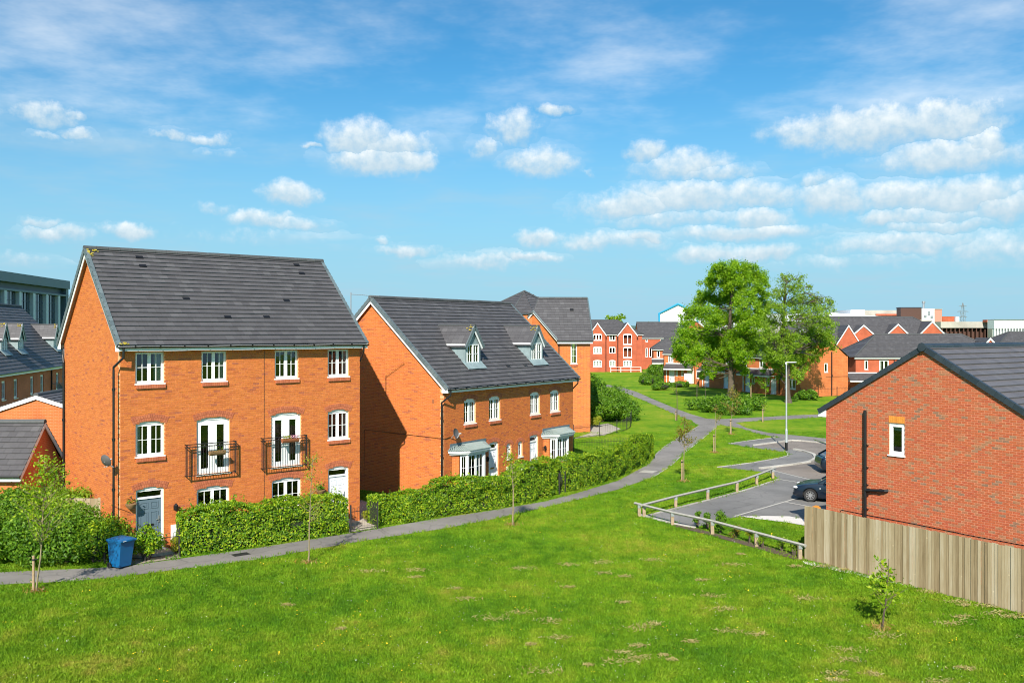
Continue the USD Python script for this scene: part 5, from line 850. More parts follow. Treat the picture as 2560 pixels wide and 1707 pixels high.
# ------------------------------------------------------------------ big sheds and works on the skyline
def block(name, label, cat, parts_, loc=(0, 0, 0), rz=0.):
    t = thing(name, label, cat, loc, rz)
    for nm, mm, m_ in parts_: obj(nm, mm, M[m_], t)
    return t
hd = math.degrees(math.atan2(2300, -271)); P0 = V2(-61.2, 110)
HG = thing('hangar', 'large blue grey hangar with tall glazed bays, at the left edge of the skyline', 'industrial building', (P0[0] + .117 * 40, P0[1] - .993 * 40, 0), hd)
hf = Fr((0, 0, 0), (1, 0, 0), (0, -1, 0)); LH = 62.3
m = MB(); m.box(0, LH, .5, 60, 0, 14.2); obj('wall', m, M['bluedark'], HG)
m = MB(); m.box(-.3, LH, -.3, 60.2, 14.22, 15.4); obj('fascia_band', m, M['blueclad'], HG)
m = MB(); m.box(0, LH - .05, -.15, .5, 13.15, 13.4); obj('beam', m, M['blueclad'], HG)
for k, a in enumerate(np.arange(2.0, LH, 4.36)): m = MB(); m.box(a - .35, a + .35, -.12, .5, 0, 13.15); obj('pier', m, M['greyclad'], HG)
for k, a in enumerate(np.arange(2.0, LH - 4, 4.36)):
    m = MB(); m.poly([(a + .35, .35, 0), (a + 4.01, .35, 0), (a + 4.01, .35, 13.1), (a + .35, .35, 13.1)]); w_ = obj('glazing', m, M['carglass'], HG)
    m = MB(); [m.box(a + .35, a + 4.01, .30, .345, z, z + .07) for z in np.arange(1., 13., 1.1)]; [m.box(a + x, a + x + .06, .29, .34, 0, 13.1) for x in (1.2, 2.1, 3.0)]; obj('glazing_bars', m, M['bluedark'], w_, kind='stuff')
m = MB(); m.box(LH - 1.0, LH, -.1, .5, 0, 14.2); obj('corner_panel', m, M['blueclad'], HG)
def px_box(x0, x1, y0, y1, Y, dp, zb=0.): p, q = atY(x0, y0, Y), atY(x1, y0, Y); return MB().box(p[0], q[0], Y, Y + dp, zb, p[2])
SH = thing('white_shed', 'white industrial shed with bright blue edge trim, left of the big tree', 'industrial building', (0, 0, 0))
a, b, c = atY(1648, 783.6, 260), atY(1695, 760, 260), atY(1742, 783, 260); m = MB(); w_ = c[0] - a[0]; f = Fr((a[0], 260, 0), (.97, -.243, 0), (-.243, -.97, 0)); pg = Polygon([(0, 0), (w_, 0), (w_, c[2]), (w_ / 2, b[2]), (0, a[2])]); f.slab(m, pg, -60, 0); obj('walls', m, M['whitewall'], SH)
m = MB(); m.tube([f.p(0, .15, 0), f.p(0, .15, a[2]), f.p(w_ / 2, .15, b[2])], .35, 6); m.tube([f.p(w_ / 2, .15, b[2]), f.p(w_, .15, c[2]), f.p(w_, .15, 0)], .35, 6); obj('edge_trim', m, M['bluetrim'], SH)
for k, (x0, x1, y) in enumerate(((1742, 1835, 792), (1820, 1905, 797), (1890, 2100, 784))):
    Y = 265 + 14 * k; p, q = atY(x0, y, Y), atY(x1, y, Y); m = MB(); m.box(p[0], q[0], Y, Y + 40, 0, p[2]); S_ = MB(); n_ = 14
    for i in range(n_): w = (q[0] - p[0]) / n_; S_.box(p[0] + i * w + .05, p[0] + (i + 1) * w - .05, Y - .12, Y - .001, p[2] - 3.2, p[2] - .15)
    block('white_shed', ('low white roofed shed seen through the big tree', 'white roofed shed between the two trees', 'long white roofed shed behind the sparse tree')[k], 'industrial building', [('walls', m, 'concrete'), ('roof_edge', S_, 'whitewall')])
t = thing('factory', 'long grey concrete factory with a white roof band, behind the right estate', 'industrial building')
m = MB(); p, q = atY(2080, 800, 262), atY(2330, 803, 262); m.box(p[0], q[0], 262, 300, 0, p[2]); obj('walls', m, M['concrete'], t)
m = MB(); p0, p1 = atY(2070, 781, 268), atY(2252, 795, 262); w = .0; m.hexa([(p0[0], 268, p0[2] - 1.6), (p1[0], 262.5, p1[2] - 1.4), (p1[0], 300, p1[2] - 1.4), (p0[0], 300, p0[2] - 1.6), (p0[0], 268, p0[2]), (p1[0], 262.5, p1[2]), (p1[0], 300, p1[2]), (p0[0], 300, p0[2])]); obj('roof_band', m, M['whitewall'], t)
block('works_tower', 'dark brown clad block standing above the estate roofs', 'industrial building', [('walls', px_box(2252, 2304, 769.6, 0, 270, 3), 'browncl'), ('coping', MB().box(atY(2251, 769, 269.9)[0], atY(2305, 769, 269.9)[0], 269.9, 273.1, atY(2252, 769.5, 270)[2], atY(2252, 768, 270)[2]), 'bluedark')])
t = block('works_tower', 'white plant room with a grey louvre and steel stack, right of the brown block', 'industrial building', [('walls', px_box(2304.4, 2336, 771.5, 0, 271, 4), 'whitewall')])
m = MB(); p = atY(2319, 777, 270.9); m.box(p[0], p[0] + .75, 270.9, 271, p[2] - 1.3, p[2]); obj('louvre', m, M['steel'], t); m = MB(); p = atY(2309, 758, 275); m.tube([(p[0], 275, p[2] - 2), (p[0], 275, p[2])], .3, 8); m.tube([(p[0], 275, p[2]), (p[0], 275, p[2] + .6)], .5, 8); obj('stack', m, M['steel'], t)
for x, y in ((2311, 787), (2327, 789)): m = MB(); p = atY(x, y, 270.7); m.box(p[0], p[0] + .7, 270.7, 271, p[2] - .7, p[2]); obj('duct', m, M['steel'], t)
block('works_tower', 'pale pink brick block at the right of the white plant room', 'industrial building', [('walls', px_box(2336.4, 2355, 773, 0, 273, 22), 'pink'), ('roof_slab', MB().box(atY(2335.5, 773, 272.8)[0], atY(2356, 773, 272.8)[0], 272.8, 295, atY(0, 773, 273)[2] + .01, atY(0, 772, 273)[2]), 'concrete')])
block('works_tower', 'low red brick block with a white end, left of the pylon', 'industrial building', [('walls', px_box(2355.4, 2389, 791, 0, 280, 20), 'far_red'), ('end_wall', px_box(2389.2, 2398, 792, 0, 279, 20), 'whitewall')])
block('works_tower', 'pale flat roofed range with an orange brick strip, left of the brown block', 'industrial building', [('walls', px_box(2127, 2162, 774.5, 0, 290, 20), 'whitewall'), ('roof', px_box(2162.3, 2251, 775.5, 0, 292, 20), 'concrete'), ('brick_strip', MB().box(atY(2190, 0, 291.5)[0], atY(2251, 0, 291.5)[0], 291.5, 291.9, atY(0, 789, 291.5)[2], atY(0, 784.5, 291.5)[2]), 'far_red')])
RW = thing('works_hall', 'concrete topped hall with dark brown ribbed wall, behind the right gable house', 'industrial building')
m = MB(); p, q = atY(2352, 804, 215), atY(2486, 804, 215); m.box(p[0], q[0], 215, 218, p[2] - 1.45, p[2]); obj('concrete_band', m, M['concrete'], RW)
m = MB(); m.box(p[0], q[0], 216.2, 218, 0, p[2] - 1.45); obj('wall', m, M['browncl'], RW)
for x in np.arange(p[0] + .4, q[0] - .3, 1.0): m = MB(); m.box(x, x + .22, 215.3, 216.2, 0, p[2] - 1.46); obj('rib', m, M['browncl'], RW)
m = MB(); p, q = atY(2467, 799, 213), atY(2486, 799, 213); m.box(p[0], q[0], 213, 214.9, p[2] - .6, p[2]); m.box(q[0] - .7, q[0], 213, 214.9, 0, p[2] - .6); obj('brick_pier', m, M['far_red'], RW)
WF_ = thing('works_hall', 'white fronted hall with tall white fins, right edge of the skyline', 'industrial building')
m = MB(); p, q = atY(2486, 799.5, 205), atY(2680, 806, 205); m.box(p[0], q[0], 205, 208, p[2] - 1.95, p[2]); obj('fascia_band', m, M['whitewall'], WF_); m = MB(); m.box(p[0], q[0], 206, 208, 0, p[2] - 1.95); obj('wall', m, M['concrete'], WF_)
for x in np.arange(p[0] + .05, q[0], .66): m = MB(); m.box(x, x + .22, 205.05, 206, 0, p[2] - 1.96); obj('fin', m, M['whitewall'], WF_)
m = MB(); m.box(p[0], q[0], 204.8, 208, p[2] + .002, p[2] + .12); obj('roof_edge', m, M['steel'], WF_)
PY = thing('pylon', 'faint lattice electricity pylon on the skyline above the right estate', 'pylon', (atY(2407, 800, 420)[0], 420, 0))
zt = atY(2407, 757, 420)[2]; m = MB(); lv = [0, 6, 10, 14, 17, zt]; wd = [2.2, 1.5, 1.1, .8, .7, .1]
for k in range(5):
    for sx, sy in ((-1, -1), (1, -1), (1, 1), (-1, 1)): m.tube([(sx * wd[k], sy * wd[k], lv[k]), (sx * wd[k + 1], sy * wd[k + 1], lv[k + 1])], .08, 4, False)
    for sx, sy, ux, uy in ((-1, -1, 1, -1), (1, -1, -1, -1), (-1, 1, 1, 1), (1, 1, -1, 1), (-1, -1, -1, 1), (1, -1, 1, 1)): m.tube([(sx * wd[k], sy * wd[k], lv[k]), (ux * wd[k + 1], uy * wd[k + 1], lv[k + 1])], .05, 4, False)
obj('mast', m, M['steel'], PY, kind='stuff')
for z, w in ((zt - 6.5, 2.0), (zt - 4, 2.6), (zt - 1.6, 1.8)): m = MB(); m.tube([(-w, 0, z), (0, 0, z + .5), (w, 0, z)], .08, 4); m.tube([(-w, 0, z), (w, 0, z)], .06, 4); obj('cross_arm', m, M['steel'], PY)

# ------------------------------------------------------------------ hedges, shrubs, trees
def join(cl): v = [c[0] for c in cl]; o = np.cumsum([0] + [len(x) for x in v[:-1]]); return np.vstack(v), np.vstack([c[1] + k for c, k in zip(cl, o)])
def hedge(label, px, th, h, seed, dens=760, size=.088, m='hedge', group=None, hvar=.26, shoots=26, grow_=(1., 1.)):
    """A clipped leafy hedge standing on its front base line: dark branch core, leaves thick over top, faces and ends."""
    r = np.random.RandomState(seed); F_ = np.array([at(x, y)[:2] for x, y in px]); L = LineString(F_); n = max(8, int(L.length / .35)); P = np.array([L.interpolate(k / n, normalized=True).coords[0] for k in range(n + 1)])
    t = np.gradient(P, axis=0); t /= np.linalg.norm(t, axis=1, keepdims=True); back = np.c_[-t[:, 1], t[:, 0]]; s = np.linspace(0, L.length, n + 1)
    H_ = lambda a: h * np.interp(a, [0, L.length], grow_) * (1 + hvar * (meshkit.fbm(np.c_[a * .55, a * 0 + seed, a * 0], 3) * 2 - 1)); o = (*P[0], 0); th_ = thing('hedge', label, 'hedge', o, 0, group)
    q = lambda a, c, z: np.stack([np.interp(a, s, P[:, 0]) + c * np.interp(a, s, back[:, 0]) - o[0], np.interp(a, s, P[:, 1]) + c * np.interp(a, s, back[:, 1]) - o[1], z], -1)
    mb = MB(); i_ = .24; ins = [(i_ + .05, .02), (i_, .35), (i_ + .04, .70), (i_ + .12, .80), (th - i_ - .14, .80), (th - i_, .75), (th - i_, .02)]; ring = np.stack([q(s, np.full(n + 1, c) + .05 * r.normal(0, 1, n + 1), H_(s) * f) for c, f in ins], 1); k = len(ins); v = ring.reshape(-1, 3)
    f = [(a * k + b, a * k + (b + 1) % k, (a + 1) * k + (b + 1) % k) for a in range(n) for b in range(k)] + [(a * k + b, (a + 1) * k + (b + 1) % k, (a + 1) * k + b) for a in range(n) for b in range(k)]; f += [(0, b, b + 1) for b in range(1, k - 1)] + [(n * k, n * k + b + 1, n * k + b) for b in range(1, k - 1)]
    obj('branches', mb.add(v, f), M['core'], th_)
    Ls = L.length; A = [('f', Ls * h), ('t', Ls * th), ('b', Ls * h * .5), ('e', 2 * th * h)]; pts, nor = [], []
    for kind, ar in A:
        N = int(ar * dens); a = r.uniform(0, Ls, N); dp = np.abs(r.normal(0, .07, N))
        lump = .13 * (meshkit.fbm(np.c_[a * 1.6, r.uniform(0, 1, N) * 0 + seed, a * 0], 3) - .5)
        bk = q(a, np.ones(N), a * 0) - q(a, np.zeros(N), a * 0); fw = q(np.minimum(a + .1, Ls), a * 0, a * 0) - q(np.maximum(a - .1, 0), a * 0, a * 0); fw /= np.linalg.norm(fw, axis=1, keepdims=True) + 1e-9
        if kind == 'f': z = r.uniform(.02, 1, N) ** .9 * H_(a); bl = .26 * (meshkit.fbm(np.c_[a * 1.5, z * 1.5, a * 0 + seed], 3) - .5) * 2; c = dp + bl + np.where(z > .85 * H_(a), .08, 0); nn = -bk + [0, 0, .35]
        elif kind == 't': c = r.uniform(.05, th - .05, N); bl = .28 * (meshkit.fbm(np.c_[a * 1.6, c * 1.6, a * 0 + seed], 3) - .5) * 2; z = H_(a) * 1.0 - dp * .8 + bl; nn = np.tile([0, 0, 1.], (N, 1)) - .2 * bk
        elif kind == 'b': z = r.uniform(.3, 1, N) * H_(a); c = th - dp; nn = bk + [0, 0, .2]
        else: a = np.where(r.rand(N) < .5, dp, Ls - dp); c = r.uniform(0, th, N); z = r.uniform(.02, 1, N) * H_(a); nn = np.where((a < Ls / 2)[:, None], -fw, fw) + [0, 0, .3]
        pts.append(q(a, c, np.maximum(z, .02))); nor.append(nn)
    for _ in range(shoots):                            # unclipped shoots above the top
        a = r.uniform(0, Ls); N = 14; z = H_(np.array([a]))[0] + np.linspace(-.1, r.uniform(.12, .35), N); pts.append(q(np.full(N, a) + r.normal(0, .04, N), np.full(N, r.uniform(.2, th - .2)) + r.normal(0, .04, N), z)); nor.append(r.normal(0, 1, (N, 3)))
    obj('foliage', leaf_cloud(np.vstack(pts), np.vstack(nor), size, r), M[m], th_, kind='stuff')
    return th_
hedge('bright green clipped hedge in front of the tall brick house', [(450, 1391), (560, 1379), (640, 1368), (760, 1350), (872, 1332)], 1.0, 1.50, 1)
hedge('long bright green hedge in front of the dormered house, between the two gates', [(948, 1317), (1070, 1299), (1180, 1284), (1240, 1274), (1330, 1256), (1396, 1236)], 1.1, 1.50, 2, shoots=40, grow_=(.84, 1.12))
hedge('rounded green hedge at the bend of the footpath, beyond the gate posts', [(1414, 1231), (1500, 1212), (1560, 1190), (1610, 1163), (1634, 1144)], 1.3, 1.45, 3, shoots=30)
def shrub(label, c, rx, ry, h, seed, dens=260, size=.10, m='shrub', name='shrub', spiky=.0, group=None, z0=.03):
    """A round or ragged bush: short stems and leaves through a lumpy dome."""
    r = np.random.RandomState(seed); t = thing(name, label, 'shrub', (c[0], c[1], 0), 0, group); nl = max(4, int(6 * (rx + ry)))
    lobes = np.c_[r.uniform(-.62, .62, nl) * rx, r.uniform(-.62, .62, nl) * ry, r.uniform(.25, .72, nl) * h]; lr = r.uniform(.32, .5, nl) * min(rx, ry, h * .9); lobes[0] = (0, 0, .55 * h); lr[0] = .5 * min(rx, ry, h)
    m_ = MB()
    for p in lobes: m_.tube([(p[0] * .2, p[1] * .2, 0), p * [.7, .7, .6], p], [.03, .02, .008], 5)
    obj('stems', m_, M['bark'], t, kind='stuff')
    pts, nor = [], []
    for p, q in zip(lobes, lr):
        N = int(4 * np.pi * q * q * dens * .8) + 10; d = r.normal(0, 1, (N, 3)); d /= np.linalg.norm(d, axis=1, keepdims=True); rad = q * (1 - np.abs(r.normal(0, .22, N)))[:, None] * (1 + spiky * r.exponential(.5, (N, 1))); x = p + d * rad * [1.1, 1.1, 1.]; ok = x[:, 2] > z0; pts.append(x[ok]); nor.append(d[ok] + [0, 0, .3])
    obj('foliage', leaf_cloud(np.vstack(pts), np.vstack(nor), size, r), M[m], t, kind='stuff')
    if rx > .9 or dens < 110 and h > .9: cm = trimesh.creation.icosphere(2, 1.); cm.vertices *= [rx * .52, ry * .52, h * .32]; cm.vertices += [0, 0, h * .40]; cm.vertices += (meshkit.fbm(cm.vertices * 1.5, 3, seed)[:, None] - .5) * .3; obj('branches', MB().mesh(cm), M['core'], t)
    return t
for i, (x, y, rx, h, sd, mm) in enumerate([(-60, 1425, 1.3, 1.9, 1, 'shrub'), (45, 1424, 1.2, 2.0, 2, 'shrub'), (130, 1422, 1.15, 2.1, 3, 'shrub'), (215, 1418, 1.0, 1.55, 4, 'hedge'), (20, 1385, 1.5, 2.35, 5, 'shrub'), (130, 1380, 1.4, 2.3, 6, 'tree2')]):
    p = at(x, y); shrub(['dense green shrub cut by the left edge of the picture', 'dense green shrub behind the leftmost sapling', 'green shrub right of the leftmost sapling, beside the path', 'low bright shrub against the blue bin', 'taller shrub behind the shrubs at the left edge', 'olive green ragged shrub below the grey wooden fence'][i], (p[0], p[1] + rx * .8), rx, rx, h, sd + 20, m=mm, spiky=.3, dens=420)
p = at(352, 1408); shrub('leafy bush with long shoots between the blue bin and the blue door', (p[0], p[1] + .5), .65, .5, 1.75, 31, m='hedge', spiky=.5, dens=620)
p = at(432, 1388); shrub('small yellow green conifer bush beside the blue door', (p[0], p[1] + .3), .36, .34, .85, 32, m='lime', dens=900, size=.06)
p = at(918, 1308); shrub('small round lime green bush on the gravel between the houses', (p[0], p[1] + .3), .42, .40, .62, 33, m='lime', dens=900, size=.05)
p = at(1560, 1052); p2 = at(1512, 1066)
shrub('big dark green bush right of the corner block, at the back', (p[0] - 3.5, p[1] + 6), 3.0, 2.6, 4.3, 34, dens=70, size=.22); shrub('big green bush with ragged top, in front beside the iron railings', (p[0] - 1.0, p[1] + 1.0), 2.4, 2.2, 2.9, 35, dens=90, size=.18, spiky=.3)
shrub('dark bush close against the corner block wall', (p2[0], p2[1] + 4), 1.6, 1.6, 3.0, 36, dens=100, size=.18); shrub('small yellow flowering bush at the foot of the corner block', (p2[0] - .7, p2[1] - .5), .7, .6, 1.1, 37, m='lime', dens=200, size=.12)
for i, (x, y, rx, h) in enumerate([(1738, 1024, 1.3, 1.2), (1785, 1030, 1.5, 1.5), (1835, 1036, 1.7, 1.7), (1880, 1026, 1.5, 1.4)]): p = at(x, y); shrub(['leftmost low bush of the bed under the big tree', 'second bush from the left in the bed under the big tree', 'tallest bush in the bed under the big tree', 'rightmost bush in the bed under the big tree'][i], p[:2], rx, rx * .8, h, 40 + i, dens=70, size=.2, spiky=.4)
for i, (x, y, rx, h) in enumerate([(1622, 962, 2.2, 1.6), (1655, 975, 1.8, 1.2), (1700, 968, 2.0, .9)]): p = at(x, y); shrub(['bush left of the railings before the paired white doors', 'low growth along the foot of the far railings', 'low growth before the paired white doors'][i], p[:2], rx, rx * .7, h, 50 + i, dens=60, size=.25)
p = at(1650, 944); shrub('green bush beside the grey fence near the far flats', p[:2], 2.6, 1.8, 2.6, 55, dens=40, size=.3); p = at(1840, 1003)
shrub('dark low bush against the houses behind the sparse tree', (p[0] + 9, p[1] + 2), 2.0, 1., 1.2, 56, dens=50, size=.25)
for i, (x, y, h, w, mm) in enumerate([(1744, 1317, .95, .26, 'shrub'), (1768, 1324, 1.1, .32, 'shrub'), (1800, 1334, 1.15, .42, 'shrub'), (1842, 1345, .7, .4, 'bronze'), (1873, 1358, .85, .4, 'lime'), (1908, 1368, .75, .32, 'tree2'), (1955, 1378, .7, .36, 'tree2'), (1985, 1390, .65, .34, 'tree2')]):
    p = at(x, y); w *= .75; shrub(['slim dark evergreen, leftmost in the bed behind the rail', 'slim dark evergreen, second from the left behind the rail', 'bushiest dark evergreen behind the rail', 'thin bronze leaved plant in the bed behind the rail', 'pale yellow leaved plant in the bed behind the rail', 'thin green plant right of the pale leaved one in the bed', 'sparse pale plant near the last rail post but one', 'sparse pale plant against the end of the wooden fence'][i], p[:2], w, w, h, 60 + i, m=mm, dens=1100 if i < 3 else 330, size=.07, spiky=.3)
def grow(mb, p, q, r0, r1, r, wob=.06, n=6):
    p, q = np.asarray(p, float), np.asarray(q, float); s = np.linspace(0, 1, n)[:, None]; L = np.linalg.norm(q - p); x = p + (q - p) * s + np.sin(s * np.pi) * r.normal(0, wob * L, 3) + np.r_[np.zeros((1, 3)), r.normal(0, wob * L * .25, (n - 2, 3)), np.zeros((1, 3))]; mb.tube(x, np.linspace(r0, r1, n), 7 if r0 > .05 else 5); return x
def big_tree(name, label, base, clumps, trunk_r, fork, m, leaf_n, leaf_size, seed, wood='bark', twigs=5):
    """Trunk and limbs reaching every leaf clump; leaves lie loose in lumpy clumps with sky between them."""
    r = np.random.RandomState(seed); t = thing(name, label, 'tree', base, 0); mb = MB(); base = np.asarray(base, float); fk = np.asarray(fork, float)
    tr = grow(mb, (0, 0, -.2), fk[0], trunk_r * 1.25, trunk_r * .8, r, .015, 8)
    mb.tube([(0, 0, -.1), (0, 0, .5)], [trunk_r * 1.8, trunk_r * 1.2], 9)
    for a, b in zip(fk[:-1], fk[1:]): grow(mb, a, b, trunk_r * .75, trunk_r * .45, r, .03)
    for c, q, k in clumps:
        nodes = np.vstack([tr[-3:], fk]); low = nodes[nodes[:, 2] < c[2] + .6]; low = low if len(low) else nodes[:1]; s = low[np.argmin(np.linalg.norm(low - c, axis=1) + .4 * np.abs(c[2] - low[:, 2] - 1.5))]; x = grow(mb, s, c, trunk_r * .20, .035, r, .08)
        for _ in range(twigs): d = r.normal(0, 1, 3); d[2] = abs(d[2]) * .7; d /= np.linalg.norm(d); grow(mb, x[r.randint(2, 6)], c + d * q * .95, .03, .008, r, .1, 5)
    obj('trunk', mb, M[wood], t, smooth=60)
    pts, nor = [], []
    for c, q, k in clumps:
        nb = 22; sub = r.normal(0, 1, (nb, 3)); sub /= np.linalg.norm(sub, axis=1, keepdims=True); sub = c + sub * q * r.uniform(.2, 1.15, (nb, 1)); N = int(leaf_n * k * q * q); w = r.randint(0, nb, N); d = r.normal(0, 1, (N, 3)); x = sub[w] + d * (q * .20 * r.uniform(.5, 1.2, (nb, 1)))[w]; pts.append(x); nor.append(r.normal(0, .5, (N, 3)) + (x - c) / q * .5 + [0, 0, .45])
    obj('crown', leaf_cloud(np.vstack(pts), np.vstack(nor), leaf_size, r, jit=.6), M[m], t, kind='stuff')
    return t
r_ = np.random.RandomState(11); zz = lambda x, y: (1440 + x / 3.136, 640 + y / 3.136); B1 = at(1827, 994); cl = []
for x, y, q in [(1230, 105, 80), (1125, 125, 75), (1340, 110, 75), (1425, 170, 75), (1060, 215, 75), (1190, 215, 90), (1310, 220, 90), (1440, 275, 80), (975, 325, 55), (1075, 340, 80), (1200, 345, 90), (1330, 350, 90), (1470, 380, 75), (955, 440, 85), (1075, 470, 95), (1200, 480, 95), (1330, 490, 95), (1440, 500, 85), (875, 475, 50), (880, 590, 85), (1000, 610, 95), (1130, 630, 95), (1255, 640, 95), (1370, 630, 80), (825, 710, 70), (935, 740, 85), (1060, 760, 85), (1180, 770, 85), (1290, 760, 75), (1365, 730, 60), (800, 780, 45), (860, 810, 50), (1030, 870, 55), (1130, 860, 60), (1230, 850, 50), (1000, 935, 30), (1290, 850, 50), (1070, 930, 28), (1330, 900, 36)]:
    p = atY(*zz(x, y), B1[1] + r_.uniform(-3.6, 3.6) * (1 if 250 < y < 850 else .6)); cl.append((p - B1, q / 3.136 / FP * B1[1] * 1.08, 1.0))
W_ = lambda x, y: atY(*zz(x, y), B1[1]) - B1
big_tree('broadleaf_tree', 'tall broad tree with dense fresh green leaves, on the lawn in the middle distance', B1, cl, .38, [W_(1215, 860), W_(1205, 640), W_(1210, 420), W_(1225, 230)], 'tree', 1500, .21, 5)
B2 = at(1971, 1007); cl = []
for x, y, q, k in [(1640, 190, 70, .34), (1710, 250, 75, .34), (1590, 290, 70, .34), (1760, 180, 40, .25), (1830, 240, 34, .25), (1560, 400, 75, .4), (1680, 370, 80, .36), (1760, 340, 75, .34), (1840, 370, 75, .34), (1900, 340, 60, .34), (1960, 420, 55, .34), (1990, 360, 40, .3), (1540, 520, 80, .5), (1500, 610, 70, .6), (1640, 500, 70, .36), (1760, 470, 80, .42), (1870, 470, 80, .42), (1960, 520, 70, .42), (1600, 660, 90, .7), (1710, 640, 85, .7), (1810, 600, 85, .65), (1910, 610, 80, .6), (1985, 620, 60, .6), (1500, 740, 70, .75), (1610, 780, 85, .85), (1720, 750, 85, .8), (1830, 710, 80, .75), (1930, 700, 70, .65), (1550, 850, 65, .8), (1660, 870, 75, .8), (1770, 840, 75, .8), (1480, 660, 60, .6), (1870, 790, 55, .7), (1600, 940, 40, .5), (1740, 930, 45, .6), (2010, 720, 45, .5)]:
    p = atY(*zz(x, y), B2[1] + r_.uniform(-3, 3)); cl.append((p - B2, q / 3.136 / FP * B2[1] * 1.08, k))
W_ = lambda x, y: atY(*zz(x, y), B2[1]) - B2
big_tree('broadleaf_tree', 'tall sparse tree with thin pale leaves and bare limbs, right of the big tree', B2, cl, .27, [W_(1660, 960), W_(1640, 760), W_(1622, 560), W_(1630, 380), W_(1640, 240)], 'tree2', 1750, .18, 6, twigs=9)
def sapling(label, base, top, seed, crown, m, stake=1.1, r0=.032, lsize=.09, wood='young', black=False, tuft=True, cr=.5, group=None):
    """Young staked tree: thin stem, side twigs, loose small leaves; crown = (start fraction, leaves)."""
    r = np.random.RandomState(seed); t = thing('sapling', label, 'sapling', base, 0, group); top = np.asarray(top, float); mb = MB(); x = grow(mb, (0, 0, -.05), top, r0, .008, r, .012, 9); pts = []
    H_ = top[2]; ns = max(5, int(crown[1] / 28)) if crown[1] else 0
    for k in range(ns):
        f = r.uniform(crown[0], .97); p = x[0] + (x[-1] - x[0]) * f; p = np.array([np.interp(f, np.linspace(0, 1, 9), x[:, j]) for j in range(3)]); a = r.uniform(0, 2 * np.pi); rise = r.uniform(.5, 1.2); L = cr * (1.15 - .85 * (f - crown[0]) / (1 - crown[0])) * r.uniform(.6, 1.1); q = p + np.array([math.cos(a) * L, math.sin(a) * L, rise * L]); y = grow(mb, p, q, .012, .004, r, .06, 4); N = int(crown[1] / ns); s = r.uniform(.15, 1.08, N)[:, None]; pts.append(p + (q - p) * s + r.normal(0, .07 + .05 * cr, (N, 3)))
    obj('trunk', mb, M['iron' if black else wood], t)
    if pts: P = np.vstack(pts); obj('crown', leaf_cloud(P, r.normal(0, 1, P.shape) + [0, 0, .7], lsize, r), M[m], t, kind='stuff')
    if stake: mb = MB(); mb.tube([(-.09, .02, -.1), (-.09, .02, stake)], .042, 8); mb.tube([(-.09, .02, stake), (-.09, .02, stake + .01)], [.042, .02], 8); obj('stake', mb, M['stake'], t); mb = MB(); mb.tube([(-.14, .02, stake - .12), (.04, .01, stake - .1)], .018, 5); mb.lathe([(.05, -.03), (.05, .03)], 10, (-.09, .02, stake - .12)); obj('tie', mb, M['rubber'], t)
    if tuft: P = np.c_[r.normal(0, .16, 90), r.normal(0, .14, 90), np.abs(r.normal(.03, .05, 90))]; obj('dry_grass', leaf_cloud(P, np.tile([1., 0, .1], (90, 1)), .16, r, elong=7), M['straw'], t, kind='stuff')
    return t
M['cuttings'] = leaf('dried_cuttings', [(0, (.30, .25, .08)), (.6, (.40, .34, .13)), (1, (.48, .42, .19))], trans=.2)
M['spring'] = leaf('spring_leaf', [(0, (.13, .26, .008)), (.5, (.25, .40, .012)), (1, (.44, .54, .03))], trans=.45)
M['straw'] = leaf('straw', [(0, (.28, .18, .05)), (.6, (.42, .30, .10)), (1, (.36, .13, .02))], trans=.2)
def top_of(b, x, y): return atY(x, y, b[1]) - b
b = at(90, 1478); sapling('slender sapling with yellow green leaves and stout stake, leftmost on the lawn', b, top_of(b, 112, 1142), 1, (.36, 1700), 'spring', stake=1.12, cr=1.0)
b = at(771, 1407); sapling('thin upright sapling in pale yellow leaf before the tall house hedge', b, top_of(b, 782, 1140), 2, (.40, 520), 'lime', stake=0, cr=.62, lsize=.07)
b = at(1282, 1313); sapling('bright leaved sapling with pale straight stem before the dormered house hedge', b, top_of(b, 1276, 1135), 3, (.48, 560), 'spring', stake=0, cr=.62, r0=.045)
b = at(1709, 1204); sapling('staked sapling with bronze green crown at the bend of the footpath', b, top_of(b, 1712, 1046), 4, (.45, 520), 'bronze', stake=1.2, cr=.62, lsize=.11)
b = at(1788, 1132); sapling('nearly bare staked sapling on the grass island corner', b, top_of(b, 1790, 1010), 5, (.55, 150), 'bronze', stake=1.25, cr=.6, lsize=.09)
b = at(1829, 1086); sapling('staked sapling with yellow bronze leaves near the path crossing', b, top_of(b, 1832, 975), 6, (.40, 420), 'bronze', stake=1.2, cr=.9, lsize=.14)
b = at(1692, 1051); sapling('dark thin bare sapling with stake on the left verge of the crossing', b, top_of(b, 1687, 925), 7, (.5, 60), 'bronze', stake=.9, r0=.05, wood='bark', tuft=False)
b = at(1909, 1054); sapling('short stake with a twig stem on the lawn right of the crossing', b, (.02, .02, 1.5), 8, (.5, 30), 'bronze', stake=1.15, tuft=False)
b = at(1743, 1021); sapling('dark thin bare sapling left of the bed under the big tree', b, top_of(b, 1742, 895), 9, (.5, 50), 'bronze', stake=0, r0=.05, wood='bark', tuft=False)
b = at(1764, 1027); sapling('thin bare sapling with stake in front of the big tree bed', b, top_of(b, 1762, 920), 10, (.5, 60), 'bronze', stake=1.2, r0=.045, wood='bark', tuft=False)
b = at(1914, 1003); sapling('leafy young tree between the big tree and the sparse tree', b, top_of(b, 1912, 915), 12, (.1, 400), 'tree', stake=0, cr=1.0, lsize=.2, tuft=False)
b = at(1879, 999); sapling('short young tree just right of the big trunk', b, top_of(b, 1880, 935), 13, (.4, 200), 'tree2', stake=1.6, cr=.8, lsize=.18, tuft=False)
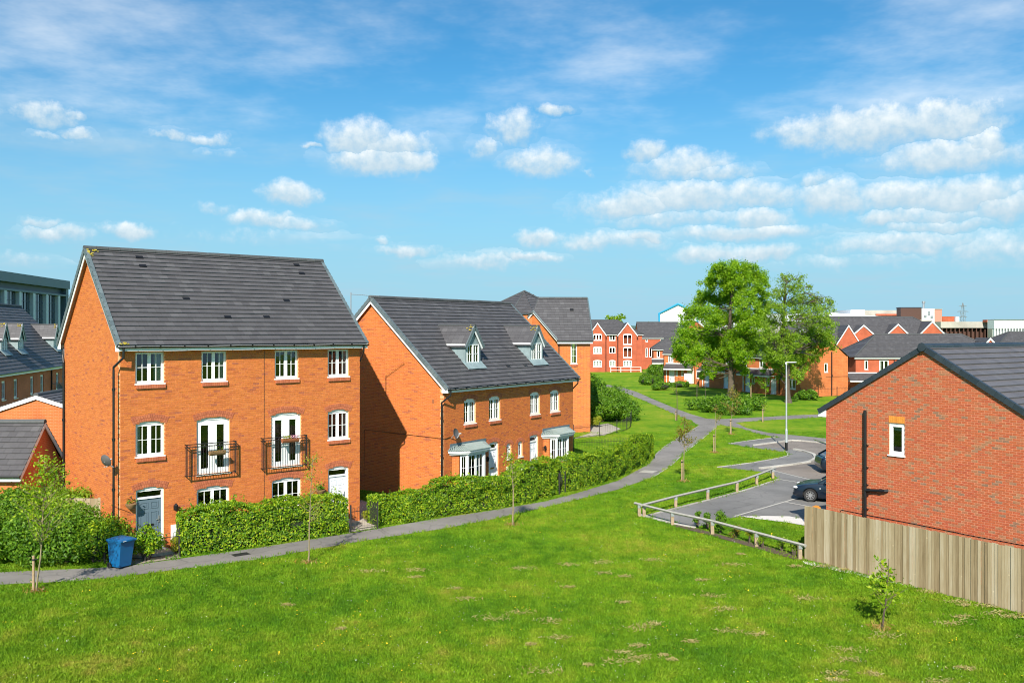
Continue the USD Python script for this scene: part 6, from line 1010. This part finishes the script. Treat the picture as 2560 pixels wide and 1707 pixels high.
b = at(2204, 1572); sapling('leafy young maple cut by the bottom of the picture, before the wooden fence', b, top_of(b, 2222, 1396), 14, (.14, 380), 'spring', stake=0, cr=.62, lsize=.125, wood='bark')
def far_tree(label, base, w, h, seed, m='shrub'):
    r = np.random.RandomState(seed); cl = [(np.array([r.uniform(-.55, .55) * w, r.uniform(-.4, .4) * w, h * r.uniform(.45, .86)]), w * r.uniform(.25, .36), 1.) for _ in range(16)]; return big_tree('broadleaf_tree', label, base, cl, .35, [(0, 0, h * .35), (0, 0, h * .6), (0, 0, h * .75)], m, 40, .8, seed, twigs=2)
q = atY(1536, 781, 240); far_tree('round distant tree rising over the roof of the twin gabled flats', (q[0], 240, 0), 3.6, q[2] + 1.2, 21, 'tree2')
q = atY(889, 776, 96); far_tree('tree top just showing between the two main roofs', (q[0], 96, 0), 2.6, q[2], 22)
q = atY(1608, 800, 300); far_tree('pale distant tree beyond the flats, left of the white shed', (q[0], 300, 0), 3.5, q[2] + .5, 23, 'tree2')

# ------------------------------------------------------------------ fences, rails, street things
def board_fence():
    a = at(2013.6, 1398.6)[:2]; d = V2(.557, -.8305); d /= np.linalg.norm(d); t = thing('board_fence', 'weathered vertical board fence below the red gable house', 'fence', (*a, 0), math.degrees(math.atan2(d[1], d[0]))); r = np.random.RandomState(5); x = 0.
    while x < 12.4:
        w = r.choice([.105, .105, .09, .115]); h = 1.95 + r.uniform(-.012, .012) - .006 * x; y = -.02 + (.012 if r.rand() < .3 else 0) + r.uniform(-.004, .004); m = MB(); c = r.uniform(.0, .012)
        o_ = (-.014 if int(x * 97) % 2 else 0.); m.hexa([(x - .006, y - .02 + o_, .03), (x + w - .010, y - .008 + o_, .03), (x + w - .010, y + .004 + o_, .03), (x - .006, y + .002 + o_, .03), (x - .006, y - .02 + o_, h), (x + w - .010, y - .008 + o_, h - c), (x + w - .010, y + .004 + o_, h - c), (x - .006, y + .002 + o_, h)]); obj('board', m, M['fence'], t); x += w
    for z in (.35, 1.0, 1.6): m = MB(); m.box(0, 12.4, .0, .05, z, z + .09); obj('rail', m, M['fence'], t)
    for k in np.arange(.05, 12.4, 2.4): m = MB(); m.box(k, k + .09, .05, .14, 0, 1.9); obj('post', m, M['fence'], t)
    m = MB(); m.box(.0, 12.4, -.016, .03, -.05, .03); obj('gravel_board', m, M['concrete'], t)
board_fence()
structure('gravel_strip', flat(gpoly([(2004, 1402), (2030, 1405), (2200, 1442), (2330, 1472), (2330, 1478), (2200, 1450), (2060, 1420), (2015, 1410)]), .014), M['white_stone'])
def rail_fence(label, posts, ends, hp=.50):
    a = at(*posts[0]); t = thing('rail_fence', label, 'rail fence', (a[0], a[1], 0)); r = np.random.RandomState(len(label))
    for p in posts:
        q = at(*p) - a; m = MB(); w = .065; dx, dy = r.normal(0, .012, 2); m.hexa([(q[0] - w, q[1] - w, -.1), (q[0] + w, q[1] - w, -.1), (q[0] + w, q[1] + w, -.1), (q[0] - w, q[1] + w, -.1), (q[0] - w + dx, q[1] - w + dy, hp - .03), (q[0] + w + dx, q[1] - w + dy, hp - .03), (q[0] + w + dx, q[1] + w + dy, hp - .03), (q[0] - w + dx, q[1] + w + dy, hp - .03)]); obj('post', m, M['post'], t)
    pts = [at(*e) - a for e in ends]
    for p, q in zip(pts[:-1], pts[1:]):
        d = (q - p)[:2]; L = np.linalg.norm(d); d /= L; n = np.array([-d[1], d[0]]); m = MB(); P = lambda s, o, z: (p[0] + d[0] * s + n[0] * o, p[1] + d[1] * s + n[1] * o, z); e = .006
        m.hexa([P(e, -.03, hp - .02), P(L - e, -.03, hp - .02), P(L - e, .03, hp - .02), P(e, .03, hp - .02), P(e, -.075, hp + .045), P(L - e, -.075, hp + .045), P(L - e, .075, hp + .045), P(e, .075, hp + .045)]); m.hexa([P(e, -.075, hp + .046), P(L - e, -.075, hp + .046), P(L - e, .075, hp + .046), P(e, .075, hp + .046), P(e, -.02, hp + .085), P(L - e, -.02, hp + .085), P(L - e, .02, hp + .085), P(e, .02, hp + .085)]); obj('rail', m, M['rail'], t)
    for p in posts: q = at(*p) - a; m = MB(); m.box(q[0] - .07, q[0] + .07, q[1] - .08, q[1] - .076, hp - .12, hp + .02); obj('strap', m, M['galv'], t)
rail_fence('low timber rail fence along the upper edge of the car park road', [(1611, 1291), (1689, 1269), (1769, 1249), (1842, 1231), (1892, 1212), (1932, 1196)], [(1603, 1293), (1689, 1269), (1769, 1249), (1842, 1231), (1892, 1212), (1938, 1193)])
rail_fence('low timber rail fence along the near edge of the car park road', [(1598, 1290), (1681, 1312), (1781, 1335), (1891, 1366), (2000, 1397)], [(1587, 1287), (1681, 1312), (1781, 1335), (1891, 1366), (2000, 1397), (2014, 1401)])
def bow_fence(label, px, h=.95, gate=False, step=.115, name='iron_railing', cat='railing', bows=True, posts=None):
    P = np.array([at(x, y)[:2] for x, y in px]); L = LineString(P); t = thing(name, label, cat, (*P[0], 0)); o = np.array([*P[0], 0]); n = int(L.length / step); at_ = lambda s, z: np.array([*L.interpolate(s).coords[0], z]) - o
    m = MB(); ks = np.linspace(0, L.length, max(2, int(L.length / 1.5) + 1))
    for a, b in zip(ks[:-1], ks[1:]):
        for z in (.12, h - .16): m.tube([at_(a, z), at_(b, z)], .014, 5)
    obj('rails', m, M['iron'], t, kind='stuff')
    cnt = 0; rest = MB(); many = n // 2 > 40
    for k in range(0, n - 1, 2):
        a, b = at_((k + .5) * step, 0), at_((k + 1.5) * step, 0); c = (a + b) / 2; w = (b - a) / 2; g = np.linspace(0, np.pi, 7); rr = np.linalg.norm(w); arc = [c - w * math.cos(x) + np.array([0, 0, h - rr + rr * math.sin(x)]) for x in g]; m = rest if many else MB(); m.tube([a + [0, 0, .05], *arc, b + [0, 0, .05]], .0085, 5)
        if not many: obj('hoop_bar', m, M['iron'], t)
    if many: obj('hoop_bars', rest, M['iron'], t, kind='stuff')
    for s in (posts if posts is not None else np.linspace(0, L.length, max(2, int(L.length / 2.4) + 1))): m = MB(); q = at_(s, 0); m.box(q[0] - .028, q[0] + .028, q[1] - .028, q[1] + .028, -.05, h + .10); m.lathe([(.04, 0), (.0, .05)], 4, (q[0], q[1], h + .10)); obj('post', m, M['iron'], t)
    return t
bow_fence('hooped black iron gate in front of the blue door', [(363, 1403), (449, 1391)], h=.92)
bow_fence('hooped black iron railing behind the blue bin', [(262, 1408), (362, 1402)], h=.92)
bow_fence('hooped black iron gate before the gravel strip between the two houses', [(877, 1331), (944, 1321)], h=1.0)
bow_fence('black gate posts in the gap between the two long hedges', [(1398, 1236), (1413, 1231)], h=.95)
bow_fence('black iron railing crossing the lawn behind the bend hedge', [(1434, 1140), (1500, 1138), (1580, 1133)], h=1.05)
bow_fence('black iron railing at the foot of the corner block', [(1434, 1098), (1510, 1090), (1556, 1080), (1576, 1070), (1578, 1058)], h=1.0)
bow_fence('far black iron railing before the houses with paired white doors', [(1606, 948), (1664, 962), (1720, 968)], h=1.2, step=.2)
bow_fence('far black iron railing along the sunlit gable behind the sparse tree', [(2001, 996), (2060, 993), (2140, 990)], h=1.2, step=.25)
def wood_panel(label, p, q, h, m='fence', name='board_fence', arch=0.):
    a, b = np.asarray(p, float), np.asarray(q, float); d = (b - a) / np.linalg.norm(b - a); t = thing(name, label, 'gate' if 'gate' in name else 'fence', (*a, 0), math.degrees(math.atan2(d[1], d[0]))); L = np.linalg.norm(b - a); n = int(round(L / .14)); w = L / n
    for i in range(n): mb = MB(); x0, x1 = i * w + .003, (i + 1) * w - .003; e = lambda x: h + (arch * math.sqrt(max(0, 1 - ((x - L / 2) / (L / 2)) ** 2)) if arch else 0); y = -.01 + .006 * (i % 2); mb.hexa([(x0, y, .03), (x1, y, .03), (x1, y + .02, .03), (x0, y + .02, .03), (x0, y, e(x0)), (x1, y, e(x1)), (x1, y + .02, e(x1)), (x0, y + .02, e(x0))]); obj('board', mb, M[m], t)
    for z in (.3, h - .25): mb = MB(); mb.box(0.01, L - .01, .018, .06, z, z + .09); obj('rail', mb, M[m], t)
    for x in (-.06, L + .06): mb = MB(); mb.box(x - .05, x + .05, -.03, .07, 0, h + .03); obj('post', mb, M[m], t)
    return t
wood_panel('grey wooden fence panel joining the left side of the tall house', (-17.9, 35.1), (-15.75, 35.0), 1.85)
wood_panel('orange arched timber gate between the board fence and the red gable house', (11.05, 34.35), (11.75, 34.75), 1.25, 'oak', 'garden_gate', .42)
wood_panel('pale wooden fence beside the far flats', (26.6, 176), (31.5, 178), 1.9)
# wheelie bins
def bin_(label, loc, rz, m, name='wheelie_bin'):
    t = thing(name, label, 'wheelie bin', loc, rz); mb = MB(); sec = lambda w, d, z, o: [(-w, -d + o, z), (w, -d + o, z), (w, d + o, z), (-w, d + o, z)]; a, b = sec(.24, .25, .06, .05), sec(.29, .33, .94, 0); mb.hexa(a + b)
    for x in (-.291, .285): pass
    mb.box(-.31, .31, -.355, .34, .90, .95); obj('body', mb, M[m], t)
    mb = MB(); n = 9; xs = np.linspace(-.33, .33, n); ys = np.linspace(-.40, .37, n); X, Y = np.meshgrid(xs, ys, indexing='ij'); Z = 1.0 + .065 * (1 - (X / .33) ** 4) * (1 - (Y / .40) ** 4) - .03 * np.clip((-Y - .2) / .2, 0, 1); v = np.stack([X, Y, Z], -1).reshape(-1, 3); i, j = np.meshgrid(np.arange(n - 1), np.arange(n - 1), indexing='ij'); q = np.stack([i * n + j, (i + 1) * n + j, (i + 1) * n + j + 1, i * n + j + 1], -1).reshape(-1, 4); mb.add(v, np.r_[q[:, :3], q[:, [0, 2, 3]]]); mb.box(-.33, .33, -.40, .37, .952, .995); mb.box(-.12, .12, -.43, -.40, .955, .99); ld = obj('lid', mb, M[m], t, smooth=40)
    mb = MB(); mb.box(-.25, -.12, -.404, -.401, .965, .985); obj('sticker', mb, M['white'], ld)
    mb = MB(); mb.tube([(-.29, .40, .93), (.29, .40, .93)], .018, 8); [mb.box(x - .02, x + .02, .30, .40, .90, .94) for x in (-.25, 0, .25)]; obj('handle', mb, M[m], t)
    for x in (-.30, .27): mb = MB(); mb.lathe([(.0, 0), (.06, 0), (.07, .01), (.10, .012), (.105, .025), (.10, .04), (.0, .04)], 16, (x - .005, .26, .105), (1, 0, 0)); obj('wheel', mb, M['rubber'], t)
    mb = MB(); mb.tube([(-.30, .26, .105), (.30, .26, .105)], .012, 6); obj('axle', mb, M['steel'], t)
    return t
b = at(300, 1420); bin_('blue wheelie bin standing on the footpath by the shrubs', (b[0], b[1] + .1, .012), 62, 'bin')
bin_('dark green bin lid showing behind the shrubs at the tall house wall', (-15.7, 34.0, 0), 40, 'bin_green')
# street lamp
b = at(1966, 1126); t = thing('street_lamp', 'tall grey street lamp with pale flat head beside the turning head', 'street lamp', b); m = MB(); m.tube([(0, 0, 0), (0, 0, 1.1)], .085, 12); obj('base_sleeve', m, M['black'], t) if False else None
m = MB(); m.lathe([(.0, 0), (.095, 0), (.095, .55), (.09, .56)], 12); obj('base_sleeve', m, M['black'], t); m = MB(); m.lathe([(.085, .5), (.085, 1.4), (.055, 1.5), (.045, 6.0), (.0, 6.02)], 12); obj('column', m, M['lamp_grey'], t)
m = MB(); hd_ = trimesh.creation.icosphere(2, 1.); hd_.vertices *= [.40, .14, .055]; hd_.vertices[:, 2] = np.maximum(hd_.vertices[:, 2], -.02); hd_.vertices += [.32, 0, 6.06]; m.mesh(hd_); m.tube([(-.05, 0, 5.95), (-.02, 0, 6.05)], .06, 8); obj('head', m, M['lamp_head'], t, smooth=50)
# covers in the footpath
b = at(1621, 1179); t = thing('access_cover', 'pale concrete access cover in the footpath by the bend', 'manhole cover', (b[0], b[1], .014), 60); m = MB(); m.box(-.42, .42, -.42, .42, 0, .008); obj('frame', m, M['kerb'], t); m = MB(); m.box(-.36, .36, -.36, .36, .0081, .012); obj('plate', m, M['concrete'], t)
b = at(602, 1386); t = thing('access_cover', 'dark iron cover in the footpath before the tall house hedge', 'manhole cover', (b[0], b[1], .014), 38); m = MB(); m.box(-.3, .3, -.2, .2, 0, .006); obj('frame', m, M['iron'], t); m = MB(); m.box(-.27, .27, -.17, .17, .0061, .009); obj('plate', m, M['rubber'], t)
b = at(625, 936)
# low white railing and white notice boards before the far houses
for i, (x, y, w) in enumerate(((1527, 931, .0), (1656, 934, .5), (1719, 962, .5))):
    b = at(x, y)
    if i == 0:
        t = thing('guard_rail', 'white tubular guard rail before the twin gabled flats', 'guard rail', b); m = MB(); [m.tube([(0, 0, z), (6.0, 0, z)], .05, 6) for z in (.5, 1.05)]; obj('rails', m, M['white'], t, kind='stuff')
        for k in range(4): m = MB(); m.tube([(k * 2., 0, 0), (k * 2., 0, 1.07)], .06, 6); obj('post', m, M['white'], t)
    else:
        t = thing('notice_board', ('', 'white notice board before the leftmost brown house', 'white notice board before the house with paired white doors')[i], 'sign', b); m = MB(); m.box(-.55, .55, -.02, .02, .75, 1.75); obj('panel', m, M['white'], t); m = MB(); m.tube([(0, .05, 0), (0, .05, 1.6)], .04, 6); obj('post', m, M['white'], t)
# cars
def car(label, loc, rz, tail=False):
    """Hatchback along +x with its nose at -x: lofted body, glasshouse, wheels, lamps, mirror, mouldings."""
    t = thing('parked_car', label, 'car', loc, rz); X = np.array([0, .06, .25, .6, 1.1, 1.45, 2.0, 2.7, 3.3, 3.9, 4.12, 4.2]); top = np.array([.52, .66, .76, .84, .90, .93, .95, .96, .97, .95, .90, .62]); bot = np.array([.38, .24, .20, .20, .20, .20, .20, .20, .20, .22, .28, .40]); hw = np.array([.60, .74, .83, .87, .885, .89, .89, .89, .885, .86, .80, .70])
    sec = []
    for x, a, b, w in zip(X, top, bot, hw): zz_ = np.array([b, b + .08, b + (a - b) * .45, b + (a - b) * .75, a - .03, a, a, a - .03, b + (a - b) * .75, b + (a - b) * .45, b + .08, b]); yy = np.array([w * .92, w * .98, w, w * .985, w * .93, w * .80, -w * .80, -w * .93, -w * .985, -w, -w * .98, -w * .92]); sec.append(np.c_[np.full(12, x), yy, zz_])
    v = np.vstack(sec); n = 12; f = [(i * n + j, (i + 1) * n + j, (i + 1) * n + (j + 1) % n) for i in range(11) for j in range(n)] + [(i * n + j, (i + 1) * n + (j + 1) % n, i * n + (j + 1) % n) for i in range(11) for j in range(n)] + [(0, j, j + 1) for j in range(1, n - 1)] + [(11 * n, 11 * n + j + 1, 11 * n + j) for j in range(1, n - 1)]
    body = trimesh.Trimesh(v, f, process=False); trimesh.repair.fix_normals(body); import manifold3d
    Mf = manifold3d.Manifold(manifold3d.Mesh(np.asarray(body.vertices, np.float32), np.asarray(body.faces, np.uint32)))
    for wx in (.82, 3.42): Mf -= manifold3d.Manifold.cylinder(2.4, .36, .36, 36, True).rotate([90, 0, 0]).translate([wx, 0, .315])
    mm = Mf.to_mesh(); bd = obj('body', (mm.vert_properties[:, :3], mm.tri_verts), M['car'], t, smooth=35)
    m = MB(); m.box(.3, 3.9, -.70, .70, .22, .70); obj('chassis', m, M['rubber'], t)
    g = [(1.18, .90, .80), (1.95, 1.40, .64), (2.5, 1.46, .62), (3.2, 1.42, .60), (3.95, .95, .74)]; m = MB(); R_ = MB()
    P_ = lambda i, s: [(g[i][0], s * g[i][2], g[i][1])]
    low = [(1.18, .82, .90), (1.95, .84, .945), (2.5, .84, .95), (3.2, .83, .955), (3.95, .78, .95)]
    for s in (-1, 1):
        for i in range(4): a, b = (low[i][0], s * low[i][1], low[i][2]), (low[i + 1][0], s * low[i + 1][1], low[i + 1][2]); c, d = (g[i + 1][0], s * g[i + 1][2], g[i + 1][1]), (g[i][0], s * g[i][2], g[i][1]); m.poly([a, b, c, d])
    m.poly([(1.18, -.80, .905), (1.18, .80, .905), (1.95, .63, 1.395), (1.95, -.63, 1.395)]); m.poly([(3.2, -.6, 1.415), (3.2, .6, 1.415), (3.95, .74, .955), (3.95, -.74, .955)]); obj('glass', m, M['carglass'], t)
    m = MB(); m.hexa([(1.93, -.65, 1.385), (3.24, -.62, 1.405), (3.24, .62, 1.405), (1.93, .65, 1.385), (2.0, -.58, 1.43), (3.15, -.55, 1.455), (3.15, .55, 1.455), (2.0, .58, 1.43)])
    for s in (-1, 1): m.tube([(1.16, s * .80, .91), (1.95, s * .64, 1.40)], .035, 6); m.tube([(2.52, s * .84, .95), (2.50, s * .625, 1.42)], .035, 6); m.tube([(3.97, s * .75, .95), (3.2, s * .61, 1.42)], .05, 6)
    obj('roof', m, M['car'], t, smooth=30)
    for wx in (.82, 3.42):
        for s in (-1, 1):
            m = MB(); m.lathe([(.20, -.09), (.29, -.10), (.315, -.07), (.318, .07), (.29, .10), (.20, .09)], 28, (wx, s * .79, .318), (0, 1, 0)); wh = obj('wheel', m, M['rubber'], t, smooth=40)
            m = MB(); m.lathe([(.205, -.06), (.205, .085), (.185, .085), (.185, .02)], 24, (wx, s * .79, .318), (0, s, 0)); m.lathe([(.0, .07), (.05, .07), (.055, .02)], 12, (wx, s * .79, .318), (0, s, 0))
            for k in range(9): a = k * 2 * np.pi / 9; d = np.array([math.cos(a), 0, math.sin(a)]); e = np.array([-math.sin(a), 0, math.cos(a)]); c = np.array([wx, s * .855, .318]); m.hexa([c + d * .04 - e * .022 - [0, s * .03, 0], c + d * .04 + e * .022 - [0, s * .03, 0], c + d * .19 + e * .016 - [0, s * .03, 0], c + d * .19 - e * .016 - [0, s * .03, 0], c + d * .04 - e * .022, c + d * .04 + e * .022, c + d * .19 + e * .016, c + d * .19 - e * .016])
            obj('rim', m, M['alloy'], wh); m = MB(); m.lathe([(0, .0), (.18, .0), (.18, .01), (0, .01)], 20, (wx, s * .79, .318), (0, s, 0)); obj('brake', m, M['rubber'], wh)
    for s in (-1, 1):
        m = MB(); e = trimesh.creation.icosphere(2, 1.); e.vertices *= [.17, .13, .07]; e.vertices += [.17, s * .66, .64]; m.mesh(e); obj('headlight', m, M['lampglass'], t, smooth=60); m = MB(); e = trimesh.creation.icosphere(2, 1.); e.vertices *= [.07, .10, .065]; e.vertices += [1.52, s * .97, .97]; m.mesh(e); m.tube([(1.52, s * .86, .93), (1.52, s * .95, .95)], .025, 6); obj('wing_mirror', m, M['car'], t, smooth=60)
        m = MB(); m.box(1.25, 1.31, s * .888 - .006, s * .888 + .006, .66, .69); obj('side_repeater', m, M['lampglass'], t); m = MB(); m.box(1.45, 3.0, s * .885 - .012, s * .885 + .012, .50, .545); obj('door_moulding', m, M['black'], t); m = MB(); m.box(2.3, 2.45, s * .87 - .02, s * .87 + .02, .80, .83); obj('door_handle', m, M['car'], t)
    m = MB(); m.box(-.012, .03, -.42, .42, .40, .56); obj('grille', m, M['black'], t); m = MB(); m.box(-.02, .05, -.66, .66, .28, .38); obj('bumper_strip', m, M['black'], t)
    if tail: m = MB(); m.hexa([(3.15, -.62, 1.43), (3.15, .62, 1.43), (4.25, .66, 1.80), (4.25, -.66, 1.80), (3.15, -.60, 1.50), (3.15, .60, 1.50), (4.28, .64, 1.86), (4.28, -.64, 1.86)]); obj('tailgate', m, M['car'], t)
    return t
b = at(2026, 1254); rz_ = -25.
car('dark blue car with silver spoked wheel, nose out behind the red gable house', (b[0] - .41, b[1] + 1.06, .008), rz_)
b = at(2085, 1190); car('dark car with raised tailgate, just showing behind the blue car', (b[0] + 3.75, b[1] + 1.2, .008), 176., tail=True)

# ------------------------------------------------------------------ the lawn's grass, flowers and dried cuttings
keep_off = unary_union([paved.buffer(.03)] + [Polygon([(o[0], o[1]), (o[0] + d[0] * w, o[1] + d[1] * w), (o[0] + d[0] * w - d[1] * dp, o[1] + d[1] * w + d[0] * dp), (o[0] - d[1] * dp, o[1] + d[0] * dp)]).buffer(.1) for o, d, w, dp in ((V2(-14.17, 33.28), D1, 10.04, 7.), (V2(-3.29, 44.66), D2, 12.44, 9.3), (V2(16.32, 28.24), DR, 9., 7.8))] +
  [gpoly([(1660, 1306), (1740, 1320), (1900, 1362), (2018, 1402), (1985, 1398), (1900, 1374), (1780, 1340), (1690, 1317)]), gpoly([(300, 1421), (330, 1412), (452, 1394), (430, 1362), (340, 1382)]), gpoly([(872, 1331), (945, 1320), (960, 1270), (905, 1250), (880, 1255)]), gpoly([(1853, 1291), (2012, 1290), (2200, 1322), (2200, 1340), (2012, 1314), (1890, 1297)])])
def scatter_lawn(n, y0, y1, seed, power=1.0):
    r = np.random.RandomState(seed); u = r.rand(n) ** power; y = y0 * (y1 / y0) ** u if power != 1.0 or y1 / y0 > 2.2 else r.uniform(y0, y1, n); x = r.uniform(-.60, .60, n) * y; ok = ~shapely.contains_xy(keep_off, x, y); return np.c_[x, y][ok], r
def tuft(r, blades, spread, h):
    p = r.normal(0, spread, (blades, 2)); hh = h * r.uniform(.5, 1.25, blades); a = r.uniform(0, 2 * np.pi, blades); w = .0055 * r.uniform(.8, 1.6, blades) * 1.6; ln = r.normal(0, .4, (blades, 2)) * hh[:, None]; d = np.c_[np.cos(a), np.sin(a)] * w[:, None]
    v = np.stack([np.c_[p - d, np.zeros(blades)], np.c_[p + d, np.zeros(blades)], np.c_[p + d * .7 + ln * .35, hh * .6], np.c_[p - d * .7 + ln * .35, hh * .6], np.c_[p + ln, hh]], 1).reshape(-1, 3); k = np.arange(blades)[:, None] * 5
    return v, np.concatenate([k + [0, 1, 2], k + [0, 2, 3], k + [3, 2, 4]])
def instancer(name, protos, P, scale, r, label=None, cat=None, kind='stuff'):
    pi = UsdGeom.PointInstancer.Define(stage, '/World/' + numbered('/World', name)); paths = []
    for k, (nm, mesh, m) in enumerate(protos): q = raw_mesh(f'{pi.GetPath()}/{nm}_{k + 1:03d}', mesh[0], mesh[1], m); paths.append(q.GetPath())
    pi.CreatePrototypesRel().SetTargets(paths); n = len(P); pi.CreateProtoIndicesAttr(Vt.IntArray.FromNumpy(r.randint(0, len(protos), n).astype(np.int32))); pi.CreatePositionsAttr(Vt.Vec3fArray.FromNumpy(np.c_[P, np.zeros(n)].astype(np.float32)))
    a = r.uniform(0, 2 * np.pi, n) / 2; pi.CreateOrientationsAttr([Gf.Quath(float(math.cos(x)), 0, 0, float(math.sin(x))) for x in a]); s = r.uniform(*scale, n); pi.CreateScalesAttr(Vt.Vec3fArray.FromNumpy(np.c_[s, s, s * r.uniform(.7, 1.2, n)].astype(np.float32)))
    return tag(pi.GetPrim(), label, cat, None, kind)
P, r = scatter_lawn(52000, 19.5, 75., 3, 1.25)
instancer('grass', [('grass_tuft', tuft(r, 26, .13, .055), M['blade']) for _ in range(4)], P, (.8, 1.5), r, 'short mown grass of the lawns either side of the footpath', 'grass')
P, r = scatter_lawn(2600, 20., 70., 4, 1.3); ed = paved.boundary.buffer(.22); long_ = np.array([paved.boundary.interpolate(x).coords[0] for x in r.uniform(0, paved.length, 1500)]) + r.normal(0, .10, (1500, 2)); long_ = long_[~shapely.contains_xy(paved, long_[:, 0], long_[:, 1])]
instancer('long_grass', [('grass_tuft', tuft(r, 16, .06, .17), M['blade']) for _ in range(3)], long_, (.5, 1.1), r, 'longer grass along the edges of the paths', 'grass')
def spots(name, m, n, y0, y1, seed, size, label, cat, clus=.0, flat_=True, k=1):
    P, r = scatter_lawn(n, y0, y1, seed, 1.2); P = np.repeat(P, k, 0) + r.normal(0, clus, (len(P) * k, 2)) if k > 1 else P; P = P[~shapely.contains_xy(keep_off, P[:, 0], P[:, 1])]; z = r.uniform(.05, .10, len(P)); obj(name, leaf_cloud(np.c_[P, z], np.tile([0, -.3, 1.], (len(P), 1)), size, r, elong=1.15, jit=.3), M[m], None, label, kind='stuff', cat=cat)
M['yellow_flower'] = plain('dandelion', (.75, .52, .01), .8); M['white_flower'] = plain('daisy', (.8, .8, .78), .8)
spots('dandelions', 'yellow_flower', 170, 21, 60, 8, .042, 'yellow dandelions dotted about the lawn', 'flowers', .16, k=3); spots('daisies', 'white_flower', 520, 20.5, 60, 9, .024, 'white daisies and seed heads dotted about the lawn', 'flowers', .2, k=2)
P, r = scatter_lawn(120, 20.5, 34, 10, 1.0); P = P[(P[:, 0] > -4 + r.normal(0, 2, len(P)))]; Q = np.repeat(P, 70, 0) + r.normal(0, 1, (len(P) * 70, 2)) * np.repeat(r.uniform(.3, 1.3, (len(P), 1)), 70, 0) * [.22, .11]; Q = Q[~shapely.contains_xy(keep_off, Q[:, 0], Q[:, 1])]
obj('dry_cuttings', leaf_cloud(np.c_[Q, r.uniform(.04, .085, len(Q))], np.tile([0, 0, 1.], (len(Q), 1)), .11, r, elong=5), M['cuttings'], None, 'clumps of dried grass cuttings lying on the near lawn', kind='stuff', cat='grass cuttings')
